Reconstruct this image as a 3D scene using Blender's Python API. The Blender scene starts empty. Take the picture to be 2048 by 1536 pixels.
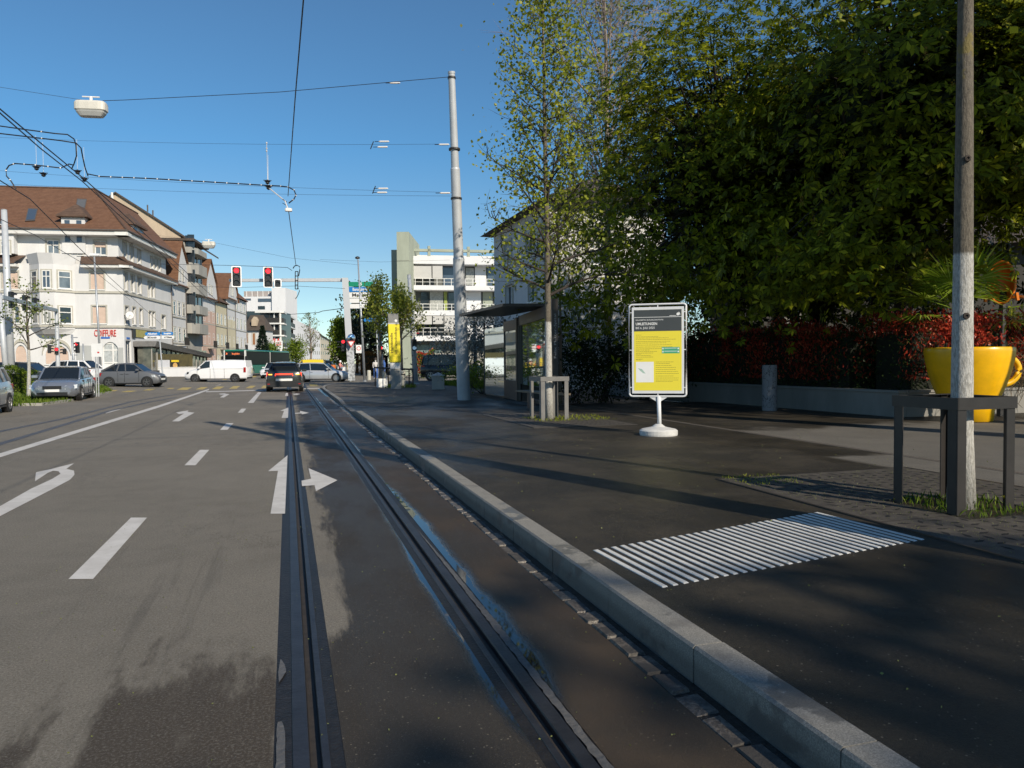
import bpy, math, random
import numpy as np
from mathutils import Vector, Matrix
random.seed(7)
RNG = np.random.default_rng(11)
SC = bpy.context.scene
COL = SC.collection
R = math.radians
# ---------------------------------------------------------------- camera
FPX = 1480.0
YAW, PITCH, ROLL = R(16.84), math.atan(45/1480), R(0.5)
CAM = Vector((0, 0, 1.5))
FW = Vector((math.sin(YAW)*math.cos(PITCH), math.cos(YAW)*math.cos(PITCH), -math.sin(PITCH)))
_r0 = Vector((math.cos(YAW), -math.sin(YAW), 0))
_u0 = _r0.cross(FW)
RT = _r0*math.cos(ROLL) - _u0*math.sin(ROLL)
UP = _u0*math.cos(ROLL) + _r0*math.sin(ROLL)
def hor(px): return 723 - (px-1024)*math.tan(ROLL)
def ray(px, py): return FW + RT*((px-1024)/FPX) - UP*((py-768)/FPX)
def at(px, D, py=None):
    """point at depth D on the line of sight of a pixel of the photograph"""
    return CAM + ray(px, hor(px) if py is None else py)*D
def at_h(px, py, z):
    """point at height z on the line of sight"""
    d = ray(px, py); return CAM + d*((z-CAM.z)/d.z)
def sst(a, b, x):
    t = min(1, max(0, (x-a)/(b-a))); return t*t*(3-2*t)
def gz(x, y): return 0.24*sst(38, 56, y)*sst(4, 14, -x)
def G(px, py, dz=0.0):
    z = dz
    for _ in range(6):
        p = at_h(px, py, z); z = dz + gz(p.x, p.y)
    return p
def gp(px, D, dz=0.0):
    p = at(px, D); return Vector((p.x, p.y, gz(p.x, p.y)+dz))
def zat(px, py, D): return at(px, D, py).z
def kh(y):  # pavement height on the right side
    return 0.17 - 0.11*sst(20.6, 22.6, y) + 0.07*sst(26.5, 28.5, y)
def GR(px, py):
    z = 0.2
    for _ in range(8):
        p = at_h(px, py, z); z = kh(p.y)
    return Vector((p.x, p.y, z))
cd = bpy.data.cameras.new("camera"); cam = bpy.data.objects.new("camera", cd); COL.objects.link(cam)
cam.matrix_world = Matrix(((RT.x, UP.x, -FW.x, CAM.x), (RT.y, UP.y, -FW.y, CAM.y), (RT.z, UP.z, -FW.z, CAM.z), (0, 0, 0, 1)))
cd.sensor_fit = 'HORIZONTAL'; cd.sensor_width = 36; cd.lens = 36*FPX/2048; cd.clip_start = 0.05; cd.clip_end = 3000
SC.camera = cam
# ---------------------------------------------------------------- light
SUNDIR = Vector((math.sin(R(21.5))*math.cos(R(30)), -math.cos(R(21.5))*math.cos(R(30)), math.sin(R(30)))).normalized()
w = bpy.data.worlds.new("World"); SC.world = w; w.use_nodes = True
nt = w.node_tree; nt.nodes.clear()
sky = nt.nodes.new('ShaderNodeTexSky'); sky.sky_type = 'NISHITA'; sky.sun_disc = False
sky.sun_elevation = R(30); sky.sun_rotation = math.atan2(SUNDIR.x, SUNDIR.y)
sky.altitude = 200; sky.air_density = 0.8; sky.dust_density = 0.0; sky.ozone_density = 4.0
bg = nt.nodes.new('ShaderNodeBackground'); bg.inputs[1].default_value = 0.13
hs = nt.nodes.new('ShaderNodeMix'); hs.data_type = 'RGBA'; hs.blend_type = 'MULTIPLY'; hs.inputs[0].default_value = 1
wtc = nt.nodes.new('ShaderNodeTexCoord'); wsp = nt.nodes.new('ShaderNodeSeparateXYZ'); wr0 = nt.nodes.new('ShaderNodeValToRGB'); wcr = wr0.color_ramp
for _e, (_p, _c) in zip([wcr.elements[0], wcr.elements[1], wcr.elements.new(.27)], ((.12, (.84, .85, .72)), (.48, (.34, .94, 1.28)), (.27, (.59, .91, .92)))): _e.position = _p; _e.color = (*_c, 1)
nt.links.new(wtc.outputs['Generated'], wsp.inputs[0]); nt.links.new(wsp.outputs[2], wr0.inputs[0]); nt.links.new(wr0.outputs[0], hs.inputs[7])
wo = nt.nodes.new('ShaderNodeOutputWorld')
nt.links.new(sky.outputs[0], hs.inputs[6]); nt.links.new(hs.outputs[2], bg.inputs[0]); nt.links.new(bg.outputs[0], wo.inputs[0])
sl = bpy.data.lights.new("sun", 'SUN'); sl.energy = 4.8; sl.angle = R(0.5); sl.color = (1, 0.90, 0.74)
so = bpy.data.objects.new("sun", sl); COL.objects.link(so)
so.rotation_euler = (-SUNDIR).to_track_quat('-Z', 'Y').to_euler()
SC.view_settings.view_transform = 'Standard'; SC.view_settings.look = 'None'; SC.view_settings.gamma = 1
SC.view_settings.use_curve_mapping = False
SC.view_settings.exposure = 0.10
SC.cycles.max_bounces = 7; SC.cycles.transparent_max_bounces = 12; SC.cycles.use_denoising = True
# ---------------------------------------------------------------- materials
MATS = {}
def mat(name, col, rough=0.7, var=0.12, scale=3.0, metal=0.0, bump=0.0, bscale=40.0, spec=0.5, emit=None, es=0, col2=None, alpha=None, trans=0, detail=6, coat=0):
    if name in MATS: return MATS[name]
    m = bpy.data.materials.new(name); m.use_nodes = True; n = m.node_tree; b = n.nodes['Principled BSDF']
    b.inputs['Roughness'].default_value = rough; b.inputs['Metallic'].default_value = metal
    b.inputs['Specular IOR Level'].default_value = spec
    if coat: b.inputs['Coat Weight'].default_value = coat; b.inputs['Coat Roughness'].default_value = 0.04
    c = (*col, 1)
    if var > 0:
        tc = n.nodes.new('ShaderNodeTexCoord'); no = n.nodes.new('ShaderNodeTexNoise')
        no.inputs['Scale'].default_value = scale; no.inputs['Detail'].default_value = detail; no.inputs['Roughness'].default_value = 0.65
        n.links.new(tc.outputs['Object'], no.inputs['Vector'])
        rp = n.nodes.new('ShaderNodeValToRGB'); rp.color_ramp.elements[0].position = 0.3; rp.color_ramp.elements[1].position = 0.7
        c2 = col2 if col2 else tuple(min(1, x*(1+var)) for x in col)
        c1 = tuple(x*(1-var) for x in col) if not col2 else col
        rp.color_ramp.elements[0].color = (*c1, 1); rp.color_ramp.elements[1].color = (*c2, 1)
        n.links.new(no.outputs['Fac'], rp.inputs[0]); n.links.new(rp.outputs[0], b.inputs['Base Color'])
        if bump:
            n2 = n.nodes.new('ShaderNodeTexNoise'); n2.inputs['Scale'].default_value = bscale; n2.inputs['Detail'].default_value = 4
            n.links.new(tc.outputs['Object'], n2.inputs['Vector'])
            bp = n.nodes.new('ShaderNodeBump'); bp.inputs['Strength'].default_value = bump; bp.inputs['Distance'].default_value = 0.02
            n.links.new(n2.outputs['Fac'], bp.inputs['Height']); n.links.new(bp.outputs[0], b.inputs['Normal'])
    else: b.inputs['Base Color'].default_value = c
    if emit: b.inputs['Emission Color'].default_value = (*emit, 1); b.inputs['Emission Strength'].default_value = es
    if trans: b.inputs['Transmission Weight'].default_value = trans
    if alpha is not None: b.inputs['Alpha'].default_value = alpha
    MATS[name] = m; return m
def leafmat(name, c1, c2, c3=None, tr=0.35, rough=0.45):
    if name in MATS: return MATS[name]
    m = bpy.data.materials.new(name); m.use_nodes = True; n = m.node_tree; n.nodes.clear()
    g = n.nodes.new('ShaderNodeNewGeometry'); rp = n.nodes.new('ShaderNodeValToRGB')
    rp.color_ramp.elements[0].color = (*c1, 1); rp.color_ramp.elements[1].color = (*c2, 1)
    if c3: e = rp.color_ramp.elements.new(0.8); e.color = (*c2, 1); rp.color_ramp.elements[2].color = (*c3, 1)
    n.links.new(g.outputs['Random Per Island'], rp.inputs[0])
    d = n.nodes.new('ShaderNodeBsdfPrincipled'); d.inputs['Roughness'].default_value = rough; d.inputs['Specular IOR Level'].default_value = 0.15
    t = n.nodes.new('ShaderNodeBsdfTranslucent'); mx = n.nodes.new('ShaderNodeMixShader'); mx.inputs[0].default_value = tr
    o = n.nodes.new('ShaderNodeOutputMaterial')
    n.links.new(rp.outputs[0], d.inputs['Base Color']); n.links.new(rp.outputs[0], t.inputs['Color'])
    n.links.new(d.outputs[0], mx.inputs[1]); n.links.new(t.outputs[0], mx.inputs[2]); n.links.new(mx.outputs[0], o.inputs[0])
    MATS[name] = m; return m
# ---------------------------------------------------------------- mesh builder
class MB:
    def __init__(s): s.v = []; s.f = []
    def add(s, vs, fs):
        o = len(s.v); s.v += [tuple(x) for x in vs]; s.f += [tuple(i+o for i in f) for f in fs]; return s
    def quad(s, a, b, c, d): return s.add([a, b, c, d], [(0, 1, 2, 3)])
    def poly(s, pts): return s.add(pts, [tuple(range(len(pts)))])
    def box(s, x0, x1, y0, y1, z0, z1):
        return s.hexa([(x0,y0,z0),(x1,y0,z0),(x1,y1,z0),(x0,y1,z0)], [(x0,y0,z1),(x1,y0,z1),(x1,y1,z1),(x0,y1,z1)])
    def hexa(s, b, t): return s.add(list(b)+list(t), [(3,2,1,0),(4,5,6,7),(0,1,5,4),(1,2,6,5),(2,3,7,6),(3,0,4,7)])
    def bbox(s, x0, x1, y0, y1, z0, z1, e=0.01):
        "box with chamfered vertical and top edges"
        def ring(i, z): return [(x0+i+e,y0+i,z),(x1-i-e,y0+i,z),(x1-i,y0+i+e,z),(x1-i,y1-i-e,z),(x1-i-e,y1-i,z),(x0+i+e,y1-i,z),(x0+i,y1-i-e,z),(x0+i,y0+i+e,z)]
        rs = [ring(e*0.6, z0), ring(0, z0+e*0.6), ring(0, z1-e), ring(e, z1)]
        return s.loft(rs, True, True)
    def loft(s, rings, cap0=False, cap1=False, closed=True):
        n = len(rings[0]); vs = [p for r in rings for p in r]; fs = []
        for i in range(len(rings)-1):
            for j in range(n if closed else n-1):
                k = (j+1) % n
                fs.append((i*n+j, i*n+k, (i+1)*n+k, (i+1)*n+j))
        if cap0: fs.append(tuple(range(n-1, -1, -1)))
        if cap1: fs.append(tuple(range((len(rings)-1)*n, len(rings)*n)))
        return s.add(vs, fs)
    def prism(s, pts, d):
        "polygon pts extruded by vector d"
        d = Vector(d); n = len(pts); p = [Vector(q) for q in pts]; q = [x+d for x in p]
        return s.add(p+q, [tuple(range(n-1,-1,-1)), tuple(range(n, 2*n))]+[(i,(i+1)%n,(i+1)%n+n,i+n) for i in range(n)])
    def tube(s, pts, r, n=8, cap=True):
        pts = [Vector(p) for p in pts]; rs = r if isinstance(r, (list, tuple)) else [r]*len(pts); rings = []
        up = Vector((0, 0, 1)); 
        d0 = (pts[1]-pts[0]).normalized()
        if abs(d0.z) > 0.9: up = Vector((1, 0, 0))
        for i, p in enumerate(pts):
            d = (pts[min(i+1, len(pts)-1)]-pts[max(i-1, 0)]).normalized()
            a = d.cross(up); a = a.normalized() if a.length > 1e-5 else Vector((0,1,0)); b = a.cross(d).normalized()
            rings.append([p+(a*math.cos(2*math.pi*k/n)+b*math.sin(2*math.pi*k/n))*rs[i] for k in range(n)])
        return s.loft(rings, cap, cap)
    def lathe(s, prof, c=(0,0,0), n=24, cap=True):
        return s.loft([[(c[0]+r*math.cos(2*math.pi*k/n), c[1]+r*math.sin(2*math.pi*k/n), c[2]+z) for k in range(n)] for r, z in prof], cap, cap)
    def cyl(s, p0, p1, r0, r1=None, n=12): return s.tube([p0, p1], [r0, r0 if r1 is None else r1], n)
    def build(s, name, m, parent=None, world=False, smooth=False, **kw):
        me = bpy.data.meshes.new(name)
        if world and parent is not None:
            iv = wmat(parent).inverted(); vs = [tuple(iv @ Vector(v)) for v in s.v]
        else: vs = [tuple(v) for v in s.v]
        me.from_pydata(vs, [], s.f); me.materials.append(m)
        if smooth:
            me.polygons.foreach_set('use_smooth', [True]*len(me.polygons))
        me.update()
        o = bpy.data.objects.new(name, me); COL.objects.link(o)
        if parent is not None: o.parent = parent
        tag(o, **kw); return o
def tag(o, label=None, cat=None, group=None, kind=None):
    if label: o['label'] = label
    if cat: o['category'] = cat
    if group: o['group'] = group
    if kind: o['kind'] = kind
    return o
def thing(name, label, cat, loc=(0,0,0), rz=0, group=None):
    o = bpy.data.objects.new(name, None); COL.objects.link(o); o.empty_display_size = 0.2
    o.matrix_basis = Matrix.Translation(Vector(loc)) @ Matrix.Rotation(rz, 4, 'Z')
    return tag(o, label, cat, group)
def bev(o, w=0.01, seg=2, ang=40):
    md = o.modifiers.new('bevel', 'BEVEL'); md.width = w; md.segments = seg; md.limit_method = 'ANGLE'; md.angle_limit = R(ang); return o
def text(body, size, m, M4, parent=None, name='lettering', ext=0.002, align='CENTER', bold=0, width=None):
    c = bpy.data.curves.new(name, 'FONT'); c.body = body; c.size = size; c.extrude = ext; c.align_x = align; c.align_y = 'CENTER'; c.offset = bold; c.resolution_u = 2
    t = bpy.data.objects.new('tmp_text', c); COL.objects.link(t); bpy.context.view_layer.update()
    me = bpy.data.meshes.new_from_object(t.evaluated_get(bpy.context.evaluated_depsgraph_get())); bpy.data.objects.remove(t)
    xs = [v.co.x for v in me.vertices]
    if width is not None and xs:
        s = width/(max(xs)-min(xs))
        for v in me.vertices: v.co.x *= s
    me.materials.clear(); me.materials.append(m); o = bpy.data.objects.new(name, me); COL.objects.link(o)
    o.matrix_basis = M4
    if parent is not None: o.parent = parent; o.matrix_basis = wmat(parent).inverted() @ M4
    return o
def wmat(o):
    m = o.matrix_basis.copy()
    while o.parent is not None: o = o.parent; m = o.matrix_basis @ m
    return m
def frame(o, u, v=(0,0,1)):
    "matrix with x=u, y=v, z=u x v"
    u = Vector(u).normalized(); v = Vector(v).normalized(); n = u.cross(v).normalized(); v = n.cross(u); o = Vector(o)
    return Matrix(((u.x,v.x,n.x,o.x),(u.y,v.y,n.y,o.y),(u.z,v.z,n.z,o.z),(0,0,0,1)))
def copy_tree(o, parent=None):
    c = o.copy(); COL.objects.link(c); c.parent = parent
    for ch in list(o.children): copy_tree(ch, c)
    return c
def npmesh(name, V, F, m, parent=None, smooth=False, **kw):
    "V (n,3) float, F (m,k) int, all faces k-gons"
    me = bpy.data.meshes.new(name); V = np.asarray(V, dtype=np.float32); F = np.asarray(F, dtype=np.int32); k = F.shape[1]
    if parent is not None:
        iv = np.array(wmat(parent).inverted()); V = V @ iv[:3,:3].T + iv[:3,3]
    me.vertices.add(len(V)); me.vertices.foreach_set('co', V.astype(np.float32).ravel())
    me.loops.add(F.size); me.loops.foreach_set('vertex_index', F.ravel())
    me.polygons.add(len(F)); me.polygons.foreach_set('loop_start', np.arange(0, F.size, k, dtype=np.int32))
    me.update(calc_edges=True); me.validate()
    me.materials.append(m); o = bpy.data.objects.new(name, me); COL.objects.link(o)
    if parent is not None: o.parent = parent
    return tag(o, **kw)
def unit(a): return a/np.maximum(np.linalg.norm(a, axis=-1, keepdims=True), 1e-9)
def leaves(P, size, dirs=None, droop=0.2, aspect=0.55, jit=0.35):
    "one kite-shaped leaf per point: returns V, F"
    n = len(P); d = RNG.normal(size=(n,3)) if dirs is None else dirs + RNG.normal(size=(n,3))*jit
    d[:,2] -= droop; d = unit(d); nn = RNG.normal(size=(n,3)); nn[:,2] += 0.8; s = unit(np.cross(d, nn)); 
    L = (size*RNG.uniform(0.65,1.25,n))[:,None]; W = L*aspect*0.5; P = np.asarray(P); up = unit(np.cross(s, d))
    a = P; b = P+d*L*0.5+s*W+up*L*0.06; c = P+d*L; e = P+d*L*0.5-s*W+up*L*0.06
    V = np.stack([a,b,c,e],1).reshape(-1,3); F = np.arange(4*n).reshape(n,4); return V, F
def palmate(P, N, size, k=6):
    "hand-shaped leaves: k drooping leaflets around each point; N outward axis"
    n = len(P); P = np.asarray(P); ax = unit(N + RNG.normal(size=(n,3))*0.35); ref = RNG.normal(size=(n,3)); u = unit(np.cross(ax, ref)); v = np.cross(ax, u)
    Vs = []
    L0 = size*RNG.uniform(0.6,1.2,n)
    for j in range(k):
        a = (j-(k-1)/2)*(5.1/k) ; d = u*math.cos(a)+v*math.sin(a)+ax*0.1; d = d+np.array([0,0,-0.45]); d = unit(d)
        L = (L0*(1-0.09*abs(j-(k-1)/2)))[:,None]; s = unit(np.cross(d, ax)); W = L*0.17; up = np.cross(s, d)
        b0 = P+d*L*0.08
        Vs.append(np.stack([b0, P+d*L*0.62+s*W-up*L*0.03, P+d*L-up*L*0.05, P+d*L*0.62-s*W-up*L*0.03],1))
    V = np.stack(Vs,1).reshape(-1,3); F = np.arange(len(V)).reshape(-1,4); return V, F
# ================================================================ ground, road, tracks, kerb, pavement
XL, XR, KX = 0.077, 0.993, 1.781
class NG:
    "small helper for node arithmetic"
    def __init__(s, name):
        s.m = bpy.data.materials.new(name); s.m.use_nodes = True; s.n = s.m.node_tree; s.b = s.n.nodes['Principled BSDF']
        tc = s.n.nodes.new('ShaderNodeTexCoord'); s.co = tc.outputs['Object']
        sp = s.n.nodes.new('ShaderNodeSeparateXYZ'); s.n.links.new(s.co, sp.inputs[0]); s.x, s.y, s.z = sp.outputs
    def L(s, a, b):
        if hasattr(a, 'is_linked') or hasattr(a, 'links'): s.n.links.new(a, b)
        else: b.default_value = (*a, 1) if isinstance(a, tuple) and len(a) == 3 else a
    def M(s, op, a, b=0.0, c=0.0):
        k = s.n.nodes.new('ShaderNodeMath'); k.operation = op; s.L(a, k.inputs[0]); s.L(b, k.inputs[1]); s.L(c, k.inputs[2]); return k.outputs[0]
    def noise(s, sc, det=5, rough=.6, stretch=None, w=0):
        k = s.n.nodes.new('ShaderNodeTexNoise'); k.inputs['Scale'].default_value = sc; k.inputs['Detail'].default_value = det; k.inputs['Roughness'].default_value = rough
        if stretch:
            mp = s.n.nodes.new('ShaderNodeMapping'); mp.inputs['Scale'].default_value = stretch; mp.inputs['Location'].default_value = (w, w, 0); s.n.links.new(s.co, mp.inputs[0]); s.n.links.new(mp.outputs[0], k.inputs['Vector'])
        else: s.n.links.new(s.co, k.inputs['Vector'])
        return k.outputs['Fac']
    def ss(s, x, a, b, lo=0.0, hi=1.0):
        k = s.n.nodes.new('ShaderNodeMapRange'); k.interpolation_type = 'SMOOTHSTEP'; s.L(x, k.inputs[0])
        k.inputs[1].default_value = a; k.inputs[2].default_value = b; k.inputs[3].default_value = lo; k.inputs[4].default_value = hi; return k.outputs[0]
    def mix(s, f, a, b):
        k = s.n.nodes.new('ShaderNodeMix'); k.data_type = 'RGBA'; s.L(f, k.inputs[0]); s.L(a, k.inputs[6]); s.L(b, k.inputs[7]); return k.outputs[2]
    def chips(s, sc, th, off=0):
        k = s.n.nodes.new('ShaderNodeTexVoronoi'); k.inputs['Scale'].default_value = sc; mp = s.n.nodes.new('ShaderNodeMapping'); mp.inputs['Location'].default_value = (off, off, 0); s.n.links.new(s.co, mp.inputs[0]); s.n.links.new(mp.outputs[0], k.inputs['Vector'])
        sp = s.n.nodes.new('ShaderNodeSeparateColor'); s.n.links.new(k.outputs['Color'], sp.inputs[0])
        return s.M('MULTIPLY', s.ss(sp.outputs[0], th, th+.02), s.ss(k.outputs['Distance'], .42, .25))
    def mul(s, *a):
        r = a[0]
        for q in a[1:]: r = s.M('MULTIPLY', r, q)
        return r
    def done(s, col, rough, bump=None, bs=0.3, bd=0.01, spec=None):
        s.L(col, s.b.inputs['Base Color']); s.L(rough, s.b.inputs['Roughness'])
        if spec is not None: s.L(spec, s.b.inputs['Specular IOR Level'])
        if bump is not None:
            k = s.n.nodes.new('ShaderNodeBump'); k.inputs['Strength'].default_value = bs; k.inputs['Distance'].default_value = bd
            s.n.links.new(bump, k.inputs['Height']); s.n.links.new(k.outputs[0], s.b.inputs['Normal'])
        return s.m
# --- asphalt of the road
g = NG('asphalt_road')
fine = g.noise(75, 4, .85); mid = g.noise(3.0, 6, .65); big = g.noise(0.35, 5, .6); grit = g.noise(330, 2, .5)
base = g.mix(g.ss(mid, .3, .7), (.155, .136, .108), (.196, .173, .140))
base = g.mix(g.ss(big, .35, .7), base, (.215, .190, .153))
base = g.mix(g.M('MULTIPLY', g.ss(fine, .46, .66), .6), base, (.31, .285, .24))
base = g.mix(g.M('MULTIPLY', g.ss(fine, .5, .33), .6), base, (.085, .078, .068))
chip, chipb = g.chips(150, .84), g.chips(75, .95)
base = g.mix(g.mul(chip, .7), base, (.36, .33, .28)); base = g.mix(g.mul(g.chips(120, .86, 5), .6), base, (.06, .054, .046))
# dark re-surfaced strip between and beside the rails (edge wanders)
edge = g.M('ADD', g.x, g.M('ADD', g.M('MULTIPLY', g.M('SUBTRACT', g.noise(2.2, 8, .75, (2.6, .32, 1)), .5), -.65), g.M('MULTIPLY', g.M('SUBTRACT', fine, .5), .16)))
nearcut = g.ss(g.y, 3.3, 4.6, -.26, .12)
strip = g.ss(g.M('SUBTRACT', edge, nearcut), .14, .26)
strip = g.mul(strip, g.ss(g.y, 44, 40), g.ss(g.x, 0.0, .02))
darkc = g.mix(g.ss(fine, .45, .7), (.040, .032, .024), (.066, .053, .039))
darkc = g.mix(g.mul(chip, .6), darkc, (.15, .125, .09)); darkc = g.mix(g.mul(chipb, .7), darkc, (.26, .22, .16))
brown = g.mix(g.ss(g.noise(1.3, 4), .35, .65), darkc, (.068, .048, .031))
darkc = g.mix(g.ss(g.x, XR, XR+.2), darkc, brown)
col = g.mix(strip, base, darkc)
# damp patches where cars wait, in the foreground
pn = g.M('ADD', g.M('MULTIPLY', g.noise(3.0, 8, .72, (1.5, .42, 1), 3.1), .9), g.M('MULTIPLY', g.M('SUBTRACT', fine, .5), .30))
z1 = g.mul(g.ss(g.x, -.92, -.70), g.ss(g.x, -.0, -.12), g.ss(g.y, 5.2, 3.0)); z2 = g.mul(g.ss(g.x, -1.20, -1.05), g.ss(g.x, -.90, -1.0), g.ss(g.y, 4.4, 3.0)); z3 = g.mul(g.ss(g.x, -2.2, -1.6), g.ss(g.y, 3.6, 2.2), .5)
zone = g.M('MAXIMUM', g.M('MAXIMUM', z1, z2), z3)
damp = g.mul(g.ss(g.M('ADD', pn, g.M('MULTIPLY', zone, .34)), .58, .74), g.ss(g.x, .06, -.02), g.ss(g.M('ADD', zone, 0.0), .0, .12))
col = g.mix(g.mul(g.ss(fine, .66, .45, .45, .92), damp), col, (.052, .038, .026))
# rubber and oil traces, lengthways
tr = g.mul(g.ss(g.noise(1.0, 6, .7, (3.0, .12, 1), 9.0), .60, .70), .35)
col = g.mix(tr, col, (.075, .068, .060))
cr = g.noise(.9, 9, .75, (1.0, .35, 1), 21.0); crack = g.ss(g.M('ABSOLUTE', g.M('SUBTRACT', cr, .5)), .006, .0015)
col = g.mix(g.mul(crack, .55, g.ss(g.noise(.25, 2), .45, .6)), col, (.045, .040, .036))
# film of standing water beside the right rail
wn = g.M('MULTIPLY', g.M('SUBTRACT', g.noise(2.0, 6, .65, (1, .45, 1), 7), .5), .22)
dx = g.M('SUBTRACT', g.x, XR)
wR = g.M('MULTIPLY', g.ss(g.y, 2.4, 3.6), g.ss(g.y, 9.2, 7.4, .62, 1)); wRm = g.mul(g.ss(g.M('SUBTRACT', dx, g.M('ADD', g.mul(wR, .24), wn)), .045, -.045), g.ss(dx, .0, .01), g.ss(g.y, 2.6, 3.2))
wL = g.M('MULTIPLY', g.ss(g.y, 2.0, 3.2), g.ss(g.y, 8.5, 4.8, .62, 1)); wLm = g.mul(g.ss(g.M('ADD', dx, g.M('ADD', g.mul(wL, .16), g.M('MULTIPLY', wn, .6))), -.035, .035), g.ss(dx, 0, -.01), g.ss(g.y, 2.2, 2.8))
water = g.mul(g.M('MAXIMUM', wRm, wLm), g.ss(g.y, 36, 32))
weed = g.mul(g.ss(g.noise(7, 5), .52, .58), g.ss(g.M('ABSOLUTE', g.M('SUBTRACT', g.y, 8.6)), 1.3, .8), g.ss(g.M('ABSOLUTE', g.M('SUBTRACT', dx, .13)), .06, .03))
col = g.mix(water, col, (.012,.014,.018)); col = g.mix(weed, col, (.05,.07,.015)); water = g.M('MULTIPLY', water, g.M('SUBTRACT', 1.0, weed))
rg = g.mix(strip, g.mix(g.M('MULTIPLY', damp, 1.0), (.88,)*3, (.74,)*3), g.mix(g.ss(g.noise(1.1, 4, .6, (1, .4, 1)), .4, .62), (.46,)*3, (.66,)*3))
rg = g.mix(water, rg, (.03,)*3)
M_ROAD = g.done(col, rg, g.M('MULTIPLY', g.M('ADD', fine, grit), g.M('SUBTRACT', 1.0, water)), .8, .008, spec=g.ss(water, 0, 1, .3, .55))
# --- asphalt of the pavement on the right
g = NG('asphalt_pavement')
fine = g.noise(80, 4, .85); grit = g.noise(200, 2, .5); mid = g.noise(1.2, 5)
dk = g.mix(g.ss(fine, .4, .7), (.022, .019, .014), (.047, .038, .026)); dk = g.mix(g.mul(g.chips(150, .85), .5), dk, (.12, .10, .07)); dk = g.mix(g.mul(g.chips(80, .965), .8), dk, (.28, .24, .18))
dk = g.mix(g.mul(g.ss(mid, .42, .68), .7), dk, (.068, .055, .038))
vo = g.n.nodes.new('ShaderNodeTexVoronoi'); vo.inputs['Scale'].default_value = 2.1; g.n.links.new(g.co, vo.inputs['Vector'])
dk = g.mix(g.mul(g.ss(vo.outputs['Distance'], .035, .022), .7), dk, (.10, .092, .078))
crk = g.noise(.7, 9, .72, (1, .5, 1), 33); dk = g.mix(g.mul(g.ss(g.M('ABSOLUTE', g.M('SUBTRACT', crk, .5)), .0032, .0012), .8), dk, (.010, .009, .008))
dr = g.mix(g.ss(mid, .3, .7), (.118, .106, .088), (.150, .135, .112)); dr = g.mix(g.ss(fine, .5, .7), dr, (.20, .18, .155)); dr = g.mix(g.mul(g.chips(60, .84, 5), .6), dr, (.06, .054, .046))
wob = g.M('MULTIPLY', g.M('SUBTRACT', g.noise(1.0, 5), .5), 1.2)
side = g.ss(g.M('ADD', g.x, g.M('MULTIPLY', wob, .0)), 8.0, 8.02)
wet_shade_end = g.ss(g.M('ADD', g.y, g.M('MULTIPLY', wob, 2.2)), 12.4, 11.6)  # ends the pale area: wet stain plus shadow painted as dark asphalt
dry = g.mul(side, wet_shade_end)
notch = g.mul(g.ss(g.x, 6.9, 7.1), g.ss(g.M('ADD', g.y, g.M('MULTIPLY', wob, .7)), 8.4, 8.2))
dry = g.M('MAXIMUM', dry, notch)
far = g.ss(g.y, 27, 34); dry = g.M('MAXIMUM', dry, g.mul(far, .8))
col = g.mix(dry, dk, dr)
seam = g.ss(g.M('ABSOLUTE', g.M('SUBTRACT', g.x, g.M('ADD', 3.55, g.mul(g.noise(.5, 2), .3)))), .016, .006)
col = g.mix(g.mul(seam, .6), col, (.014, .013, .012))
wet = g.ss(g.noise(.55, 5, .6, (1, .6, 1), 4), .42, .60)
rg = g.mix(dry, g.mix(wet, (.42,)*3, (.66,)*3), (.85,)*3)
M_PAVE = g.done(col, rg, g.M('ADD', fine, grit), .8, .008, spec=.35)
M_STEEL = mat('rail_steel', (.075,.070,.072), .48, .25, 6, metal=.8, bump=.1)
M_RUST = mat('rail_groove', (.035,.028,.022), .7, .4, 20)
M_BITU = mat('bitumen_joint', (.018,.016,.015), .50, .4, 14, bump=.25, bscale=60, spec=.25)
def sheet(name, xs, ys, zf, m, dz=0.0, **kw):
    V = [(x, y, zf(x, y)+dz) for y in ys for x in xs]; n = len(xs)
    F = [(j*n+i, j*n+i+1, (j+1)*n+i+1, (j+1)*n+i) for j in range(len(ys)-1) for i in range(n-1)]
    return npmesh(name, V, F, m, **kw)
ys = [-12, -4, 4, 12, 20, 28, 34] + list(range(37, 62, 1)) + [66, 72, 80, 95, 110, 140, 180, 260]
sheet('ground', [-900, -300, -120, 60, 300, 900], [-300, -100, 50, 150, 300, 1500], lambda x, y: -0.06 if y < 260 else -.02, mat('ground_soil', (.12,.11,.09), .95, .3, .2), kind='structure')
r1 = sheet('road', [-90, -60, -40, -25]+list(range(-16, -1, 1))+[XL-.155], ys, gz, M_ROAD, kind='structure')
sheet('road', [XL+.105, XR-.105], ys, lambda x, y: 0, M_ROAD, kind='structure')
sheet('road', [XR+.135, KX-.16], [y for y in ys if y <= 42]+[46.2], lambda x, y: 0, M_ROAD, kind='structure')
sheet('road', [XR+.135, 30, 90], [46.2, 60, 80, 95], lambda x, y: 0, M_ROAD, kind='structure')
sheet('road', [XR+.135, 9.5], [95, 180, 260], lambda x, y: 0, M_ROAD, kind='structure')
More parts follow.
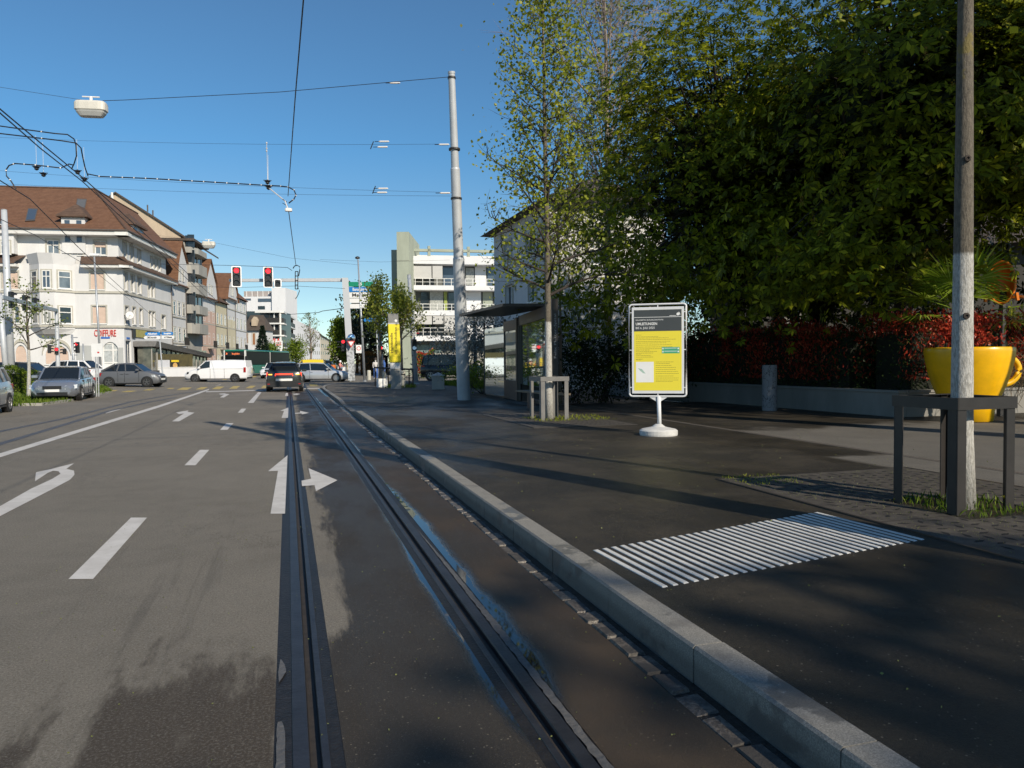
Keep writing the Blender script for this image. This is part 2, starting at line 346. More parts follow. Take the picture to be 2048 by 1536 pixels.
for xc, sg in ((XL, 1), (XR, -1)):
    y0, y1 = -10, 180
    def pr(a, b, z): return tuple(sorted((xc+sg*a, xc+sg*b)))+(z,)
    m = MB()
    ysr = [y0, 5, 10, 20, 30, 40, 60, 100, y1]
    prof = [(-.085,.001),(-.083,.004),(-.024,.004),(-.020,-.004),(-.018,-.032),(.020,-.032),(.022,-.002),(.025,.002),(.052,.002),(.054,-.001)]
    rings = [[(xc+sg*a, y, z) for a, z in prof] for y in ysr]
    m.loft(rings if sg < 0 else [r[::-1] for r in rings], closed=False)
    m.build('tram_rail', M_STEEL, kind='structure')
    a, b, _ = pr(-.018, .020, 0); MB().quad((a,y0,-.029),(b,y0,-.029),(b,y1,-.029),(a,y1,-.029)).build('rail_groove', M_RUST, kind='structure')
    m = MB()
    for q0, q1 in ((-.158, -.085), (.054, .108)):
        a, b, _ = pr(q0, q1, 0); m.quad((a,y0,-.002),(b,y0,-.002),(b,y1,-.002),(a,y1,-.002))
    m.build('rail_joint', M_BITU, kind='structure')
# grey sealing compound beside the right rail and on the left rail, broken edges
def ribbon(name, pts, m, kind='structure', z=0.003, jag=0.012, step=.12):
    "pts: (y, x_left, x_right); ragged strip along the road"
    V = []; y = pts[0][0]; rnd = random.Random(len(pts)*7+int(pts[0][1]*100))
    while y <= pts[-1][0]:
        for i in range(len(pts)-1):
            if pts[i][0] <= y <= pts[i+1][0]:
                t = (y-pts[i][0])/(pts[i+1][0]-pts[i][0]); a = pts[i][1]+(pts[i+1][1]-pts[i][1])*t; b = pts[i][2]+(pts[i+1][2]-pts[i][2])*t
        ja = rnd.uniform(-jag, jag)*min(1, (b-a)*12); jb = rnd.uniform(-jag, jag)*min(1, (b-a)*12)
        V.append(((a+ja), y, z)); V.append(((b+jb), y, z)); y += step*rnd.uniform(.5, 1.4)
    F = [(2*i, 2*i+1, 2*i+3, 2*i+2) for i in range(len(V)//2-1)]
    return npmesh(name, V, F, m, kind=kind)
M_SEAL = mat('sealing_grey', (.10,.095,.09), .6, .25, 30, bump=.4)
ribbon('rail_sealing', [(2.0, XR+.088, XR+.088), (2.2, XR+.088, XR+.125), (4, XR+.088, XR+.13), (5.2, XR+.088, XR+.118), (6.6, XR+.088, XR+.09)], M_SEAL, z=.0065, jag=.010, step=.045)
for a, b in ((1.2, 1.75), (2.3, 2.48), (2.55, 3.25), (3.6, 3.9)): ribbon('rail_sealing', [(a, XL-.143, XL-.143), (a+.1, XL-.146, XL-.112), (b-.1, XL-.145, XL-.115), (b, XL-.138, XL-.138)], M_SEAL, z=.0045, jag=.006, step=.05)
# opposite tram track, curving off to the left
lefts = [[(-500,1037),(0,888),(94,860),(219,822),(300,804),(352,795)], [(-500,972),(0,863),(125,838),(265,803),(344,790),(400,782)], [(120,871+20),(0,925),(-60,945)][::-1]]
for pts in lefts[:2]:
    P = [G(*p) for p in pts]; m = MB(); V = []
    for i, p in enumerate(P):
        d = (P[min(i+1,len(P)-1)]-P[max(i-1,0)]).normalized(); s = Vector((d.y,-d.x,0))*.085
        V += [p-s, p+s]
    for q in V: q.z = gz(q.x, q.y)+.004
    for i in range(len(P)-1): m.quad(V[2*i], V[2*i+1], V[2*i+3], V[2*i+2])
    m.build('tram_rail', mat('dull_rail', (.10,.095,.095), .5, .3, 8, metal=.4), kind='structure')
# --- kerb
def kx(y): return KX + (0 if y < 40 else .5*(y-40)**2/36*.5)
m = MB(); y = -6.0+.42; rnd = random.Random(4)
while y < 46:
    L = .955; y1 = y+L-.007; a = rnd.uniform(-.003,.003)
    n = 1 if not (20 < y < 29) else 3
    for k in range(n):
        ya, yb = y+(y1-y)*k/n, y+(y1-y)*(k+1)/n
        za, zb = kh(ya)+.003, kh(yb)+.003; xa, xb = kx(ya)+a, kx(yb)+a; e = .012; wd = .155
        rA = [(xa,ya,-.05),(xa,ya,za-e),(xa+e,ya,za),(xa+wd,ya,za),(xa+wd,ya,-.05)]
        rB = [(xb,yb,-.05),(xb,yb,zb-e),(xb+e,yb,zb),(xb+wd,yb,zb),(xb+wd,yb,-.05)]
        m.loft([rA, rB], True, True)
    y += L
gk = NG('kerb_granite'); f1 = gk.noise(160, 3, .7); f2 = gk.noise(5, 6, .7); f3 = gk.noise(2.2, 5, .6)
c = gk.mix(gk.ss(f1, .35, .7), (.17, .16, .138), (.32, .30, .262)); c = gk.mix(gk.mul(gk.ss(f2, .52, .66), .5), c, (.12, .11, .10))
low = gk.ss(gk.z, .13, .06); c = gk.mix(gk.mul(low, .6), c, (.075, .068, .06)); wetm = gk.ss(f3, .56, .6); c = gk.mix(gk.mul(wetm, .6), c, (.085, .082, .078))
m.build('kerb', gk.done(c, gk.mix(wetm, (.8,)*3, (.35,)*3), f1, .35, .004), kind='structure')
MB().quad((KX+.02,-8,-.02),(KX+.14,-8,-.02),(KX+.14,46,.02),(KX+.02,46,.02)).build('kerb_joint', M_RUST, kind='structure')
# gutter: dark channel and a row of rough setts
MB().quad((KX-.165,-8,-.004),(KX+.01,-8,-.004),(KX+.01,46,-.004),(KX-.165,46,-.004)).build('gutter', mat('gutter_wet', (.02,.019,.018), .25, .5, 9, bump=.5), kind='structure')
gs = NG('sett_granite'); f1 = gs.noise(60, 4, .7); f2 = gs.noise(4, 4)
c = gs.mix(gs.ss(f1, .35, .7), (.06, .05, .04), (.20, .17, .14)); c = gs.mix(gs.ss(f2, .45, .6), c, (.05, .045, .04))
m = MB(); y = -4.0
while y < 34:
    L = rnd.uniform(.17, .27); x0 = KX-.165+rnd.uniform(-.012,.012); x1 = KX-.045+rnd.uniform(-.012,.012); z = .006+rnd.uniform(-.004,.004)
    b = [(x0,y+.006,-.02),(x1,y+.006+rnd.uniform(-.01,.01),-.02),(x1,y+L,-.02),(x0,y+L+rnd.uniform(-.01,.01),-.02)]
    t = [(p[0]+(.012 if i in (0,3) else -.014), p[1]+(.012 if i < 2 else -.014), z+rnd.uniform(-.005,.004)) for i, p in enumerate(b)]
    m.hexa(b, t); y += L+rnd.uniform(.0,.004)
m.build('gutter_setts', gs.done(c, gs.ss(f2, .4, .6, .3, .75), f1, .6, .01), kind='structure')
# --- pavement
pys = [-10, 0, 10, 20, 20.6]+[20.9+.3*i for i in range(6)]+[22.8, 26.5, 27, 27.5, 28, 28.5, 30, 35, 40, 46.0]
V = []
xs = [0, 6.3, 20, 45]
for y in pys:
    for i, x in enumerate(xs): V.append(((kx(y)+.155) if i == 0 else x, y, kh(y)))
F = [(j*4+i, j*4+i+1, (j+1)*4+i+1, (j+1)*4+i) for j in range(len(pys)-1) for i in range(3)]
pv = npmesh('pavement', V, F, M_PAVE, kind='structure')
# corner of the pavement at the junction
cz = kh(40); arc = [(kx(46)+.155, 46)]+[(kx(46)+.155+7*(1-math.cos(R(a))), 46+9*math.sin(R(a))) for a in range(10, 91, 10)]
poly = arc+[(45, 55), (45, 46)]
MB().poly([(x, y, cz) for x, y in reversed(poly)]).build('pavement', M_PAVE, kind='structure')
m = MB()
for (xa, ya), (xb, yb) in zip(arc, arc[1:]):
    d = Vector((xb-xa, yb-ya, 0)).normalized(); nrm = Vector((-d.y, d.x, 0))*.15
    a, b = Vector((xa, ya, 0)), Vector((xb, yb, 0)); h = Vector((0,0,cz+.004))
    m.hexa([a, b, b+nrm, a+nrm], [a+h, b+h, b+nrm+h, a+nrm+h])
m.build('kerb', bpy.data.materials['kerb_granite'], kind='structure')
# pavements beyond the junction
MB().box(9.5, 60, 78, 260, -.02, .12).build('pavement', mat('pavement_grey', (.20,.19,.17), .9, .15, 1.5), kind='structure')
# --- painted markings
gm = NG('road_paint_white'); f1 = gm.noise(90, 4, .7); f2 = gm.noise(3, 5, .7)
wr = gm.ss(gm.M('ADD', gm.mul(f1, .6), gm.mul(f2, .5)), .69, .74)
c = gm.mix(gm.ss(f2, .3, .7), (.50, .47, .43), (.62, .59, .55)); c = gm.mix(wr, c, (.22, .20, .175))
M_PAINT = gm.done(c, .75, f1, .3, .004)
M_YEL = mat('road_paint_yellow', (.50,.36,.07), .75, .3, 6, bump=.2, col2=(.42,.33,.14))
M_TACT = mat('tactile_paint', (.60,.585,.55), .65, .14, 5, bump=.2)
def mark(name, pts, m=M_PAINT, z=.004, right=False, conv=None):
    P = [ (GR(*p) if right else G(*p)) for p in pts]
    for q in P: q.z = (kh(q.y) if right else gz(q.x, q.y))+z
    # wind counter-clockwise seen from above
    a = sum(P[i].x*P[(i+1)%len(P)].y-P[(i+1)%len(P)].x*P[i].y for i in range(len(P)))
    if a < 0: P = P[::-1]
    o = MB().poly(P).build(name, m, kind='structure'); return o
# dashes of the lane line
for q in ([(137,1159),(186,1159),(294,1036),(262,1036)], [(369,931),(391,931),(418.5,900),(400,900)], [(440,860),(455,860),(467,846.5),(453,846.5)], [(475.5,825.5),(486,825.5),(492.5,817.5),(483,817.5)], [(495.5,806),(507,806),(523,784.5),(516,784.5)]):
    mark('lane_dash', q)
line = [(-600,1089,1104),(0,907,915),(160,858.5,864.5),(320,810,814.5),(405,782,785),(418,778,780)]
for (xa,a0,a1),(xb,b0,b1) in zip(line, line[1:]): mark('lane_line', [(xa,a1),(xb,b1),(xb,b0),(xa,a0)])
mark('lane_line', [(211,825.5),(240,817.5),(241,819),(212,827)])
mark('lane_line', [(432,772),(443,769),(440,769),(428,773)])
mark('stop_line', [(412,783),(533,779.5),(533,781),(412,784.5)]); mark('stop_line', [(606,777),(640,776),(641,777.5),(606,778.5)])
# turn arrows
mark('lane_arrow', [(-30,1030),(0,1013),(62,978),(105,958),(121,948),(117,943),(106,942),(96,946),(70,963),(72,945),(100,939),(148,927),(133,938),(148,942),(149,950),(140,960),(110,976),(60,1002),(0,1033),(-30,1049)])
mark('lane_arrow', [(344,842.5),(357,843),(388,825),(378,822.5),(374,820.5),(350.5,825.5),(361,828),(366,826.5)][:0] or [(344,843),(358,843),(389,825.5),(375,824),(377,821),(352,825),(358,828.5),(368,827)])
mark('lane_arrow', [(440,795),(448,795),(459,788.5),(451,787.5),(450,786.5),(437,787.8),(442,789.5),(448,789.2)])
mark('lane_arrow', [(541,1028),(570,1028),(575,911),(536,943),(556,942)])
mark('lane_arrow', [(563,836),(576,836),(577,815),(560,822),(568,822)])
mark('lane_arrow', [(570,792),(577.5,792),(578,786),(572,786)])
mark('lane_arrow', [(603,962),(622,958),(617,937),(675,961),(632,983),(629,971),(604,973)], z=.0045)
mark('lane_arrow', [(590,826),(600,825.5),(600,822),(618,826),(604,829),(603,827),(590,828)], z=.0045)
mark('lane_arrow', [(586,788),(593,787),(601,788),(594,790),(587,789.5)], z=.0045)
# yellow crossing bars
for q in ([(353,780),(374,780),(384,775),(365,775)], [(391,779),(406,779),(416,774),(403,774)], [(423.5,778.3),(439,778.3),(449,773.2),(434,773)], [(458,777.5),(473,777.5),(480.5,772),(467,772)], [(490.5,776.5),(504,776.5),(512,771.5),(501,771.5)], [(522,776),(535,776),(535,771),(527,771)], [(620,772.5),(638,772.5),(633,768.2),(618,768.2)],
          [(240,784.5),(262,784),(275,781.5),(255,781.5)], [(285,781),(300,781),(312,778),(297,778)], [(333,778),(345,778),(350,776),(338,776)], [(221,782.5),(230,782.5),(236,780),(226,780)],
          [(430,757),(440,757),(446,755),(437,755)], [(500,754.5),(510,754.5),(514,752),(504,752)], [(519,753.5),(529,753.5),(533,751),(523,751)], [(642,772),(662,771.6),(655,768),(640,768.2)][:0] or [(444,760),(452,760),(456,758),(448,758)]):
    mark('crossing_bar', q, M_YEL)
# ribbed guidance field on the pavement, 31 strips
A, B, C_, D_ = GR(1190,1100), GR(1630,1025), GR(1846,1080), GR(1331,1175)
NS = 31
for i in range(NS):
    t = i/(NS-1); d0 = A.lerp(B, t); d1 = D_.lerp(C_, t); s = (B-A).normalized()*.020
    ax = (d1-d0).normalized()*.012
    mm = MB(); z0 = .171; z1 = .1755
    bt = [d1-s, d1+s, d0+s, d0-s]; bt = [Vector((q.x, q.y, z0)) for q in bt]; tp = [Vector((q.x, q.y, z1)) for q in [d1-s*.85-ax, d1+s*.85-ax, d0+s*.85+ax, d0-s*.85+ax]]
    mm.hexa(bt, tp).build('guidance_strip', M_TACT, kind='structure')
# slot drain
m = MB(); m.box(7.94, 8.06, 4, 30, .1, .1735).build('slot_drain', mat('drain_steel', (.14,.12,.10), .6, .3, 12), kind='structure')
m = MB(); y = 4.0
while y < 20: m.box(7.958, 8.042, y, y+.018, .17, .1745); y += .045
m.build('drain_slots', M_RUST, kind='structure')
# ================================================================ buildings
def roofmat(name, c1, c2, sc=1.0):
    g = NG(name); f = g.noise(2.0*sc, 6, .75); f2 = g.noise(14, 4, .8)
    c = g.mix(g.ss(f, .3, .7), c1, c2); c = g.mix(g.mul(g.ss(f2, .45, .75), .55), c, tuple(x*.55 for x in c1))
    w = g.n.nodes.new('ShaderNodeTexWave'); w.bands_direction = 'Z'; w.inputs['Scale'].default_value = 1.6; w.inputs['Distortion'].default_value = .6; w.inputs['Detail'].default_value = 2
    g.n.links.new(g.co, w.inputs['Vector'])
    c = g.mix(g.mul(g.ss(w.outputs['Fac'], .3, .05), .45), c, tuple(x*.4 for x in c1))
    return g.done(c, .85, g.M('ADD', f2, w.outputs['Fac']), .5, .05)
M_ROOF = roofmat('roof_tile_brown', (.135,.062,.032), (.20,.10,.055)); M_ROOFD = roofmat('roof_tile_dark', (.085,.050,.034), (.14,.085,.058)); M_ROOFG = roofmat('roof_tile_grey', (.07,.055,.045), (.11,.085,.068))
def stucco(name, c, v=.07): 
    g = NG(name); f = g.noise(.6, 6, .7, (1,1,.35)); f2 = g.noise(22, 4)
    q = g.mix(g.ss(f, .35, .7), tuple(x*(1-v) for x in c), tuple(min(1, x*(1+v*.6)) for x in c)); q = g.mix(g.mul(g.ss(g.noise(1.8, 6, .8, (1.5,1.5,.15), 5), .56, .72), .22), q, tuple(x*.62 for x in c))
    return g.done(q, .9, f2, .15, .01)
M_WH = stucco('stucco_white', (.64,.635,.63)); M_WH2 = stucco('stucco_bright', (.70,.70,.71), .04); M_BEI = stucco('stucco_beige', (.50,.40,.29), .12); M_PINK = stucco('stucco_pink', (.58,.40,.32)); M_YEW = stucco('stucco_yellow', (.60,.54,.38))
M_TRIM = mat('stone_trim', (.44,.42,.36), .85, .12, 4); M_TRIMW = mat('white_trim', (.72,.71,.68), .6, .05, 4); M_CONC = stucco('concrete_grey', (.36,.345,.31), .14); M_CONG = stucco('concrete_green', (.36,.39,.31), .12); M_GREYP = stucco('grey_paint', (.40,.41,.40), .05)
M_GLASS = mat('window_glass', (.02,.028,.035), .04, 0, spec=.8); M_GLASSB = mat('window_glass_blue', (.06,.085,.12), .05, 0, spec=.9); M_BLIND = mat('roller_blind', (.55,.42,.34), .8, .08, 3, bump=.2); M_BLINDG = mat('grey_blind', (.50,.49,.47), .8, .05, 3); M_DARK = mat('dark_panel', (.03,.028,.026), .5, .2, 5); M_CURT = mat('curtain', (.35,.36,.34), .9, .35, 6)
M_WOODD = mat('shutter_wood', (.30,.13,.05), .6, .2, 8); M_TIN = mat('gutter_tin', (.10,.085,.075), .5, .2, 5)
WRND = random.Random(12); M_CURG = mat('curtained_glass', (.16,.16,.15), .12, .35, 3, spec=.7, col2=(.34,.34,.32)); M_CURG2 = mat('reflecting_glass', (.05,.07,.09), .05, .5, .7, spec=.9, col2=(.20,.24,.27))
class Wall:
    def __init__(s, A, B, z0=0.0):
        s.A = Vector((A.x, A.y, 0)); s.B = Vector((B.x, B.y, 0)); s.W = (s.B-s.A).length; s.u = (s.B-s.A)/s.W
        s.n = Vector((s.u.y, -s.u.x, 0)); s.z0 = z0
        if s.n.dot(CAM-s.A) < 0: s.n = -s.n
    def P(s, u, z, out=0.0): q = s.A+s.u*u+s.n*out; return Vector((q.x, q.y, z))
    def uv(s, px, py, out=0.0):
        d = ray(px, py); A = s.A+s.n*out; t = (A-CAM).dot(s.n)/d.dot(s.n); p = CAM+d*t; return (p-s.A).dot(s.u), p.z
    def rect(s, x0, y0, x1, y1, out=0.0):
        ym, xm = (y0+y1)/2, (x0+x1)/2
        a, b = s.uv(x0, ym, out)[0], s.uv(x1, ym, out)[0]; t, c = s.uv(xm, y0, out)[1], s.uv(xm, y1, out)[1]
        return (min(a,b), c, max(a,b), t)
    def slab(s, mb, u0, u1, z0, z1, o0, o1):
        b = [s.P(u0,z0,o0), s.P(u1,z0,o0), s.P(u1,z0,o1), s.P(u0,z0,o1)]; t = [s.P(u0,z1,o0), s.P(u1,z1,o0), s.P(u1,z1,o1), s.P(u0,z1,o1)]
        return mb.hexa(b, t)
    def face(s, z1, holes, parent, m, name='wall', u0=0.0, u1=None, rev=.2, depth=None, out=0.0, ext=None):
        "wall sheet with window holes and reveals; depth adds the other three sides"
        u1 = s.W if u1 is None else u1; mb = MB()
        hs = [h for h in holes if h[0] > u0 and h[2] < u1 and h[1] >= s.z0 and h[3] < z1]
        us = sorted({u0, u1}|{h[0] for h in hs}|{h[2] for h in hs}); zs = sorted({s.z0, z1}|{h[1] for h in hs}|{h[3] for h in hs})
        for i in range(len(us)-1):
            for j in range(len(zs)-1):
                uc, zc = (us[i]+us[i+1])/2, (zs[j]+zs[j+1])/2
                if any(h[0] < uc < h[2] and h[1] < zc < h[3] for h in hs): continue
                mb.quad(s.P(us[i],zs[j],out), s.P(us[i+1],zs[j],out), s.P(us[i+1],zs[j+1],out), s.P(us[i],zs[j+1],out))
        for a, b, c, d in hs:
            for (p, q), (r, t) in (((a,b),(c,b)), ((c,b),(c,d)), ((c,d),(a,d)), ((a,d),(a,b))):
                mb.quad(s.P(p,q,out), s.P(r,t,out), s.P(r,t,out-rev), s.P(p,q,out-rev))
        if depth:
            D = depth; mb.quad(s.P(u0,s.z0,out), s.P(u0,s.z0,-D), s.P(u0,z1,-D), s.P(u0,z1,out)); mb.quad(s.P(u1,s.z0,out), s.P(u1,s.z0,-D), s.P(u1,z1,-D), s.P(u1,z1,out))
            mb.quad(s.P(u0,s.z0,-D), s.P(u1,s.z0,-D), s.P(u1,z1,-D), s.P(u0,z1,-D)); mb.quad(s.P(u0,z1,-D), s.P(u1,z1,-D), s.P(u1,z1,out), s.P(u0,z1,out))
        return mb.build(name, m, parent, world=True)
    def window(s, r, parent, kind='cross', rev=.16, out=0.0, trim=M_TRIM, glass=None, sill=True, blind=0.0, bm=None, fm=None):
        u0, z0, u1, z1 = r; fm = fm or M_TRIMW; f = min(.075, (u1-u0)*.1); mb = MB()
        o0, o1 = out-rev+.0, out-rev+.05
        s.slab(mb, u0, u0+f, z0, z1, o0, o1); s.slab(mb, u1-f, u1, z0, z1, o0, o1); s.slab(mb, u0+f, u1-f, z0, z0+f, o0, o1); s.slab(mb, u0+f, u1-f, z1-f, z1, o0, o1)
        uc = (u0+u1)/2; zt = z0+(z1-z0)*.66
        if kind in ('cross', 'mull') and u1-u0 > .5: s.slab(mb, uc-f*.5, uc+f*.5, z0+f, z1-f, o0, o1+.004)
        if kind in ('cross', 'tee'): s.slab(mb, u0+f, u1-f, zt-f*.5, zt+f*.5, o0, o1+.002)
        w = mb.build('window', fm, parent, world=True)
        g = MB(); g.quad(s.P(u0,z0,out-rev+.012), s.P(u1,z0,out-rev+.012), s.P(u1,z1,out-rev+.012), s.P(u0,z1,out-rev+.012))
        def sub(mb_, nm, mm):
            o = mb_.build(nm, mm); o.parent = w
            for v in o.data.vertices: v.co = parent.matrix_basis.inverted() @ v.co
        sub(g, 'pane', glass or WRND.choice([M_GLASS, M_GLASS, M_GLASSB, M_CURG, M_CURG2]))
        if trim is not None:
            t = MB(); k = .13
            for q in ((u0-k,u0,z0,z1), (u1,u1+k,z0,z1), (u0-k,u1+k,z1,z1+k)): s.slab(t, q[0], q[1], q[2], q[3], out+.002, out+.045)
            sub(t, 'frame', trim)
        if sill:
            t = MB(); s.slab(t, u0-.1, u1+.1, z0-.09, z0, out-.05, out+.11); sub(t, 'sill', M_TRIMW)
        if blind:
            t = MB(); s.slab(t, u0+.01, u1-.01, z1-(z1-z0)*blind, z1-.12, out-rev+.055, out-rev+.075); sub(t, 'blind', bm or M_BLIND)
        return w
def band(wl, parent, u0, u1, z0, z1, o1, m=M_TRIM, name='cornice', o0=.001):
    mb = MB(); wl.slab(mb, u0, u1, z0, z1, o0, o1); return mb.build(name, m, parent, world=True)
def bldg(name, label, cat, p, group=None): return thing(name, label, cat, (p.x, p.y, 0), 0, group)
# ---------------- the white corner house
C0 = gp(250, 72); L0 = gp(-150, 69.0); DR = 1.21
C1 = gp(345, 72*DR)
h = bldg('corner_house', 'white corner house with brown tiled roof, COIFFURE in red letters', 'house', C0)
wf = Wall(L0, C0); wr_ = Wall(C0, C1)
ZA = lambda y, px=250, D=72: zat(px, y, D)
z_c1, z_c2, z_sk0, z_sk1, z_eav = ZA(651), ZA(583), ZA(530), ZA(512), ZA(468)
F = []  # (rect, opts)
def fr(w_, x0, y0, x1, y1, **k): F.append((w_, w_.rect(x0, y0, x1, y1), k))
for q in ((181,544,208,579),(5,543,36,578)): fr(wf, *q, blind=.97, kind='cross')
fr(wf, 185,612,212,647, blind=.97)
up = []
def fu(x0,y0,x1,y1, **k): up.append((wf, wf.rect(x0,y0,x1,y1), k))
fu(89,478,113,508); fu(138,479,161,508.5, blind=.6); fu(185,479.5,208,508.5, blind=.45)
fr(wf, 28,613,38,646, kind='tee')
GF = [(31,690,53,728), (91,690,137,728), (-8,690,14,728)]
door = wf.rect(204.5,684,238,746.5)
gfr = [wf.rect(*q) for q in GF]
arch = []
holes = [r for _, r, _ in F if _ is not None or True]
wf.face(z_sk0, [r for w_, r, k in F if w_ is wf]+gfr+[door], h, M_WH)
for w_, r, k in F: w_.window(r, h, **k)
for r in gfr: wf.window(r, h, kind='none', blind=.985, trim=None, sill=True)
def archfill(wl, r, parent, m, rise, out=0.0):
    "spandrels that turn a square opening into an arched one"
    u0, z0, u1, z1 = r; mb = MB(); n = 10; uc = (u0+u1)/2; hw = (u1-u0)/2
    pts = [(uc-hw*math.cos(math.pi*i/n), z1-rise+rise*math.sin(math.pi*i/n)) for i in range(n+1)]
    for a, b in zip(pts, pts[1:]):
        q = [wl.P(a[0], a[1], out-.03), wl.P(b[0], b[1], out-.03), wl.P(b[0], z1, out-.03), wl.P(a[0], z1, out-.03)]
        mb.prism(q, wl.n*.031)
    return mb.build('arch', m, parent, world=True)
for r in gfr: archfill(wf, r, h, M_WH, 1.0)
archfill(wf, door, h, M_WH, 1.0)
# arched mouldings over the ground floor windows
for r in gfr:
    mb = MB(); uc, hw = (r[0]+r[2])/2, (r[2]-r[0])/2; n = 12; pa = [(uc-(hw+.25)*math.cos(math.pi*(i/n)), r[3]-.95+1.25*math.sin(math.pi*(i/n))) for i in range(n+1)]
    for a, b in zip(pa, pa[1:]): mb.hexa([wf.P(a[0],a[1],.002), wf.P(b[0],b[1],.002), wf.P(b[0],b[1],.14), wf.P(a[0],a[1],.14)], [wf.P(a[0],a[1]+.28,.002), wf.P(b[0],b[1]+.28,.002), wf.P(b[0],b[1]+.28,.14), wf.P(a[0],a[1]+.28,.14)])
    mb.build('moulding', M_TRIM, h, world=True)
# glazed white entrance door with steps
dr_ = MB(); u0,z0,u1,z1 = door
wf.slab(dr_, u0, u0+.12, z0, z1, -.2, -.12); wf.slab(dr_, u1-.12, u1, z0, z1, -.2, -.12)
for q in (.5,): wf.slab(dr_, u0+(u1-u0)*.62-.06, u0+(u1-u0)*.62+.06, z0, z1, -.2, -.118)
for zz in (z0+.05, z0+(z1-z0)*.32, z0+(z1-z0)*.72, z1-.2): wf.slab(dr_, u0+.12, u1-.12, zz, zz+.12, -.2, -.122)
wf.slab(dr_, u0+.12, u1-.12, z0, z0+(z1-z0)*.30, -.2, -.13)
d_ = dr_.build('door', M_TRIMW, h, world=True)
q = MB(); wf.slab(q, u0+.05, u1-.05, z0, z1, -.25, -.17); o = q.build('pane', mat('door_glass', (.42,.44,.44), .25, .3, 3, spec=.5)); o.parent = d_
for v in o.data.vertices: v.co = h.matrix_basis.inverted() @ v.co
q = MB()
for i in range(5): wf.slab(q, u0-.3-.12*i, u1+.3, 0, z0-.15*i, .003, .32*(i+1))
q.build('step', M_CONC, h, world=True)
band(wf, h, *(lambda r: (r[0], r[2], 0, r[3]))(wf.rect(153,691,184,750)), .05, M_GREYP, 'grey_panel')
band(wf, h, wf.uv(236,700)[0], wf.uv(246.5,700)[0], 0, ZA(695), .06, M_GREYP, 'pilaster')
for zz, a in ((z_c1, .16), (z_c2, .12)): band(wf, h, 0, wf.W+a, zz-.22, zz, a)
# oriel bay
bu0, bu1 = wf.uv(60, 580)[0], wf.uv(150, 580)[0]; zb0, zb1 = ZA(658), z_sk1-.05; pr_ = 1.25; ch = 1.35
fp = [(bu0,0),(bu0+ch,pr_),(bu1-ch,pr_),(bu1,0)]
mb = MB(); rings = []
for z, k in ((zb0-.5,.55),(zb0,1),(zb1-1.0,1),(zb1,1.28)): rings.append([wf.P(bu0-(k-1)*.9 if i == 0 else (bu1+(k-1)*.9 if i == 3 else u), z, o*k+.001) for i, (u, o) in enumerate(fp)])
mb.loft(rings, True, True, closed=True).build('oriel', M_WH, h, world=True)
bw = Wall(wf.P(bu0+ch, 0, pr_), wf.P(bu1-ch, 0, pr_)); bl = Wall(wf.P(bu0,0), wf.P(bu0+ch,0,pr_)); br = Wall(wf.P(bu1-ch,0,pr_), wf.P(bu1,0))
for w_ in (bw, bl, br):
    for ya, yb in ((542,577),(613,647)):
        cu = w_.W/2; hw = min(.8, w_.W*.30); r = (cu-hw, ZA(yb,110,70), cu+hw, ZA(ya,110,70))
        w_.window(r, h, rev=-.02, out=.002, kind='cross' if w_ is bw else 'tee')
    for zz in (z_c1, z_c2): band(w_, h, -.02, w_.W+.02, zz-.2, zz, .1)
# upper storey, slightly set back, and skirt roofs
wu = Wall(L0-wf.n*.5, C0-wf.n*.5-wr_.n*.5+wf.u*0); wu.z0 = z_sk0; 
wu.face(z_eav, [r for _, r, _ in up], h, M_WH, u1=wu.W)
for _, r, k in up: wu.window(r, h, **k)
wru = Wall(C0-wf.n*.5-wr_.n*.5, C1-wr_.n*.5, z_sk0)
RW = []
for x0,y0,x1,y1 in ((249,546,254.5,580),(262,551,269,584),(275.5,555,282.5,587),(296,563,303,595),(303.5,565,309,596)): RW.append(wr_.rect(x0,y0,x1,y1))
for x0,y0,x1,y1 in ((250,613,257,648),(265,615,271,648.5),(279,618,285,649),(298,623,303.5,653),(305,624,310,653),(323,631,331,657)): RW.append(wr_.rect(x0,y0,x1,y1))
shop = wr_.rect(268,690,338,741)
shop = (wr_.uv(268,700)[0], .8, wr_.uv(341,700)[0], ZA(690))
wr_.face(z_sk0, RW+[shop, wr_.rect(252,681,263,741)], h, M_WH)
for r in RW: wr_.window(r, h, kind='tee', rev=.3)
wr_.window(wr_.rect(252,681,263,741), h, kind='none', rev=.35, glass=M_GLASSB, trim=None)
wr_.window(shop, h, kind='mull', rev=.25, glass=M_DARK, trim=None, fm=M_CONC)
for zz, a in ((z_c1, .16), (z_c2, .12)): band(wr_, h, -a, wr_.W, zz-.22, zz, a)
UR = [wru.rect(x0,y0,x1,y1) for x0,y0,x1,y1 in ((246,485,252.5,516),(260,492,266.5,524),(275,500,281,527),(301,514,307,537),(309,516,314,540),(316,519,321,543))]
wru.face(z_eav-.1, UR, h, M_WH)
for r in UR: wru.window(r, h, kind='tee', rev=.25)
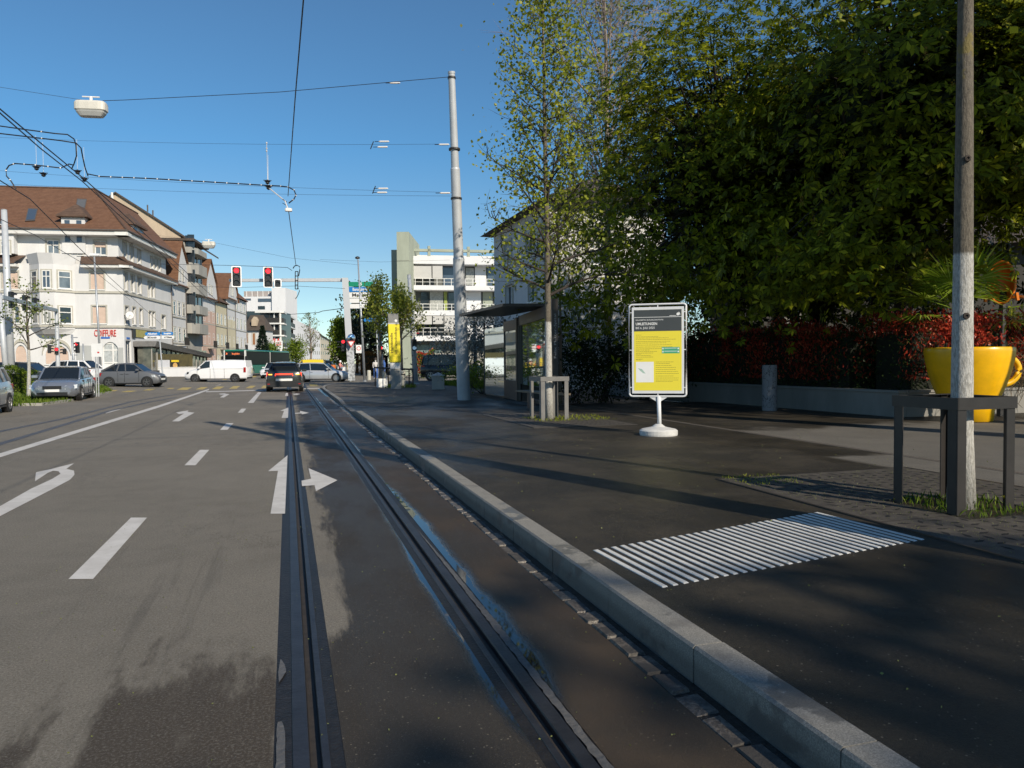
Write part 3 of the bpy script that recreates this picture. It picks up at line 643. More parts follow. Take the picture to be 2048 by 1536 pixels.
def skirt(w_, parent, u0, u1, z0, z1, out, mit0=0, mit1=0):
    mb = MB(); a = [w_.P(u0-mit0*out, z0, out), w_.P(u1+mit1*out, z0, out), w_.P(u1, z1, -.6), w_.P(u0, z1, -.6)]
    mb.quad(*a); mb.quad(w_.P(u0-mit0*out,z0-.12,out), w_.P(u1+mit1*out,z0-.12,out), a[1], a[0]); mb.build('roof', M_ROOFD, parent, world=True)
    t = MB(); t.hexa([w_.P(u0-mit0*out,z0-.38,0), w_.P(u1+mit1*out,z0-.38,0), w_.P(u1+mit1*(out-.15),z0-.38,out-.15), w_.P(u0-mit0*(out-.15),z0-.38,out-.15)], [w_.P(u0-mit0*out,z0-.13,0), w_.P(u1+mit1*out,z0-.13,0), w_.P(u1+mit1*(out-.1),z0-.13,out-.1), w_.P(u0-mit0*(out-.1),z0-.13,out-.1)])
    t.build('cornice', M_TRIMW, parent, world=True)
skirt(wf, h, bu1+.4, wf.W, z_sk0, z_sk1, .95, -.5, 1); skirt(wf, h, 0, bu0-.4, z_sk0, z_sk1, .95, 0, -.5); skirt(wr_, h, 0, wr_.W, z_sk0, z_sk1, .95, 1, 0)
# main roof: two wings meeting at the corner
E = wf.P(wf.W+.75, z_eav+.15, .75)+wr_.n*.0; zr = zat(170, 386, 80); RD = 8.2
Rg = Vector((C0.x, C0.y, zr))-wf.n*RD*.95-wr_.n*RD*.62; Rl = Rg-wf.u*25; Rb = Rg+wr_.u*13; eL = wf.P(-2, z_eav+.15, .75)
eR = wr_.P(wr_.W+.2, z_eav+.15, .75); E = (Vector((C0.x,C0.y,z_eav+.15))+wf.n*.75+wr_.n*.75)
mb = MB(); mb.quad(eL, E, Rg, Rl); mb.poly([E, eR, Rb, Rg]); mb.poly([eR, eR-wr_.n*12, Rb]); mb.poly([eL, Rl, eL-wf.n*18])
mb.build('roof', M_ROOF, h, world=True)
mb = MB()
for a, b in ((eL, E), (E, eR)): mb.tube([a, b], .1, 6)
mb.build('gutter', M_TIN, h, world=True)
mb = MB()
for a, b, nn in ((eL, E, wf.n), (E, eR, wr_.n)):
    dz = Vector((0,0,-.45)); mb.hexa([a+dz-nn*.12, b+dz-nn*.12, b+dz-nn*1.2, a+dz-nn*1.2], [a-nn*.06+Vector((0,0,-.1)), b-nn*.06+Vector((0,0,-.1)), b-nn*1.2+Vector((0,0,-.1)), a-nn*1.2+Vector((0,0,-.1))])
mb.build('cornice', M_TRIMW, h, world=True)
mb = MB(); mb.tube([E, Rg, Rl], .13, 6); mb.tube([Rg, Rb], .13, 6); mb.build('ridge', M_ROOFD, h, world=True)
# dormers and skylights on the front slope
def dormer(wl, parent, u0, u1, z0, z1, out, back, roofm=M_ROOF, wins=2, wallm=M_WH):
    d = MB(); wl.slab(d, u0, u1, z0, z1, out-back, out); o = d.build('dormer', wallm, parent, world=True)
    def sub(mb_, nm, mm):
        q = mb_.build(nm, mm); q.parent = o
        for v in q.data.vertices: v.co = parent.matrix_basis.inverted() @ v.co
    r = MB(); ov = .35; uc = (u0+u1)/2
    a, b, c, e = wl.P(u0-ov,z1,out+ov), wl.P(u1+ov,z1,out+ov), wl.P(u1+ov,z1,out-back), wl.P(u0-ov,z1,out-back); ra, rb = wl.P(uc,z1+1.3,out-.9), wl.P(uc,z1+1.3,out-back-1.2)
    r.poly([a,b,ra]); r.quad(b,c,rb,ra); r.quad(e,a,ra,rb); dz = Vector((0,0,-.16)); r.quad(a+dz,b+dz,b,a); r.quad(b+dz,c+dz,c,b); r.quad(e+dz,a+dz,a,e); r.quad(a+dz, e+dz, c+dz, b+dz); sub(r, 'roof', M_ROOFD)
    n = wins; W = (u1-u0)
    for i in range(n):
        cu = u0+W*(i+.5)/n; hw = W/n*.22; g = MB(); wl.slab(g, cu-hw, cu+hw, z0+(z1-z0)*.3, z1-(z1-z0)*.12, out+.003, out+.02); sub(g, 'pane', M_GLASSB)
    return o
u0, _ = wf.uv(123, 450, -.4); u1, _ = wf.uv(170, 450, -.4)
dormer(wf, h, u0, u1, z_sk1+.2, ZA(434), -.35, 4, wins=2)
up_n = ((Rg-E).cross(Rl-Rg)).normalized(); 
if up_n.z < 0: up_n = -up_n
def onroof(px, py, O, n, off=0.0):
    d = ray(px, py); t = (O+n*off-CAM).dot(n)/d.dot(n); return CAM+d*t
for q, mm in (((56,416),(76,417),(70,441),(50,442)), M_GLASSB), (((154,397),(174,398),(170,417),(151,416)), mat('slate_panel', (.12,.12,.12), .4, .15, 6)):
    b = [onroof(x, y, E, up_n, .02) for x, y in q]; t = [onroof(x, y, E, up_n, .10)for x, y in q]
    mb = MB(); mb.hexa(b, t); sk = mb.build('skylight', M_TIN, h, world=True)
    c = sum(t, Vector())/4; t2 = [c+(p-c)*.82+up_n*.012 for p in t]; g = MB(); g.poly(t2); o = g.build('pane', mm); o.parent = sk
    for v in o.data.vertices: v.co = h.matrix_basis.inverted() @ v.co
# right-hand dormer
u0, _ = wr_.uv(255, 460, -.5); u1, _ = wr_.uv(272, 460, -.5)
dormer(wr_, h, 4.0, 7.2, z_eav-.6, z_eav+1.7, -.3, 4, wins=2)
# left gable of the front
g0, g1 = wf.uv(-60, 500)[0], wf.uv(31, 500)[0]; gm_ = (g0+g1)/2-.5
mb = MB(); pts = [wf.P(g0,z_sk1,.3), wf.P(g1,z_sk1,.3), wf.P(g1,ZA(470),.3), wf.P(gm_,ZA(428),.3), wf.P(g0,ZA(470),.3)]; mb.prism(pts, -wf.n*1.5); mb.build('gable', M_WH, h, world=True)
mb = MB(); a, b, c = wf.P(g1+.5,ZA(474),.7), wf.P(gm_,ZA(424),.7), wf.P(g0-.5,ZA(474),.7); k = -wf.n*7
mb.quad(a, a+k, b+k, b); mb.quad(b, b+k, c+k, c); mb.build('roof', M_ROOF, h, world=True)
wg = Wall(wf.P(0,0,.302), wf.P(wf.W,0,.302))
for q in ((2,482,20,508), (-4,444,12,458)): wg.window(wg.rect(*q), h, rev=-.015, kind='cross')
# shop sign band, canopy, clock, lettering
text("COIFFURE", .92, mat('sign_red', (.55,.03,.02), .5, 0), frame(wf.P(wf.uv(210.7,666)[0], ZA(667), .06), wf.u), h, ext=.03, bold=.0, width=wf.rect(189,661,232.5,671)[2]-wf.rect(189,661,232.5,671)[0])
def panel(wl, parent, name, m, r, o0, o1):
    mb = MB(); wl.slab(mb, r[0], r[2], r[1], r[3], o0, o1); return mb.build(name, m, parent, world=True)
panel(wf, h, 'street_name_plate', mat('plate_blue', (.02,.12,.45), .4, .05), wf.rect(202,674,220,677.3), .002, .04)
panel(wr_, h, 'street_name_plate', bpy.data.materials['plate_blue'], wr_.rect(253,674.5,259,678.5), .002, .04)
ck = thing('wall_clock', 'round white clock on the corner of the white house', 'clock', wr_.P(.0, ZA(630.5), .55)); 
cn = (CAM-ck.location); cn.z = 0; cn.normalize(); p0 = ck.location
MB().cyl(p0-cn*.10, p0+cn*.04, .40, n=28).build('clock_case', mat('clock_rim', (.35,.34,.33), .4, 0), ck, world=True)
MB().cyl(p0+cn*.035, p0+cn*.05, .35, n=28).build('clock_face', M_TRIMW, ck, world=True)
cu = Vector((-cn.y, cn.x, 0))
mb = MB()
for a, L in ((R(125), .20), (R(205), .28)): d = cu*math.sin(a)+Vector((0,0,1))*math.cos(a); mb.tube([p0+cn*.056, p0+cn*.056+d*L], .012, 5)
mb.build('clock_hand', M_DARK, ck, world=True)
MB().tube([p0, wr_.P(.1, p0.z, .0)], .03, 6).build('bracket', M_DARK, ck, world=True)
# yellow awning-sign, cafe glass front and canopy along the right side
r = wr_.rect(269,657,291,675); panel(wr_, h, 'shop_sign', mat('sign_ochre', (.50,.44,.12), .5, .5, 2, col2=(.30,.26,.08)), r, .02, .12)
r = wr_.rect(263,656,269,676); panel(wr_, h, 'shop_sign', M_DARK, r, .02, .14)
cf = bldg('cafe_front', 'dark glazed cafe terrace with sloping grey canopy beside the white house', 'cafe', wr_.P(2, 0))
a0, a1 = wr_.uv(266,700)[0], wr_.W+9.5
mb = MB(); zc0, zc1 = ZA(681), ZA(690, 330, 86)
mb.hexa([wr_.P(a0,ZA(692),.05), wr_.P(a1,ZA(692)-1.0,.05), wr_.P(a1,ZA(692)-1.0,2.1), wr_.P(a0,ZA(692),2.1)], [wr_.P(a0,ZA(681),.05), wr_.P(a1,ZA(681)-1.1,.05), wr_.P(a1,ZA(681)-1.1,2.3), wr_.P(a0,ZA(681),2.3)])
mb.build('canopy', mat('canopy_grey', (.16,.155,.15), .6, .2, 3), cf, world=True)
mb = MB(); wr_.slab(mb, a0+.4, a1-.3, .9, ZA(692)-.1, .3, 1.6); mb.build('glazing', mat('cafe_glass', (.05,.055,.05), .12, .6, 1.2, spec=.7, col2=(.16,.16,.13)), cf, world=True)
for i in range(14): u = a0+.4+(a1-a0-.8)*i/13; mb = MB(); wr_.slab(mb, u-.06, u+.06, .9, ZA(692)-.2, 1.605, 1.68); mb.build('mullion', M_CONC, cf, world=True)
mb = MB(); wr_.slab(mb, a0+.4, a1-.3, 0, .9, .3, 1.7); mb.build('plinth', M_DARK, cf, world=True)
lw = Wall(gp(302, 76), gp(392, 82)); lw2 = bldg('low_wall', 'low pale rendered wall in front of the cafe terrace', 'wall', lw.A)
mb = MB(); lw.slab(mb, -2.6, lw.W, 0, .95+.2, -.25, 0); mb.build('wall', M_WH2, lw2, world=True)
mb = MB(); lw.slab(mb, -2.65, lw.W+.05, .95+.2, 1.22, -.3, .05); mb.build('coping', M_TRIMW, lw2, world=True)
hd = bldg('terrace_screen', 'dark terrace screen with a yellow poster and a white panel above the low wall', 'screen', lw.A)
mb = MB(); lw.slab(mb, .2, lw.W-.4, 1.25, 2.6, -.14, -.08); mb.build('screen', mat('screen_dark', (.05,.045,.025), .6, .6, 2, col2=(.12,.10,.04)), hd, world=True)
r = lw.rect(314,720,340,736); panel(lw, hd, 'panel', mat('panel_grey', (.55,.56,.60), .6, .1), r, -.07, -.03)
r = lw.rect(342,720,359,737); panel(lw, hd, 'poster', M_DARK, r, -.07, -.03)
r2 = lw.rect(343,720,358,724); panel(lw, hd, 'poster_header', mat('poster_yellow', (.75,.55,.03), .5, .1), r2, -.028, -.02)
c_ = lw.P((r[0]+r[2])/2, (r[1]+r[3])/2-.15, -.026); MB().cyl(c_, c_+lw.n*.01, .32, n=20).build('poster_disc', mat('disc_yellow', (.70,.50,.15), .5, .4, 6, col2=(.5,.25,.12)), hd, world=True)
MB().tube([wr_.P(wr_.W-.1,0,.12), wr_.P(wr_.W-.1,z_sk0,.12)], .06, 6).build('downpipe', M_TIN, h, world=True)
# ---------------- beige gable house behind it
wb = Wall(gp(160, 98), gp(362, 100.1)); b = bldg('gable_house', 'tall beige windowless gable wall behind the corner house roof', 'house', wb.A)
zz = lambda x, y: wb.uv(x, y)
pts = [zz(160,440), zz(207,403), zz(232,386), zz(361,469), zz(361,760), zz(160,760)]
MB().prism([wb.P(u, max(0,z)) for u, z in pts], -wb.n*10).build('wall', M_BEI, b, world=True)
e1, e2, e3 = [wb.P(*zz(x,y), .3) for x, y in ((204,403),(232,384),(403,494))]
mb = MB(); k = -wb.n*10.6; t = Vector((0,0,-.22)); mb.hexa([e1+t, e2+t, e2+t+k, e1+t+k], [e1, e2, e2+k, e1+k]); mb.hexa([e2+t, e3+t, e3+t+k, e2+t+k], [e2, e3, e3+k, e2+k]); mb.build('roof', M_ROOFG, b, world=True)
cp = wb.P(*zz(226,413), .25); MB().tube([cp, Vector((cp.x,cp.y,wb.uv(226,386)[1]))], [.22,.16], 8).build('chimney', M_TRIMW, b, world=True)
for x, y in ((281,410),(292,421)): q = wb.P(*zz(x,y+4), -3); MB().tube([q, q+Vector((0,0,.9))], .1, 6).build('vent', M_TIN, b, world=True)
# ---------------- row of houses along the street to the junction
def dl(px): return 72*530/(780-px)
def rowwall(a, b): return Wall(gp(a, dl(a)), gp(b, dl(b)))
ROWG = 'houses in the row along the side street'
def gridw(wl, parent, us, zs, w, hh, **k):
    for u in us:
        for z in zs: wl.window((u-w/2, z, u+w/2, z+hh), parent, sill=False, rev=-.02, out=.0, **k)
def rowhouse(name, label, a, b, ywall, gable, wallm, lowm=None, roofm=M_ROOF, nw=3, depth=9, side=0, ylow=645):
    wl = rowwall(a, b); o = bldg(name, label, 'house', wl.A, ROWG); pm = (a+b)/2; D = dl(pm); z1 = zat(pm, ywall, D)
    wl.face(z1, [], o, wallm, depth=depth, name='wall')
    if lowm: band(wl, o, 0, wl.W, 0, zat(pm, ylow, D), .06, lowm, 'lower_wall')
    ov = .5
    mb = MB(); e0, e1 = wl.P(-.1,z1,ov), wl.P(wl.W+.1,z1,ov); rz = z1+4.2; r0, r1 = wl.P(-.1,rz,-depth*.45), wl.P(wl.W+.1,rz,-depth*.45); k0, k1 = wl.P(-.1,z1,-depth), wl.P(wl.W+.1,z1,-depth)
    mb.quad(e0,e1,r1,r0); mb.quad(r0,r1,k1,k0); mb.poly([e0,r0,k0]); mb.poly([e1,k1,r1]); mb.build('roof', roofm, o, world=True)
    if gable:
        ga, gb, gx, gy = gable; ua, ub, ux = wl.uv(ga,gy+40)[0], wl.uv(gb,gy+40)[0], wl.uv(gx,gy)[0]; zt = wl.uv(gx,gy)[1]
        mb = MB(); mb.prism([wl.P(ua,z1-.1,.25), wl.P(ub,z1-.1,.25), wl.P(ub-(ub-ux)*.25,z1+(zt-z1)*.45,.25), wl.P(ux,zt,.25), wl.P(ua+(ux-ua)*.25,z1+(zt-z1)*.45,.25)], -wl.n*4); gb_ = mb.build('gable', wallm, o, world=True)
        mb = MB(); k = -wl.n*depth
        A_, M1, T_, M2, B_ = wl.P(ua-.25,z1-.2,.5), wl.P(ua+(ux-ua)*.25-.15,z1+(zt-z1)*.45+.1,.5), wl.P(ux,zt+.25,.5), wl.P(ub-(ub-ux)*.25+.15,z1+(zt-z1)*.45+.1,.5), wl.P(ub+.25,z1-.2,.5)
        for p, q in ((A_,M1),(M1,T_),(T_,M2),(M2,B_)): mb.quad(p, q, q+k, p+k)
        mb.build('gable_roof', roofm, o, world=True)
        for z in (z1+.7, z1+(zt-z1)*.42): gridw(wl, o, [ux-.6, ux+.6], [z], .55, 1.2, kind='none', trim=M_TRIM) if False else None
        wlg = Wall(wl.P(0,0,.26), wl.P(wl.W,0,.26)); gridw(wlg, o, [ux-.7, ux+.7], [z1+.6], .7, 1.3, kind='none')
    zs = [1.2+3.15*i for i in range(int((z1-1.8)/3.15)+1) if 1.2+3.15*i+1.7 < z1]
    us = [wl.W*(i+.5)/nw for i in range(nw)]; gridw(wl, o, us, zs, min(1.0, wl.W/nw*.5), 1.6, kind='tee')
    zc = 4.0
    while zc < z1-1: band(wl, o, 0, wl.W, zc, zc+.15, .08); zc += 3.15
    MB().tube([wl.P(wl.W-.1,0,.1), wl.P(wl.W-.1,z1,.1)], .05, 5).build('downpipe', M_TIN, o, world=True)
    # balcony with iron railing
    if zs[1:]:
        u = wl.W*.5; zb = zs[1]-.5; mb = MB(); wl.slab(mb, u-1.1, u+1.1, zb-.12, zb, 0.02, .9); bal = mb.build('balcony', M_CONC, o, world=True)
        mb = MB(); wl.slab(mb, u-1.1, u+1.1, zb+.9, zb+.96, .85, .9)
        for i in range(12): uu = u-1.08+2.16*i/11; mb.tube([wl.P(uu,zb,.87), wl.P(uu,zb+.9,.87)], .025, 4)
        rl = mb.build('railing', M_DARK); rl.parent = bal
        for v in rl.data.vertices: v.co = o.matrix_basis.inverted() @ v.co
    return o, wl, z1
rowhouse('gabled_house', 'white gabled house with brown roof squeezed between corner house and concrete balconies', 345.5, 374, 572, (347,376,357,486), M_WH, nw=3)
rowhouse('gabled_house', 'white and pink house with a steep gable right of the concrete balconies', 405, 432, 598, (404,431,416,521), M_WH, M_PINK, nw=3, ylow=622)
rowhouse('gabled_house', 'yellowish house with brown roof and dormer behind the left gantry arm', 432.5, 455, 606, None, M_YEW, nw=3, roofm=M_ROOFD)
rowhouse('gabled_house', 'cream house with narrow gable and iron balconies left of the hanging signals', 455.5, 472, 600, (450,472,460.5,549), M_WH, M_YEW, nw=2, ylow=640)
rowhouse('gabled_house', 'last white townhouse of the row with short mansard roof', 472.5, 494, 600, None, M_WH2, nw=3, roofm=M_ROOF)
# concrete block with balconies
wc = rowwall(374.5, 404.5); o = bldg('balcony_block', 'grey concrete block with stacked angular balconies', 'building', wc.A); zt = zat(390, 492, dl(390))
wc.face(zt, [], o, M_CONC, depth=9)
mb = MB(); wc.slab(mb, -.3, wc.W, zt, zt+.3, -9, 1.2); mb.build('roof', M_ROOFG, o, world=True)
for (y0, y1) in ((500,511),(530,551),(568,590),(612,629),(648,668)):
    D = dl(392); z0, z1 = zat(392, y1, D-2), zat(392, y0, D-2); mb = MB()
    prof = [(-.1,0),(-.1,.7),(1.4,1.3),(wc.W-1.8,1.3),(wc.W-.9,.7),(wc.W-.9,0)]
    mb.loft([[wc.P(u, z, q+.001) for u, q in prof] for z in (z0, z1)], True, True).build('balcony', M_CONC, o, world=True)
    mb = MB(); wc.slab(mb, .3, wc.W-.3, z1, z1+1.5, .01, .25) ; wc.slab(mb, .2, .3, z1, z1+1.6, .3, 1.1); g = mb.build('glazing', M_GLASS, o, world=True)
    for i in range(4): m2 = MB(); u = .5+(wc.W-1)*i/3; wc.slab(m2, u-.06, u+.06, z1, z1+1.6, .26, .34); m2.build('window_frame', M_TRIMW, o, world=True)
# small brown-roofed house with dormer
ws = Wall(gp(492.5, 150), gp(534, 150)); o = bldg('small_house', 'small cream house with brown roof and pointed dormer behind the fir', 'house', ws.A); zw = ws.uv(515, 659)[1]
ws.face(zw, [], o, M_WH, depth=4); zr_ = ws.uv(515, 629)[1]
mb = MB(); mb.quad(ws.P(-.5,zw-.2,.6), ws.P(ws.W+.4,zw-.2,.6), ws.P(ws.W-1.2,zr_,-2), ws.P(.3,zr_,-2)); mb.quad(ws.P(.3,zr_,-4), ws.P(ws.W-1.2,zr_,-2), ws.P(ws.W+.4,zw-.2,-4.5), ws.P(-.5,zw-.2,-4.5)); mb.poly([ws.P(ws.W+.4,zw-.2,.6), ws.P(ws.W+.4,zw-.2,-4.5), ws.P(ws.W-1.2,zr_,-2)]); mb.build('roof', M_ROOFG, o, world=True)
r = ws.rect(504,640,514,652); d = MB(); uc = (r[0]+r[2])/2; d.prism([ws.P(r[0],r[1],.3), ws.P(r[2],r[1],.3), ws.P(r[2],r[3],.3), ws.P(uc,r[3]+.7,.3), ws.P(r[0],r[3],.3)], -ws.n*3); dm = d.build('dormer', M_BEI, o, world=True)
for q in ((493,666,496,686),(505,666,511,690),(520,664,526,672)): ws.window(ws.rect(*q), o, rev=-.02, glass=M_WOODD, kind='none', sill=False)
# modern white block with set back storeys
wm = Wall(gp(472, 225), gp(574, 225)); o = bldg('white_block', 'white stepped apartment block rising behind the brown roofs', 'building', wm.A)
def blk(parent, wl, x0,y0,x1,y1, m, out=0, back=12, name='wall'):
    r = wl.rect(x0,y0,x1,y1); mb = MB(); wl.slab(mb, r[0], r[2], r[1], r[3], out-back, out); return mb.build(name, m, parent, world=True)
blk(o, wm, 487,593,545,700, M_WH2); blk(o, wm, 545.5,576,573,700, M_WH2, .6); blk(o, wm, 483,581,544,591.5, mat('roof_screen', (.34,.30,.28), .7, .15, 1), -2, name='roof_screen')
blk(o, wm, 482,597,502,601, M_GLASSB, .06, .05, 'window_band'); blk(o, wm, 516,597,544,604, M_GLASSB, .06, .05, 'window_band'); blk(o, wm, 516,612,530,619, M_GLASS, .06, .05, 'window_band')
for x in range(488, 544, 11): blk(o, wm, x, 581, x+1.2, 592, M_TRIMW, -1.9, .1, 'post')
wq = Wall(gp(530, 232), gp(570, 232)); wq2 = Wall(gp(570, 232), gp(591.5, 262)); o = bldg('white_gable_block', 'plain white block with sloping roof edge behind the dark office', 'building', wq.A)
zt1, zt2 = zat(570, 600, 232), zat(591.5, 612, 262)
mb = MB(); mb.prism([wq.P(0,0), wq.P(wq.W,0), wq.P(wq.W,zt1), wq.P(0,zt1)], -wq.n*14); mb.hexa([wq2.P(0,0), wq2.P(wq2.W,0), wq2.P(wq2.W,0,-14), wq2.P(0,0,-14)], [wq2.P(0,zt1), wq2.P(wq2.W,zt2), wq2.P(wq2.W,zt2,-14), wq2.P(0,zt1,-14)]); mb.build('wall', M_WH2, o, world=True)
mb = MB(); mb.tube([wq2.P(0,zt1+.2,.3), wq2.P(wq2.W,zt2+.2,.3)], .35, 4); mb.build('roof_edge', M_TIN, o, world=True)
# dark office building with white floor bands
wo = Wall(gp(515, 190), gp(560, 190)); wo2 = Wall(gp(560, 190), gp(584, 222)); o = bldg('office_building', 'dark glazed office building with white floor bands and red petrol lettering', 'building', wo.A)
for w_, D0 in ((wo,190),(wo2,190)):
    zt = zat(560, 623, 190); w_.face(zt, [], o, M_GLASS, depth=10)
    for y0, y1 in ((622,626),(646,648.8),(670,672.8),(694,696.4)):
        band(w_, o, -.3 if w_ is wo2 else 0, w_.W+.3, zat(560,y1,190), zat(560,y0,190), 1.25, M_TRIMW, 'floor_band')
    for y0, y1 in ((636,646),(660,670),(686,694)): band(w_, o, 0, w_.W, zat(560,y1,190), zat(560,y0,190), 1.1, M_DARK, 'parapet')
    for i in range(6): u = w_.W*i/5; band(w_, o, u-.12, u+.12, 0, zt, .5, M_DARK if i % 2 else M_TRIMW, 'mullion')
sg_ = Wall(gp(533, 186), gp(584, 186)); band(sg_, o, sg_.uv(533,683)[0], sg_.uv(561,683)[0], sg_.uv(540,688)[1], sg_.uv(540,678)[1], .25, M_TRIMW, 'sign_board')
text("AVIA", 1.9, bpy.data.materials['sign_red'], frame(sg_.P(sg_.uv(546,683)[0], sg_.uv(546,683.3)[1], .28), sg_.u), o, ext=.02, bold=.05)
# far slabs
for nm, lb, px0, px1, D, D2, y0, y1, m, rf in (('far_block','far white slab block right of the office building',590,641,290,330,638,664,M_WH2,None),('far_block','far beige apartment block with brown roof behind bare trees',641.5,684,330,380,668,694,stucco('stucco_far',(.55,.50,.40)),M_ROOFG)):
    wl = Wall(gp(px0, D), gp(px1, D2)); o = bldg(nm, lb, 'building', wl.A)
    za, zb = zat(px0, y0, D), zat(px1, y1, D2)
    mb = MB(); mb.hexa([wl.P(0,0), wl.P(wl.W,0), wl.P(wl.W,0,-15), wl.P(0,0,-15)], [wl.P(0,za), wl.P(wl.W,zb), wl.P(wl.W,zb,-15), wl.P(0,za,-15)]); mb.build('wall', m, o, world=True)
    if rf: mb = MB(); mb.quad(wl.P(-1,za-.3,1), wl.P(wl.W+1,zb-.3,1), wl.P(wl.W+1,zb+4,-6), wl.P(-1,za+4,-6)); mb.quad(wl.P(-1,za-.3,1), wl.P(-1,za+4,-6), wl.P(-1,za-.3,-15), wl.P(-1,za-.6,-15)); mb.build('roof', rf, o, world=True)
    n = 12
    for i in range(n):
        for z in range(4):
            zz_ = 2+z*3.3; 
            if zz_+1.5 < za+(zb-za)*i/n: mb = MB(); u = wl.W*(i+.5)/n; wl.slab(mb, u-.7, u+.7, zz_, zz_+1.5, .01, .06); mb.build('window', M_GLASSB if rf else M_CURT, o, world=True)
# ---------------- modern balcony building on the right side of the junction
DM = 84; wv = Wall(gp(817, DM), gp(1012, DM+2)); o = bldg('balcony_building', 'modern white building with long balconies and grey awnings', 'building', wv.A)
ZM = lambda y: zat(900, y, DM)
wv.face(ZM(517), [], o, mat('facade_dark', (.07,.075,.07), .5, .3, .6, col2=(.13,.135,.12)), depth=14)
mb = MB(); wv.slab(mb, -.4, wv.W, ZM(506), ZM(516), -13, -1.5); mb.build('attic', M_TRIMW, o, world=True)
for y0, y1 in ((516,531),(573,582),(622,632),(672,682)): band(wv, o, -.5, wv.W, ZM(y1), ZM(y0), 1.7, M_WH2, 'balcony_band')
mb = MB()
for y0, y1 in ((500,505),): wv.slab(mb, .4, wv.W, ZM(y1), ZM(y0), .5, 1.0)
for x in (857, 935, 1000): u = wv.uv(x, 500)[0]; wv.slab(mb, u-.15, u+.15, ZM(517), ZM(494), .5, 1.0)
mb.build('pergola', M_CONG, o, world=True)
for x0,y0,x1,y1 in ((819,532,863,557),(865,532,885,556),(820,632,864,648.5),(866,632,887,648),(889,632,912,661)): r = wv.rect(x0,y0,x1,y1,1.6); mb = MB(); wv.slab(mb, r[0], r[2], r[1], r[3], 1.52, 1.62); mb.build('awning', M_BLINDG, o, world=True)
for x0,y0,x1,y1,mm in ((886,532,908,572,M_GLASSB),(842,583,858,621,M_GLASS),(860,583,886,621,M_CURT),(888,583,894,621,mat('curtain_green',(.28,.33,.08),.8,.2)),(897,583,912,621,M_GLASS),(822,650,870,671,M_GLASS),(824,661,838,667,mat('red_cloth',(.5,.03,.05),.7,.1)),(833,690,882,706,mat('garage_teal',(.13,.19,.19),.6,.15,2)),(932,536,948,570,M_CURT),(950,533,972,572,M_WH2),(975,533,990,572,M_GLASSB),(932,584,962,620,M_WH2),(966,584,985,620,M_CONG),(988,584,1005,620,M_GLASS),(930,634,1005,671,M_WH2)):
    r = wv.rect(x0,y0,x1,y1,.1); mb = MB(); wv.slab(mb, r[0], r[2], r[1], r[3], .01, .12 if mm is not bpy.data.materials.get('red_cloth') else .2); mb.build('window' if mm in (M_GLASS, M_GLASSB) else 'facade_panel', mm, o, world=True)
for y0, y1 in ((559,573),(609,622),(656,672)):
    mb = MB(); z0, z1 = ZM(y1), ZM(y0); wv.slab(mb, 0, wv.W, z1-.06, z1, 1.6, 1.68); wv.slab(mb, 0, wv.W, z0+.45*(z1-z0), z0+.45*(z1-z0)+.04, 1.62, 1.66)
    for i in range(15): u = wv.W*i/14; wv.slab(mb, u-.03, u+.03, z0, z1, 1.61, 1.67)
    mb.build('railing', M_TRIMW, o, world=True)
mb = MB(); wv.slab(mb, 0, wv.W, 0, ZM(706), .01, .1); mb.build('plinth', M_CONC, o, world=True)
wt = Wall(gp(796.5, 79), gp(821, 79)); o = bldg('concrete_tower', 'greenish concrete stair tower at the left end of the balcony building', 'tower', wt.A)
mb = MB(); wt.slab(mb, 0, wt.W, 0, zat(808, 465, 79), -9, 0); mb.build('wall', M_CONG, o, world=True)
mb = MB(); wt.slab(mb, -1.1, -.02, 0, zat(790, 500, 82), -14, -3.2); mb.build('side_wall', M_CONG, o, world=True)
for y in (522, 573, 622, 673): band(wt, o, 0, wt.W, zat(808,y+.5,79), zat(808,y,79), .012, M_TIN, 'joint')
# ---------------- white house behind the shelter
cR = gp(1103, 35.5); cL = gp(990, 45); cX = gp(1330, 38); o = bldg('white_house', 'white plastered house with dark hipped roof behind the tram shelter', 'house', cR)
w1 = Wall(cL, cR); w2 = Wall(cR, cX); ze = zat(1103, 404, 35.5); 
M_WHH = stucco('stucco_house', (.60,.60,.60), .05)
wins1 = [w1.rect(*q) for q in ((1009,484,1023,529),(1012,570,1026,613),(1058,567,1073,603),(1053,470,1068,505))]
w1.face(ze, wins1, o, M_WHH); w2.face(ze, [w2.rect(1180,480,1205,530), w2.rect(1180,600,1205,650)], o, stucco('stucco_house_side', (.58,.57,.53)))
for r in wins1: w1.window(r, o, kind='mull', blind=.35 if r is wins1[0] else 0, bm=M_BLINDG)
for q in ((1180,480,1205,530),(1180,600,1205,650)): w2.window(w2.rect(*q), o)
mb = MB(); pk = Vector((cR.x, cR.y, ze+2.6))+(w2.u*4.5-w1.u*4.5); a, b_, c = [Vector((q.x,q.y,ze)) for q in (cL, cR, cX)]; a = a+w1.n*.7-w1.u*.7; b_ = b_+w1.n*.7+w2.n*.7; c = c+w2.n*.7+w2.u*.7; e_ = a+(c-b_)
mb.poly([a,b_,pk]); mb.poly([b_,c,pk]); mb.poly([c,e_,pk]); mb.poly([e_,a,pk]); mb.poly([a,e_,c,b_]); mb.build('roof', M_ROOFG, o, world=True)
MB().tube([Vector((cR.x,cR.y,0))+w1.n*.1+w2.n*.1, Vector((cR.x,cR.y,ze))+w1.n*.1+w2.n*.1], .07, 6).build('downpipe', M_BLINDG, o, world=True)
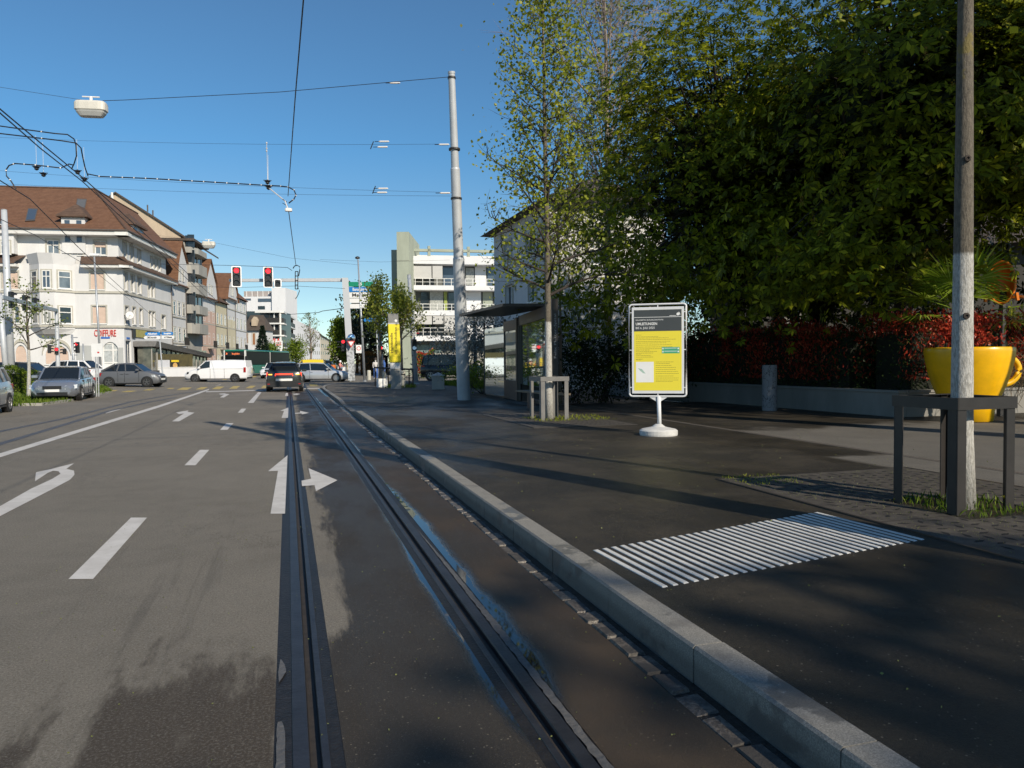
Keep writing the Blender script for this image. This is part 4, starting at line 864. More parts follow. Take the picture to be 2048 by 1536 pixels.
# grey house behind the photinia hedge
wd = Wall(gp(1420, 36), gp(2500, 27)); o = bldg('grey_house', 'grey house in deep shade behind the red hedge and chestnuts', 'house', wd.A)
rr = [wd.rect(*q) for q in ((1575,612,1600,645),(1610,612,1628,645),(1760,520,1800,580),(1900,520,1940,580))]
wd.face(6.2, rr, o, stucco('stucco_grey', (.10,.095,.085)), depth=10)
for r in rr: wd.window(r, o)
mb = MB(); mb.quad(wd.P(-.6,6.1,.6), wd.P(wd.W,6.1,.6), wd.P(wd.W,8.8,-5), wd.P(-.6,8.8,-5)); mb.quad(wd.P(-.6,8.8,-5), wd.P(wd.W,8.8,-5), wd.P(wd.W,6.1,-10.5), wd.P(-.6,6.1,-10.5)); mb.build('roof', M_ROOFG, o, world=True)
# ================================================================ street furniture
M_GALV = mat('galvanised', (.42,.44,.46), .45, .12, 5, metal=.5); M_POLE = mat('pole_paint', (.50,.52,.54), .5, .10, 2.2, metal=.15); M_BLK = mat('black_plastic', (.015,.015,.016), .4, 0); M_WPL = mat('white_board', (.78,.78,.77), .45, .04, 3)
M_RED = mat('lens_red', (.6,.01,.02), .3, 0, emit=(1,.02,.03), es=2.2); M_LOFF = mat('lens_off', (.03,.03,.03), .2, 0)
M_BLUE = mat('sign_blue', (.02,.20,.55), .4, .04); M_GREEN = mat('sign_green', (.01,.25,.14), .4, .05); M_ANT = mat('anthracite_steel', (.036,.032,.030), .42, .15, 6, metal=.3, bump=.05); M_STAIN = mat('stainless', (.30,.30,.29), .35, .2, 4, metal=.7)
Z = Vector((0,0,1))
def facing(p, off=0.0):
    "horizontal direction from p to the camera, turned by off degrees"
    d = Vector((CAM.x-p.x, CAM.y-p.y, 0)).normalized(); return Matrix.Rotation(R(off), 3, 'Z') @ d
def mast(name, label, cat, base, top, r0, r1, m=M_POLE, group=None, collar=None, part='pole', n=14):
    t = thing(name, label, cat, base, 0, group); pts = [base, base.lerp(top, .02)]; 
    MB().tube([base, top], [r0, r1], n).build(part, m, t, world=True, smooth=True)
    MB().lathe([(r0*1.35, -.02), (r0*1.35, .03), (r0*1.02, .05)], (0,0,0), n).build('base', m, t)
    MB().tube([top, top+(top-base).normalized()*.03], [r1*1.12, r1*.9], n).build('cap', m, t, world=True)
    return t
def signal(label, c, fdir, hgt=1.0, w=None, lit=0, n=3, board=False, group=None, back=False, lens=None):
    "traffic light head: c centre, fdir the way it faces"
    f = fdir.normalized(); s = Vector((-f.y, f.x, 0)); w = w or hgt/n*1.0; t = thing('traffic_light', label, 'traffic light', c, math.atan2(f.y, f.x), group)
    mb = MB(); mb.bbox(-.20, 0, -w*.42, w*.42, -hgt*.48, hgt*.48, .02); mb.build('housing', M_BLK, t)
    if board:
        o = MB(); bw, bh = w*.5+.09, hgt*.5+.09; rr = .1
        pts = []
        for cx, cy, a0 in ((bw-rr,bh-rr,0),(-bw+rr,bh-rr,90),(-bw+rr,-bh+rr,180),(bw-rr,-bh+rr,270)):
            for k in range(4): a = R(a0+30*k); pts.append((0, cx+rr*math.cos(a), cy+rr*math.sin(a)))
        o.prism([(-.10, y, z) for _, y, z in pts], (.02,0,0)); o.build('backboard', M_BLK, t)
        o = MB(); q = [(-.079, y, z) for _, y, z in pts]; qi = [(-.079, y*(1-.075/bw), z*(1-.075/bh)) for _, y, z in pts]; N = len(q)
        for i in range(N): k = (i+1) % N; o.quad(q[i], q[k], qi[k], qi[i])
        o.build('board_border', mat('reflective_white', (.85,.85,.85), .4, 0), t)
    for i in range(n):
        z = hgt*.48-hgt*.96*(i+.5)/n; r = min(w*.36, hgt/n*.40)
        MB().cyl((.001,0,z), (.015,0,z), r, r*.9, 16).build('lens', (lens or M_RED) if i == lit else M_LOFF, t)
        v = MB(); m_ = 9; ra = [(.0, r*1.08*math.cos(R(-10+200*k/m_)), z+r*1.08*math.sin(R(-10+200*k/m_))) for k in range(m_+1)]; rb = [(.16, y, zz-.02) for _, y, zz in ra]
        v.loft([ra, rb], closed=False); v.build('visor', M_BLK, t)
    return t
# tall tapered tram mast on the pavement
b0, t0 = GR(928,800), at(903, 25.3, 146)
t = thing('tram_mast', 'tall light grey tapered mast on the wet pavement beside the shelter', 'mast', b0)
L = t0-b0; P = lambda k: b0+L*k
k1, k2 = .285, .72
MB().tube([P(0), P(k1*.62+.0), P(.455), P(.46), P(.725), P(.73), P(.998)], [.245,.235,.205,.18,.165,.14,.115], 24).build('pole', M_POLE, t, world=True, smooth=False)
MB().tube([P(.998), P(1.004)], [.125,.125], 20).build('cap', M_POLE, t, world=True)
for py in (288, 383, 155):
    q = P((800-py)/(800-146)); MB().tube([q-Z*.03, q+Z*.03], .20 if py > 200 else .14, 20).build('clamp', M_DARK, t, world=True)
# left tram mast and the signal bridge post beside it
b = G(24,792); mast('tram_mast', 'thick pale grey mast rising behind the clipped hedge', 'mast', gp(22, 45), at(8, 45, 420), .235, .16, M_POLE)
D1 = 41; p0 = gp(14, D1); p1 = at(-2, D1, 588); pe = gp(116, 52); pt = at(113, 52, 622)
t = mast('signal_bridge', 'grey signal bridge spanning from the left edge to the slim post', 'signal bridge', p0, p1, .14, .14)
MB().tube([pe, pt], [.15,.12], 12).build('post', M_POLE, t, world=True); a_, b_ = at(2, D1, 594), at(113, 52, 621)
d = (b_-a_).normalized(); s_ = d.cross(Z).normalized()*.11
mb = MB(); mb.hexa([a_-s_-Z*.11, b_-s_-Z*.11, b_+s_-Z*.11, a_+s_-Z*.11], [a_-s_+Z*.11, b_-s_+Z*.11, b_+s_+Z*.11, a_+s_+Z*.11]); mb.build('beam', M_GALV, t, world=True)
fd = -facing(pe)  # these heads face away from the viewer
for px, D, k in ((26,43,'first'),(53,45.5,'second'),(72,48,'third')):
    c = at(px, D, 600+ (px-26)*.22); signal('back of the %s dark signal head hanging on the left signal bridge' % k, c+Z*.0, Matrix.Rotation(R(-60),3,'Z') @ fd, 1.0, lit=-1, group='signal heads on the left signal bridge')
fc = facing(pe)
signal('small red signal facing the camera on the slim post by the hedge', at(113, 51.8, 702), fc, .52, .30, n=2)
signal('side-on grey signal head left of the slim bridge post', at(102, 51.8, 698), Matrix.Rotation(R(80),3,'Z') @ fc, .62, .26, lit=-1)
signal('side-on signal head right of the slim bridge post', at(126, 51.8, 703), Matrix.Rotation(R(-75),3,'Z') @ fc, .42, .26, lit=-1, n=2)
t = mast('signal_post', 'short signal post in front of the grey wall panel', 'signal post', gp(148.5, 55), at(144, 55, 670), .09, .07, M_GALV)
for y in (675, 710): MB().tube([at(142, 55, y), at(155, 55, y)], .035, 6).build('bracket', M_GALV, t, world=True)
signal('dimmed red signal seen from the side beside the grey wall panel', at(153, 55, 695), Matrix.Rotation(R(-40),3,'Z') @ facing(pe), .85, .30)
mast('thin_post', 'thin bare post in front of the grey wall panel', 'post', gp(168.5, 58), at(166, 58, 688), .06, .05, M_GALV)
# street lamp and route board
t = mast('street_lamp', 'slim street lamp post in front of the COIFFURE lettering', 'lamp', gp(202, 58), at(188.5, 58, 512), .09, .06, M_GALV)
q = at(187, 58, 510); s_ = RT*1.0; mb = MB(); mb.tube([q-s_*.25, q+s_*.5], [.14,.11], 8); mb.build('lamp_head', M_WPL, t, world=True)
b = G(195.5, 793); u = -facing(b).cross(Z); 
t = thing('route_board', 'white route board with small red mark on two thin posts by the silver sedan', 'sign', b); W_ = Wall(b-RT*3, b+RT*3)
mb = MB(); r = W_.rect(183, 687, 205.5, 713.5); mb.prism([W_.P(r[0],r[1],.02), W_.P(r[2],r[1],.02), W_.P(r[2],r[3]-.05,.02), W_.P(r[2]-.05,r[3],.02), W_.P(r[0]+.05,r[3],.02), W_.P(r[0],r[3]-.05,.02)], -W_.n*.05); bo = mb.build('board', M_WPL, t, world=True)
r2 = W_.rect(195,703.5,199,706.5); mb = MB(); W_.slab(mb, r2[0], r2[2], r2[1], r2[3], .021, .024); mb.build('mark', bpy.data.materials['sign_red'], t, world=True)
for px in (191.5, 196): MB().tube([W_.P(W_.uv(px+1.5,793)[0], 0), W_.P(W_.uv(px,715)[0], r[1])], .03, 8).build('leg', M_GALV, t, world=True)
# direction signs
b = gp(325.5, 66); t = thing('direction_sign', 'post with blue Allschwil and Bourgfelden arrow signs above two white ones', 'signpost', b); W_ = Wall(b-RT*4, b+RT*4)
MB().tube([b, at(318, 66, 662)], .06, 8).build('post', M_GALV, t, world=True)
def arrow(t, W_, x0, x1, y0, y1, m, txt, tm, side, ts, out=.07):
    r = W_.rect(x0, y0, x1, y1); h = (r[3]-r[1])/2; zc = (r[1]+r[3])/2
    pts = [(r[0], zc), (r[0]+h*.8, r[3]), (r[2], r[3]), (r[2], r[1]), (r[0]+h*.8, r[1])] if side < 0 else [(r[0], r[1]), (r[0], r[3]), (r[2]-h*.8, r[3]), (r[2], zc), (r[2]-h*.8, r[1])]
    s = MB().prism([W_.P(u, z, out) for u, z in pts], -W_.n*.04).build('arrow_panel', m, t, world=True)
    if txt: text(txt, h*ts, tm, frame(W_.P((r[0]+r[2])/2, zc, out+.006), W_.u), s, width=(r[2]-r[0])*.62, bold=.01, ext=.003)
M_TB = mat('text_black', (.03,.03,.03), .6, 0)
arrow(t, W_, 290, 321, 664.5, 671, M_BLUE, 'Allschwil', M_WPL, -1, 1.5); arrow(t, W_, 324, 347.5, 664, 670, M_BLUE, 'Bourgfelden', M_WPL, 1, 1.4)
arrow(t, W_, 288, 321, 672, 678.5, M_WPL, 'Zoo', M_TB, -1, 1.3); arrow(t, W_, 324, 350, 671.5, 677.5, M_WPL, '\u00bb P Messe', M_TB, 1, 1.2)
# right gantry with signals
b = gp(703, 58, .13); D = 58; top = at(690, D, 556)
t = thing('signal_gantry', 'grey square signal gantry mast covered with stickers, its arm reaching over the road', 'signal gantry', b)
def sqpole(a, b_, h0, h1):
    f = facing(a); s = Vector((-f.y, f.x, 0)); return [[p+s*sx*h+f*sy*h for sx, sy in ((-1,-1),(1,-1),(1,1),(-1,1))] for p, h in ((a,h0),(b_,h1))]
gm = NG('sticker_metal'); v = gm.n.nodes.new('ShaderNodeTexVoronoi'); v.inputs['Scale'].default_value = 5; gm.n.links.new(gm.co, v.inputs['Vector'])
lo = gm.ss(gm.z, 3.4, 3.0); cc = gm.mix(gm.mul(gm.ss(gm.noise(5, 4), .45, .6), lo), (.44,.46,.48), (.20,.21,.22)); gm.done(cc, .5)
MB().loft(sqpole(b, top, .26, .24), True, True).build('mast', bpy.data.materials['sticker_metal'], t, world=True)
aL = at(458, D-1.0, 560.5); aR = at(691, D, 559.5); mb = MB()
mb.hexa([aL-Z*.11, aR-Z*.13, aR-Z*.13+FW*.22, aL-Z*.11+FW*.22], [aL+Z*.11, aR+Z*.13, aR+Z*.13+FW*.22, aL+Z*.11+FW*.22]); mb.build('arm', M_POLE, t, world=True)
fc = facing(top); fc = Vector((-.18,-.98,0)).normalized()
Dg = D-1.4
SG = 'red signals hanging over the road'
signal('left of the two big red signals with white-bordered board over the road', at(473, Dg, 553), facing(at(473,Dg)), 1.42, .55, board=True, group=SG)
signal('right of the two big red signals with white-bordered board over the road', at(536.5, Dg, 554), facing(at(536,Dg)), 1.42, .55, board=True, group=SG)
signal('small unlit signal with white border beside the right big red signal', at(555.5, Dg, 566.5), facing(at(555,Dg)), .50, .38, n=1, lit=-1, board=True)
q = at(687, 57.3, 688); signal('red signal on the sticker covered gantry mast', at(686.5, 57.3, 691), facing(q), .92, .42)
for k, y in enumerate((684, 694)): MB().tube([at(674, 57.3, y), at(683, 57.3, y)], .07, 6).build('visor_box', M_BLK, t, world=True)
# convex mirror and give-way sign
q = at(702.5, 57.5, 676); t2 = thing('traffic_mirror', 'round convex traffic mirror beside the gantry mast', 'mirror', q); f = facing(q, 25)
MB().loft([[q+Vector((-f.y,f.x,0))*math.cos(2*math.pi*k/20)*r+Z*math.sin(2*math.pi*k/20)*r+f*o for k in range(20)] for r, o in ((.33,0),(.33,.04),(.25,.10),(.13,.14),(.02,.15))], True, True).build('mirror', mat('mirror_chrome', (.75,.78,.8), .05, 0, metal=1), t2, world=True, smooth=True)
MB().tube([q-f*.02, at(698, 58, 680)], .03, 6).build('bracket', M_GALV, t2, world=True)
q = at(702, 57.4, 686); t2 = thing('give_way_sign', 'red bordered white triangle give-way sign under the mirror', 'sign', q); f = facing(q); s_ = Vector((-f.y,f.x,0))
tri = lambda k, o: [q+s_*x*k+Z*z*k+f*o for x, z in ((-.5,.26),(.5,.26),(0,-.58))]
MB().prism(tri(.62,0), f*.02).build('rim', bpy.data.materials['sign_red'], t2, world=True); MB().prism(tri(.40,.021), f*.004).build('face', M_WPL, t2, world=True)
MB().tube([q, at(696, 58, 688)], .025, 6).build('bracket', M_GALV, t2, world=True)
# direction boards behind the gantry mast
b = gp(712, 60, .13); t2 = thing('direction_board', 'stacked green, blue and white motorway direction boards half hidden by a young tree', 'signpost', b); W_ = Wall(b-RT*4, b+RT*6)
MB().tube([gp(699.5,60), at(695.5,60,560)], .10, 8).build('post', M_GALV, t2, world=True)
for x0,y0,x1,y1,m,txt,tm in ((696,564,746,573,M_GREEN,'35',M_WPL),(696,574.5,748,584,M_BLUE,'EuroAirport',M_WPL),(696,585,742,596,M_WPL,'Messe',M_TB),(696,597,736,606,M_WPL,None,None),(697,608,734,617,M_WPL,None,None)):
    r = W_.rect(x0,y0,x1,y1); mb = MB(); W_.slab(mb, r[0], r[2], r[1], r[3], .1, .14); pn_ = mb.build('panel', m, t2, world=True)
    if txt: text(txt, (r[3]-r[1])*.85, tm, frame(W_.P((r[0]+r[2])/2, (r[1]+r[3])/2, .145), W_.u), pn_, bold=.01, width=(r[2]-r[0])*(.62 if len(txt) > 3 else .15))
# slim lamp behind
t2 = mast('street_lamp', 'slim street lamp with round head right of the gantry mast', 'lamp', gp(729, 55, .13), at(716, 55, 520), .10, .05, M_GALV)
q = at(715, 55, 517); MB().lathe([(.05,-.05),(.18,.0),(.17,.10),(.05,.16)], (0,0,0), 14).build('lamp_head', M_BLK, t2).location = q-t2.location
t2 = mast('sign_post', 'thin post with small white round-symbol sign left of the slim lamp', 'sign', gp(709, 60, .13), at(706.5, 60, 686), .035, .035, M_GALV)
q = at(717.5, 60, 698); f = facing(q); s_ = Vector((-f.y,f.x,0)); MB().prism([q-s_*.22-Z*.33, q+s_*.22-Z*.33, q+s_*.22+Z*.33, q-s_*.22+Z*.33], f*.02).build('plate', M_WPL, t2, world=True)
MB().loft([[q+Z*.05+s_*math.cos(2*math.pi*k/16)*r+Z*math.sin(2*math.pi*k/16)*r+f*.024 for k in range(16)] for r in (.17,.12)]).build('ring', bpy.data.materials['sign_red'], t2, world=True)
MB().tube([q+s_*.22+Z*.33, at(706.5, 60, 692)], .02, 5).build('bracket', M_GALV, t2, world=True)
# pedestrian signal post
t2 = mast('signal_post', 'pedestrian signal post right of the young tree pair', 'signal post', gp(765, 48, .13), at(758, 48, 645), .14, .10, M_GALV)
signal('small red pedestrian signal on the post between young trees', at(761.5, 47.7, 700), facing(q), .55, .30, n=2)
t2 = mast('sign_post', 'blue arrow signpost behind the young tree', 'signpost', gp(757, 62, .13), at(752, 62, 636), .06, .05, M_GALV)
W_ = Wall(gp(740,62)-RT*2, gp(740,62)+RT*3); arrow(t2, W_, 727, 750, 636, 644, M_BLUE, None, None, -1, 1, .05)
signal('round blue-lit black signal head on the pole left of the red hedge', at(829, 46, 690), facing(q), .75, .34, n=2, lit=1, lens=mat('lens_blue', (.2,.3,.4), .3, 0, emit=(.3,.5,.7), es=.5))
mast('street_pole', 'pale grey pole beside the concrete tower by the red hedge', 'pole', gp(831, 46.5, .13), at(818, 46.5, 550), .17, .11, M_POLE)
# yellow covered stop column
b = GR(791.5, 777.5); Dc = (b-CAM).dot(FW); t = thing('stop_column', 'tram stop column wrapped in a yellow cover reading Haltestelle ist verschoben', 'stop column', b)
f = facing(b, 4); s_ = Vector((-f.y, f.x, 0)); k = Dc/FPX
def cbox(x0, x1, y0, y1, d0, d1, name, m, lean=0.0):
    w0 = (x0-791.5)*k; w1 = (x1-791.5)*k; z0 = (777.5-y1)*k; z1 = (777.5-y0)*k; pp = lambda w, z, d: b+s_*w+Z*z+f*d-s_*(.028*z)
    mb = MB(); mb.hexa([pp(w0,z0,d1), pp(w1,z0,d1), pp(w1,z0,d0), pp(w0,z0,d0)], [pp(w0,z1,d1), pp(w1,z1,d1), pp(w1,z1,d0), pp(w0,z1,d0)]); o = mb.build(name, m, t, world=True); return o, pp, (w0,w1,z0,z1)
cbox(782.5, 801.5, 737, 777.5, -.16, .16, 'plinth', M_CONC); cbox(782.5, 801.5, 724.5, 737, -.15, .15, 'column', M_WPL)
o, pp, q = cbox(781, 803.5, 649, 725, -.20, .20, 'cover', mat('cover_yellow', (.80,.66,.02), .5, .05, 2, bump=.15, bscale=3)); bev(o, .03)
cbox(782, 802, 628, 647, -.15, .15, 'head', mat('mesh_grey', (.20,.20,.195), .5, .2, 30)); cbox(781, 803, 646.5, 648.8, -.19, .19, 'rim', M_BLINDG)
zc = (q[2]+q[3])/2+.02
for w_, tx, L_ in ((-.12, 'Haltestelle', 1.05), (.10, 'ist verschoben', 1.42)):
    c = pp(w_, zc+(.0 if w_ < 0 else .12), .212); text(tx, .17, mat('text_olive', (.25,.20,.02), .6, 0), frame(c, (0,0,1), -s_), o, width=L_, bold=.004)
MB().lathe([(.07,0),(.07,.01)], (0,0,0), 14).build('logo', M_WPL, t).matrix_basis = wmat(t).inverted() @ frame(pp(.14, (777.5-642)*k, .155), s_, Z)
# railing and small things around the column
t = thing('railing', 'dark pedestrian railing behind the yellow stop column', 'railing', gp(775, 43, .13)); a, c = at(749, 43.5, 735), at(826, 41.5, 739)
MB().tube([a, c], .05, 8).build('rail', M_ANT, t, world=True)
for px, y, D in ((750,736,43.5),(776,736,43),(802,738,42),(818,738.5,41.6),(825.5,739,41.5)): q = at(px, D, y); MB().tube([Vector((q.x,q.y,.05)), q], .04, 6).build('post', M_ANT, t, world=True)
def bollard(label, px, py, D, r, h, m, cap=None, group='bollards around the junction corner'):
    b = gp(px, D, .13); t = thing('bollard', label, 'bollard', b, 0, group); MB().lathe([(r,0),(r*1.0,h*.93),(r*.8,h),(0.01,h)], (0,0,0), 16).build('post', m, t)
    if cap: MB().lathe([(r*1.03,h*.74),(r*1.03,h*.82)], (0,0,0), 16, False).build('band', cap, t)
    return t
M_STONE = mat('pale_stone', (.52,.50,.42), .8, .15, 5)
bollard('pale round bollard with dark band right of the yellow column', 806, 773, 40.5, .12, .92, M_STONE, M_DARK)
bollard('slim white bollard right behind the yellow column', 800, 770, 41.5, .07, 1.0, M_WPL)
bollard('squat pale stone bollard near the slim lamp', 737.5, 750, 58, .15, .78, M_STONE)
bollard('small pale bollard between the white boxes and the yellow column', 768.5, 752, 47, .10, .75, M_STONE)
for px, lb in ((758.5,'left white concrete box of the pair beside the yellow column'), (768.5,'right white concrete box of the pair beside the yellow column')):
    b = gp(px, 41, .13); t = thing('concrete_box', lb, 'box', b, R(15), 'white concrete boxes'); bev(MB().box(-.12,.12,-.15,.15,0,.48).build('box', M_WPL, t), .015); MB().box(-.10,.10,-.13,.13,.481,.50).build('lid', M_CONC, t)
b = GR(876.5, 779); t = thing('litter_bin', 'square concrete litter bin with low pyramid lid near the tall mast', 'bin', b, R(-12))
bev(MB().box(-.31,.31,-.31,.31,0,.70).build('body', M_CONC, t), .02); MB().hexa([(-.35,-.35,.70),(.35,-.35,.70),(.35,.35,.70),(-.35,.35,.70)], [(-.02,-.02,.86),(.02,-.02,.86),(.02,.02,.86),(-.02,.02,.86)]).build('lid', M_BLINDG, t)
# graffiti bollard by the wall
b = GR(1539, 821); r = .185; gq = NG('graffiti_concrete'); n1 = gq.noise(9, 3, .5, (1,1,.6)); sc_ = gq.ss(gq.M('ABSOLUTE', gq.M('SUBTRACT', n1, .5)), .022, .012)
cc = gq.mix(gq.mul(sc_, .8), gq.mix(gq.noise(4, 4), (.20,.20,.21), (.27,.27,.28)), (.05,.05,.06)); gq.done(cc, .8)
t = thing('concrete_bollard', 'round grey concrete bollard with scribbles in front of the low wall', 'bollard', b); MB().lathe([(r,0),(r,1.16),(r*.96,1.18),(.01,1.18)], (0,0,0), 28).build('post', bpy.data.materials['graffiti_concrete'], t, smooth=False)
# notice board on a round foot
b = GR(1317, 870); k = (b-CAM).dot(FW)/FPX; f = facing(b, -3); s_ = -Vector((-f.y, f.x, 0)); s_ = Vector((f.y*-1, f.x, 0)); 
t = thing('notice_board', 'white framed yellow and black notice board UMLEITUNGEN on a round foot', 'notice board', b)
S = lambda x, y, o=0.0: b + s_*((x-1315.0)*k) + Z*((870-y)*k) + f*o
if S(1400,800).dot(RT) < S(1300,800).dot(RT): s_ = -s_
M_FRW = mat('frame_white', (.66,.67,.68), .4, .05, 6)
MB().lathe([(.33,.0),(.335,.02),(.335,.085),(.30,.11),(.12,.15),(.07,.19),(.05,.20)], (0,0,0), 36).build('foot', mat('foot_concrete', (.55,.54,.52), .75, .12, 8, bump=.2), t)
MB().tube([S(1317,856), S(1315.5,793)], .037, 14).build('pole', M_FRW, t, world=True, smooth=True)
for dx in (-1, 1): MB().prism([S(1315+dx*4,792.8,-.004), S(1315+dx*20,792.8,-.004), S(1315+dx*4,803,-.004)], f*.008).build('gusset', M_FRW, t, world=True)
for x0, x1, y in ((1300,1308,858),(1325,1341,860)): MB().tube([S(x0,y+4,.15), S(x0,y-1,.15), S(x1,y-1,.12), S(x1,y+4,.12)], .006, 5).build('handle', M_STAIN, t, world=True)
pts = []
for cx, cy, a0 in ((1363,615.5,-90),(1363,786,0),(1264,786,90),(1264,615.5,180)):
    for j in range(5): a = R(a0+22.5*j); pts.append(S(cx+6.5*math.cos(a), cy+6.5*math.sin(a)))
MB().tube(pts+[pts[0], pts[1]], .017, 10, False).build('outer_frame', M_FRW, t, world=True, smooth=True)
for x, y, dx, dy in ((1258,625,1,0),(1258,700,1,0),(1258,775,1,0),(1369,625,-1,0),(1369,700,-1,0),(1369,775,-1,0),(1314,609.5,0,1),(1314,792,0,-1)): MB().tube([S(x,y), S(x+dx*6,y+dy*6)], .010, 6).build('clip', M_FRW, t, world=True)
def srect(x0, y0, x1, y1, o0, o1, name, m, parent=None):
    mb = MB(); mb.hexa([S(x0,y1,o0), S(x1,y1,o0), S(x1,y1,o1), S(x0,y1,o1)], [S(x0,y0,o0), S(x1,y0,o0), S(x1,y0,o1), S(x0,y0,o1)]); return mb.build(name, m, parent or t, world=True)
brd = srect(1263, 614.5, 1365, 787, -.03, .012, 'board', M_FRW); bev(brd, .004)
ps = srect(1267.5, 620, 1360.5, 781, .013, .0145, 'poster', mat('poster_print_yellow', (.78,.66,.05), .45, .03, 3))
hdp = srect(1267.5, 620, 1360.5, 662.5, .0146, .016, 'poster_header', mat('poster_grey', (.055,.06,.062), .35, .05), ps)
srect(1267.5, 634.3, 1360.5, 635.1, .0161, .0168, 'rule', M_WPL, ps)
def st(body, x0, y, w, hgt, m, bold=0): 
    text(body, hgt*k*1.35, m, frame(S(x0+w/2, y, .0172), s_, Z), ps, width=w*k, bold=bold, ext=.0004)
st('BAUARBEITEN BURGFELDERSTRASSE', 1271, 640.2, 54, 2.6, M_WPL); st('UMLEITUNGEN', 1271, 648, 42, 5.4, M_WPL, .0012); st('BIS 6. JULI 2025', 1271, 656, 37, 4.6, M_WPL)
c = S(1353.5, 629.5, .0165); MB().prism([c+s_*math.cos(R(a))*.026+Z*math.sin(R(a))*.026 for a in range(0,360,24)], f*.0008).build('logo', M_WPL, ps, world=True)
MB().prism([S(1354,625,.0165), S(1356.5,626,.0165), S(1358,630,.0165), S(1357,632.5,.0165), S(1356.6,629,.0165)], f*.0008).build('logo', M_WPL, ps, world=True)
srect(1337, 632, 1350, 632.8, .0165, .017, 'small_print', M_WPL, ps)
M_INK = mat('print_ink', (.20,.17,.03), .6, 0); rnd = random.Random(3)
def lines(x0, x1, ys_, h=.7, gaps=True, m=M_INK):
    mb = MB()
    for y in ys_:
        x = x0; xe = x0+(x1-x0)*rnd.uniform(.55, 1)
        while x < xe:
            L = rnd.uniform(1.5, 5); a, c_ = S(x, y+h/2, .0148), S(min(x+L, xe), y-h/2, .0148); bq, d_ = S(min(x+L,xe), y+h/2, .0148), S(x, y-h/2, .0148); mb.quad(a, bq, c_, d_); x += L+rnd.uniform(.5, .9)
    return mb.build('lettering', m, ps, world=True)
lines(1271, 1288, [670, 708, 718]); lines(1271, 1350, [673.5,676,679,683,686,690,694,697.5]); lines(1271, 1318, [700,703,706,711,714]); lines(1310, 1356, [724,727,731,735,739,743,747,752,756,760,763]); lines(1271, 1290, [719.5])
grn = srect(1322, 694.5, 1356.5, 707, .0148, .0158, 'green_box', mat('print_green', (.06,.36,.20), .5, .1), ps)
for y0 in (696, 702): srect(1327, y0+.3, 1351, y0+1.2, .0159, .0163, 'small_print', M_WPL, ps); srect(1323, y0, 1325.5, y0+3, .0159, .0163, 'symbol', M_WPL, ps); srect(1352.5, y0, 1355.5, y0+3, .0159, .0163, 'symbol', M_WPL, ps)
mp_ = srect(1271, 723.5, 1306, 764.5, .0148, .0156, 'map', M_WPL, ps)
mb = MB(); pl = [(1275,736),(1283,738),(1290,747),(1285,746),(1279,741)]; mb.poly([S(x,y,.016) for x,y in pl][::-1]); mb.build('map_area', mat('map_green', (.35,.50,.42), .6, .1), ps, world=True)
lines(1273, 1300, [729,733,745,752,757], .6)
for o_ in bpy.data.objects:
    pass
# young tree cages
def cage(label, c, s, h, rz, legs=.10, M_ANT=M_ANT):
    t = thing('tree_guard', label, 'tree guard', c, rz, 'steel guards round the young trees'); hs_ = s/2
    for sx in (-1, 1):
        for sy in (-1, 1):
            mb = MB(); x, y = sx*hs_, sy*hs_; mb.box(*sorted((x, x-sx*legs)), *sorted((y, y-sy*.012)), 0, h-.003); mb.box(*sorted((x, x-sx*.012)), *sorted((y-sy*.0121, y-sy*legs)), 0, h-.003); bev(mb.build('leg', M_ANT, t), .003, 1)
            for zz in (h-.03, h-.075):
                for a in ((x-sx*.03, y+sy*.003, 0), ): MB().cyl((a[0], y, zz), (a[0], y+sy*.008, zz), .009, n=8).build('bolt', M_GALV, t)
                MB().cyl((x, y-sy*.03, zz), (x+sx*.008, y-sy*.03, zz), .009, n=8).build('bolt', M_GALV, t)
    e = .003
    for k_, (x0,x1,y0,y1) in enumerate(((-hs_-e,hs_+e,-hs_-.012,-hs_-e+.001),(-hs_-e,hs_+e,hs_+e-.001,hs_+.012),(-hs_-.012,-hs_-e+.001,-hs_-.01,hs_+.01),(hs_+e-.001,hs_+.012,-hs_-.01,hs_+.01))):
        mb = MB(); mb.box(x0,x1,y0,y1,h-.10,h); 
        if k_ < 2: mb.box(x0+.02, x1-.02, *( (y1, y1+.05) if k_ == 0 else (y0-.05, y0)), h-.006, h)
        else: mb.box(*((x1, x1+.05) if k_ == 2 else (x0-.05, x0)), y0+.08, y1-.08, h-.006, h-.001)
        mb.build('rail', M_ANT, t)
    return t
cR_ = Vector((5.66, 5.16, .171)); cage('dark steel guard around the white-washed trunk at the right edge', cR_, .66, .99, R(2))
b1 = GR(1098, 838); cage('dark steel guard around the white-washed trunk beside the shelter', b1, .68, .98, R(4), M_ANT=mat('grey_steel', (.15,.145,.14), .5, .15, 6, metal=.2))
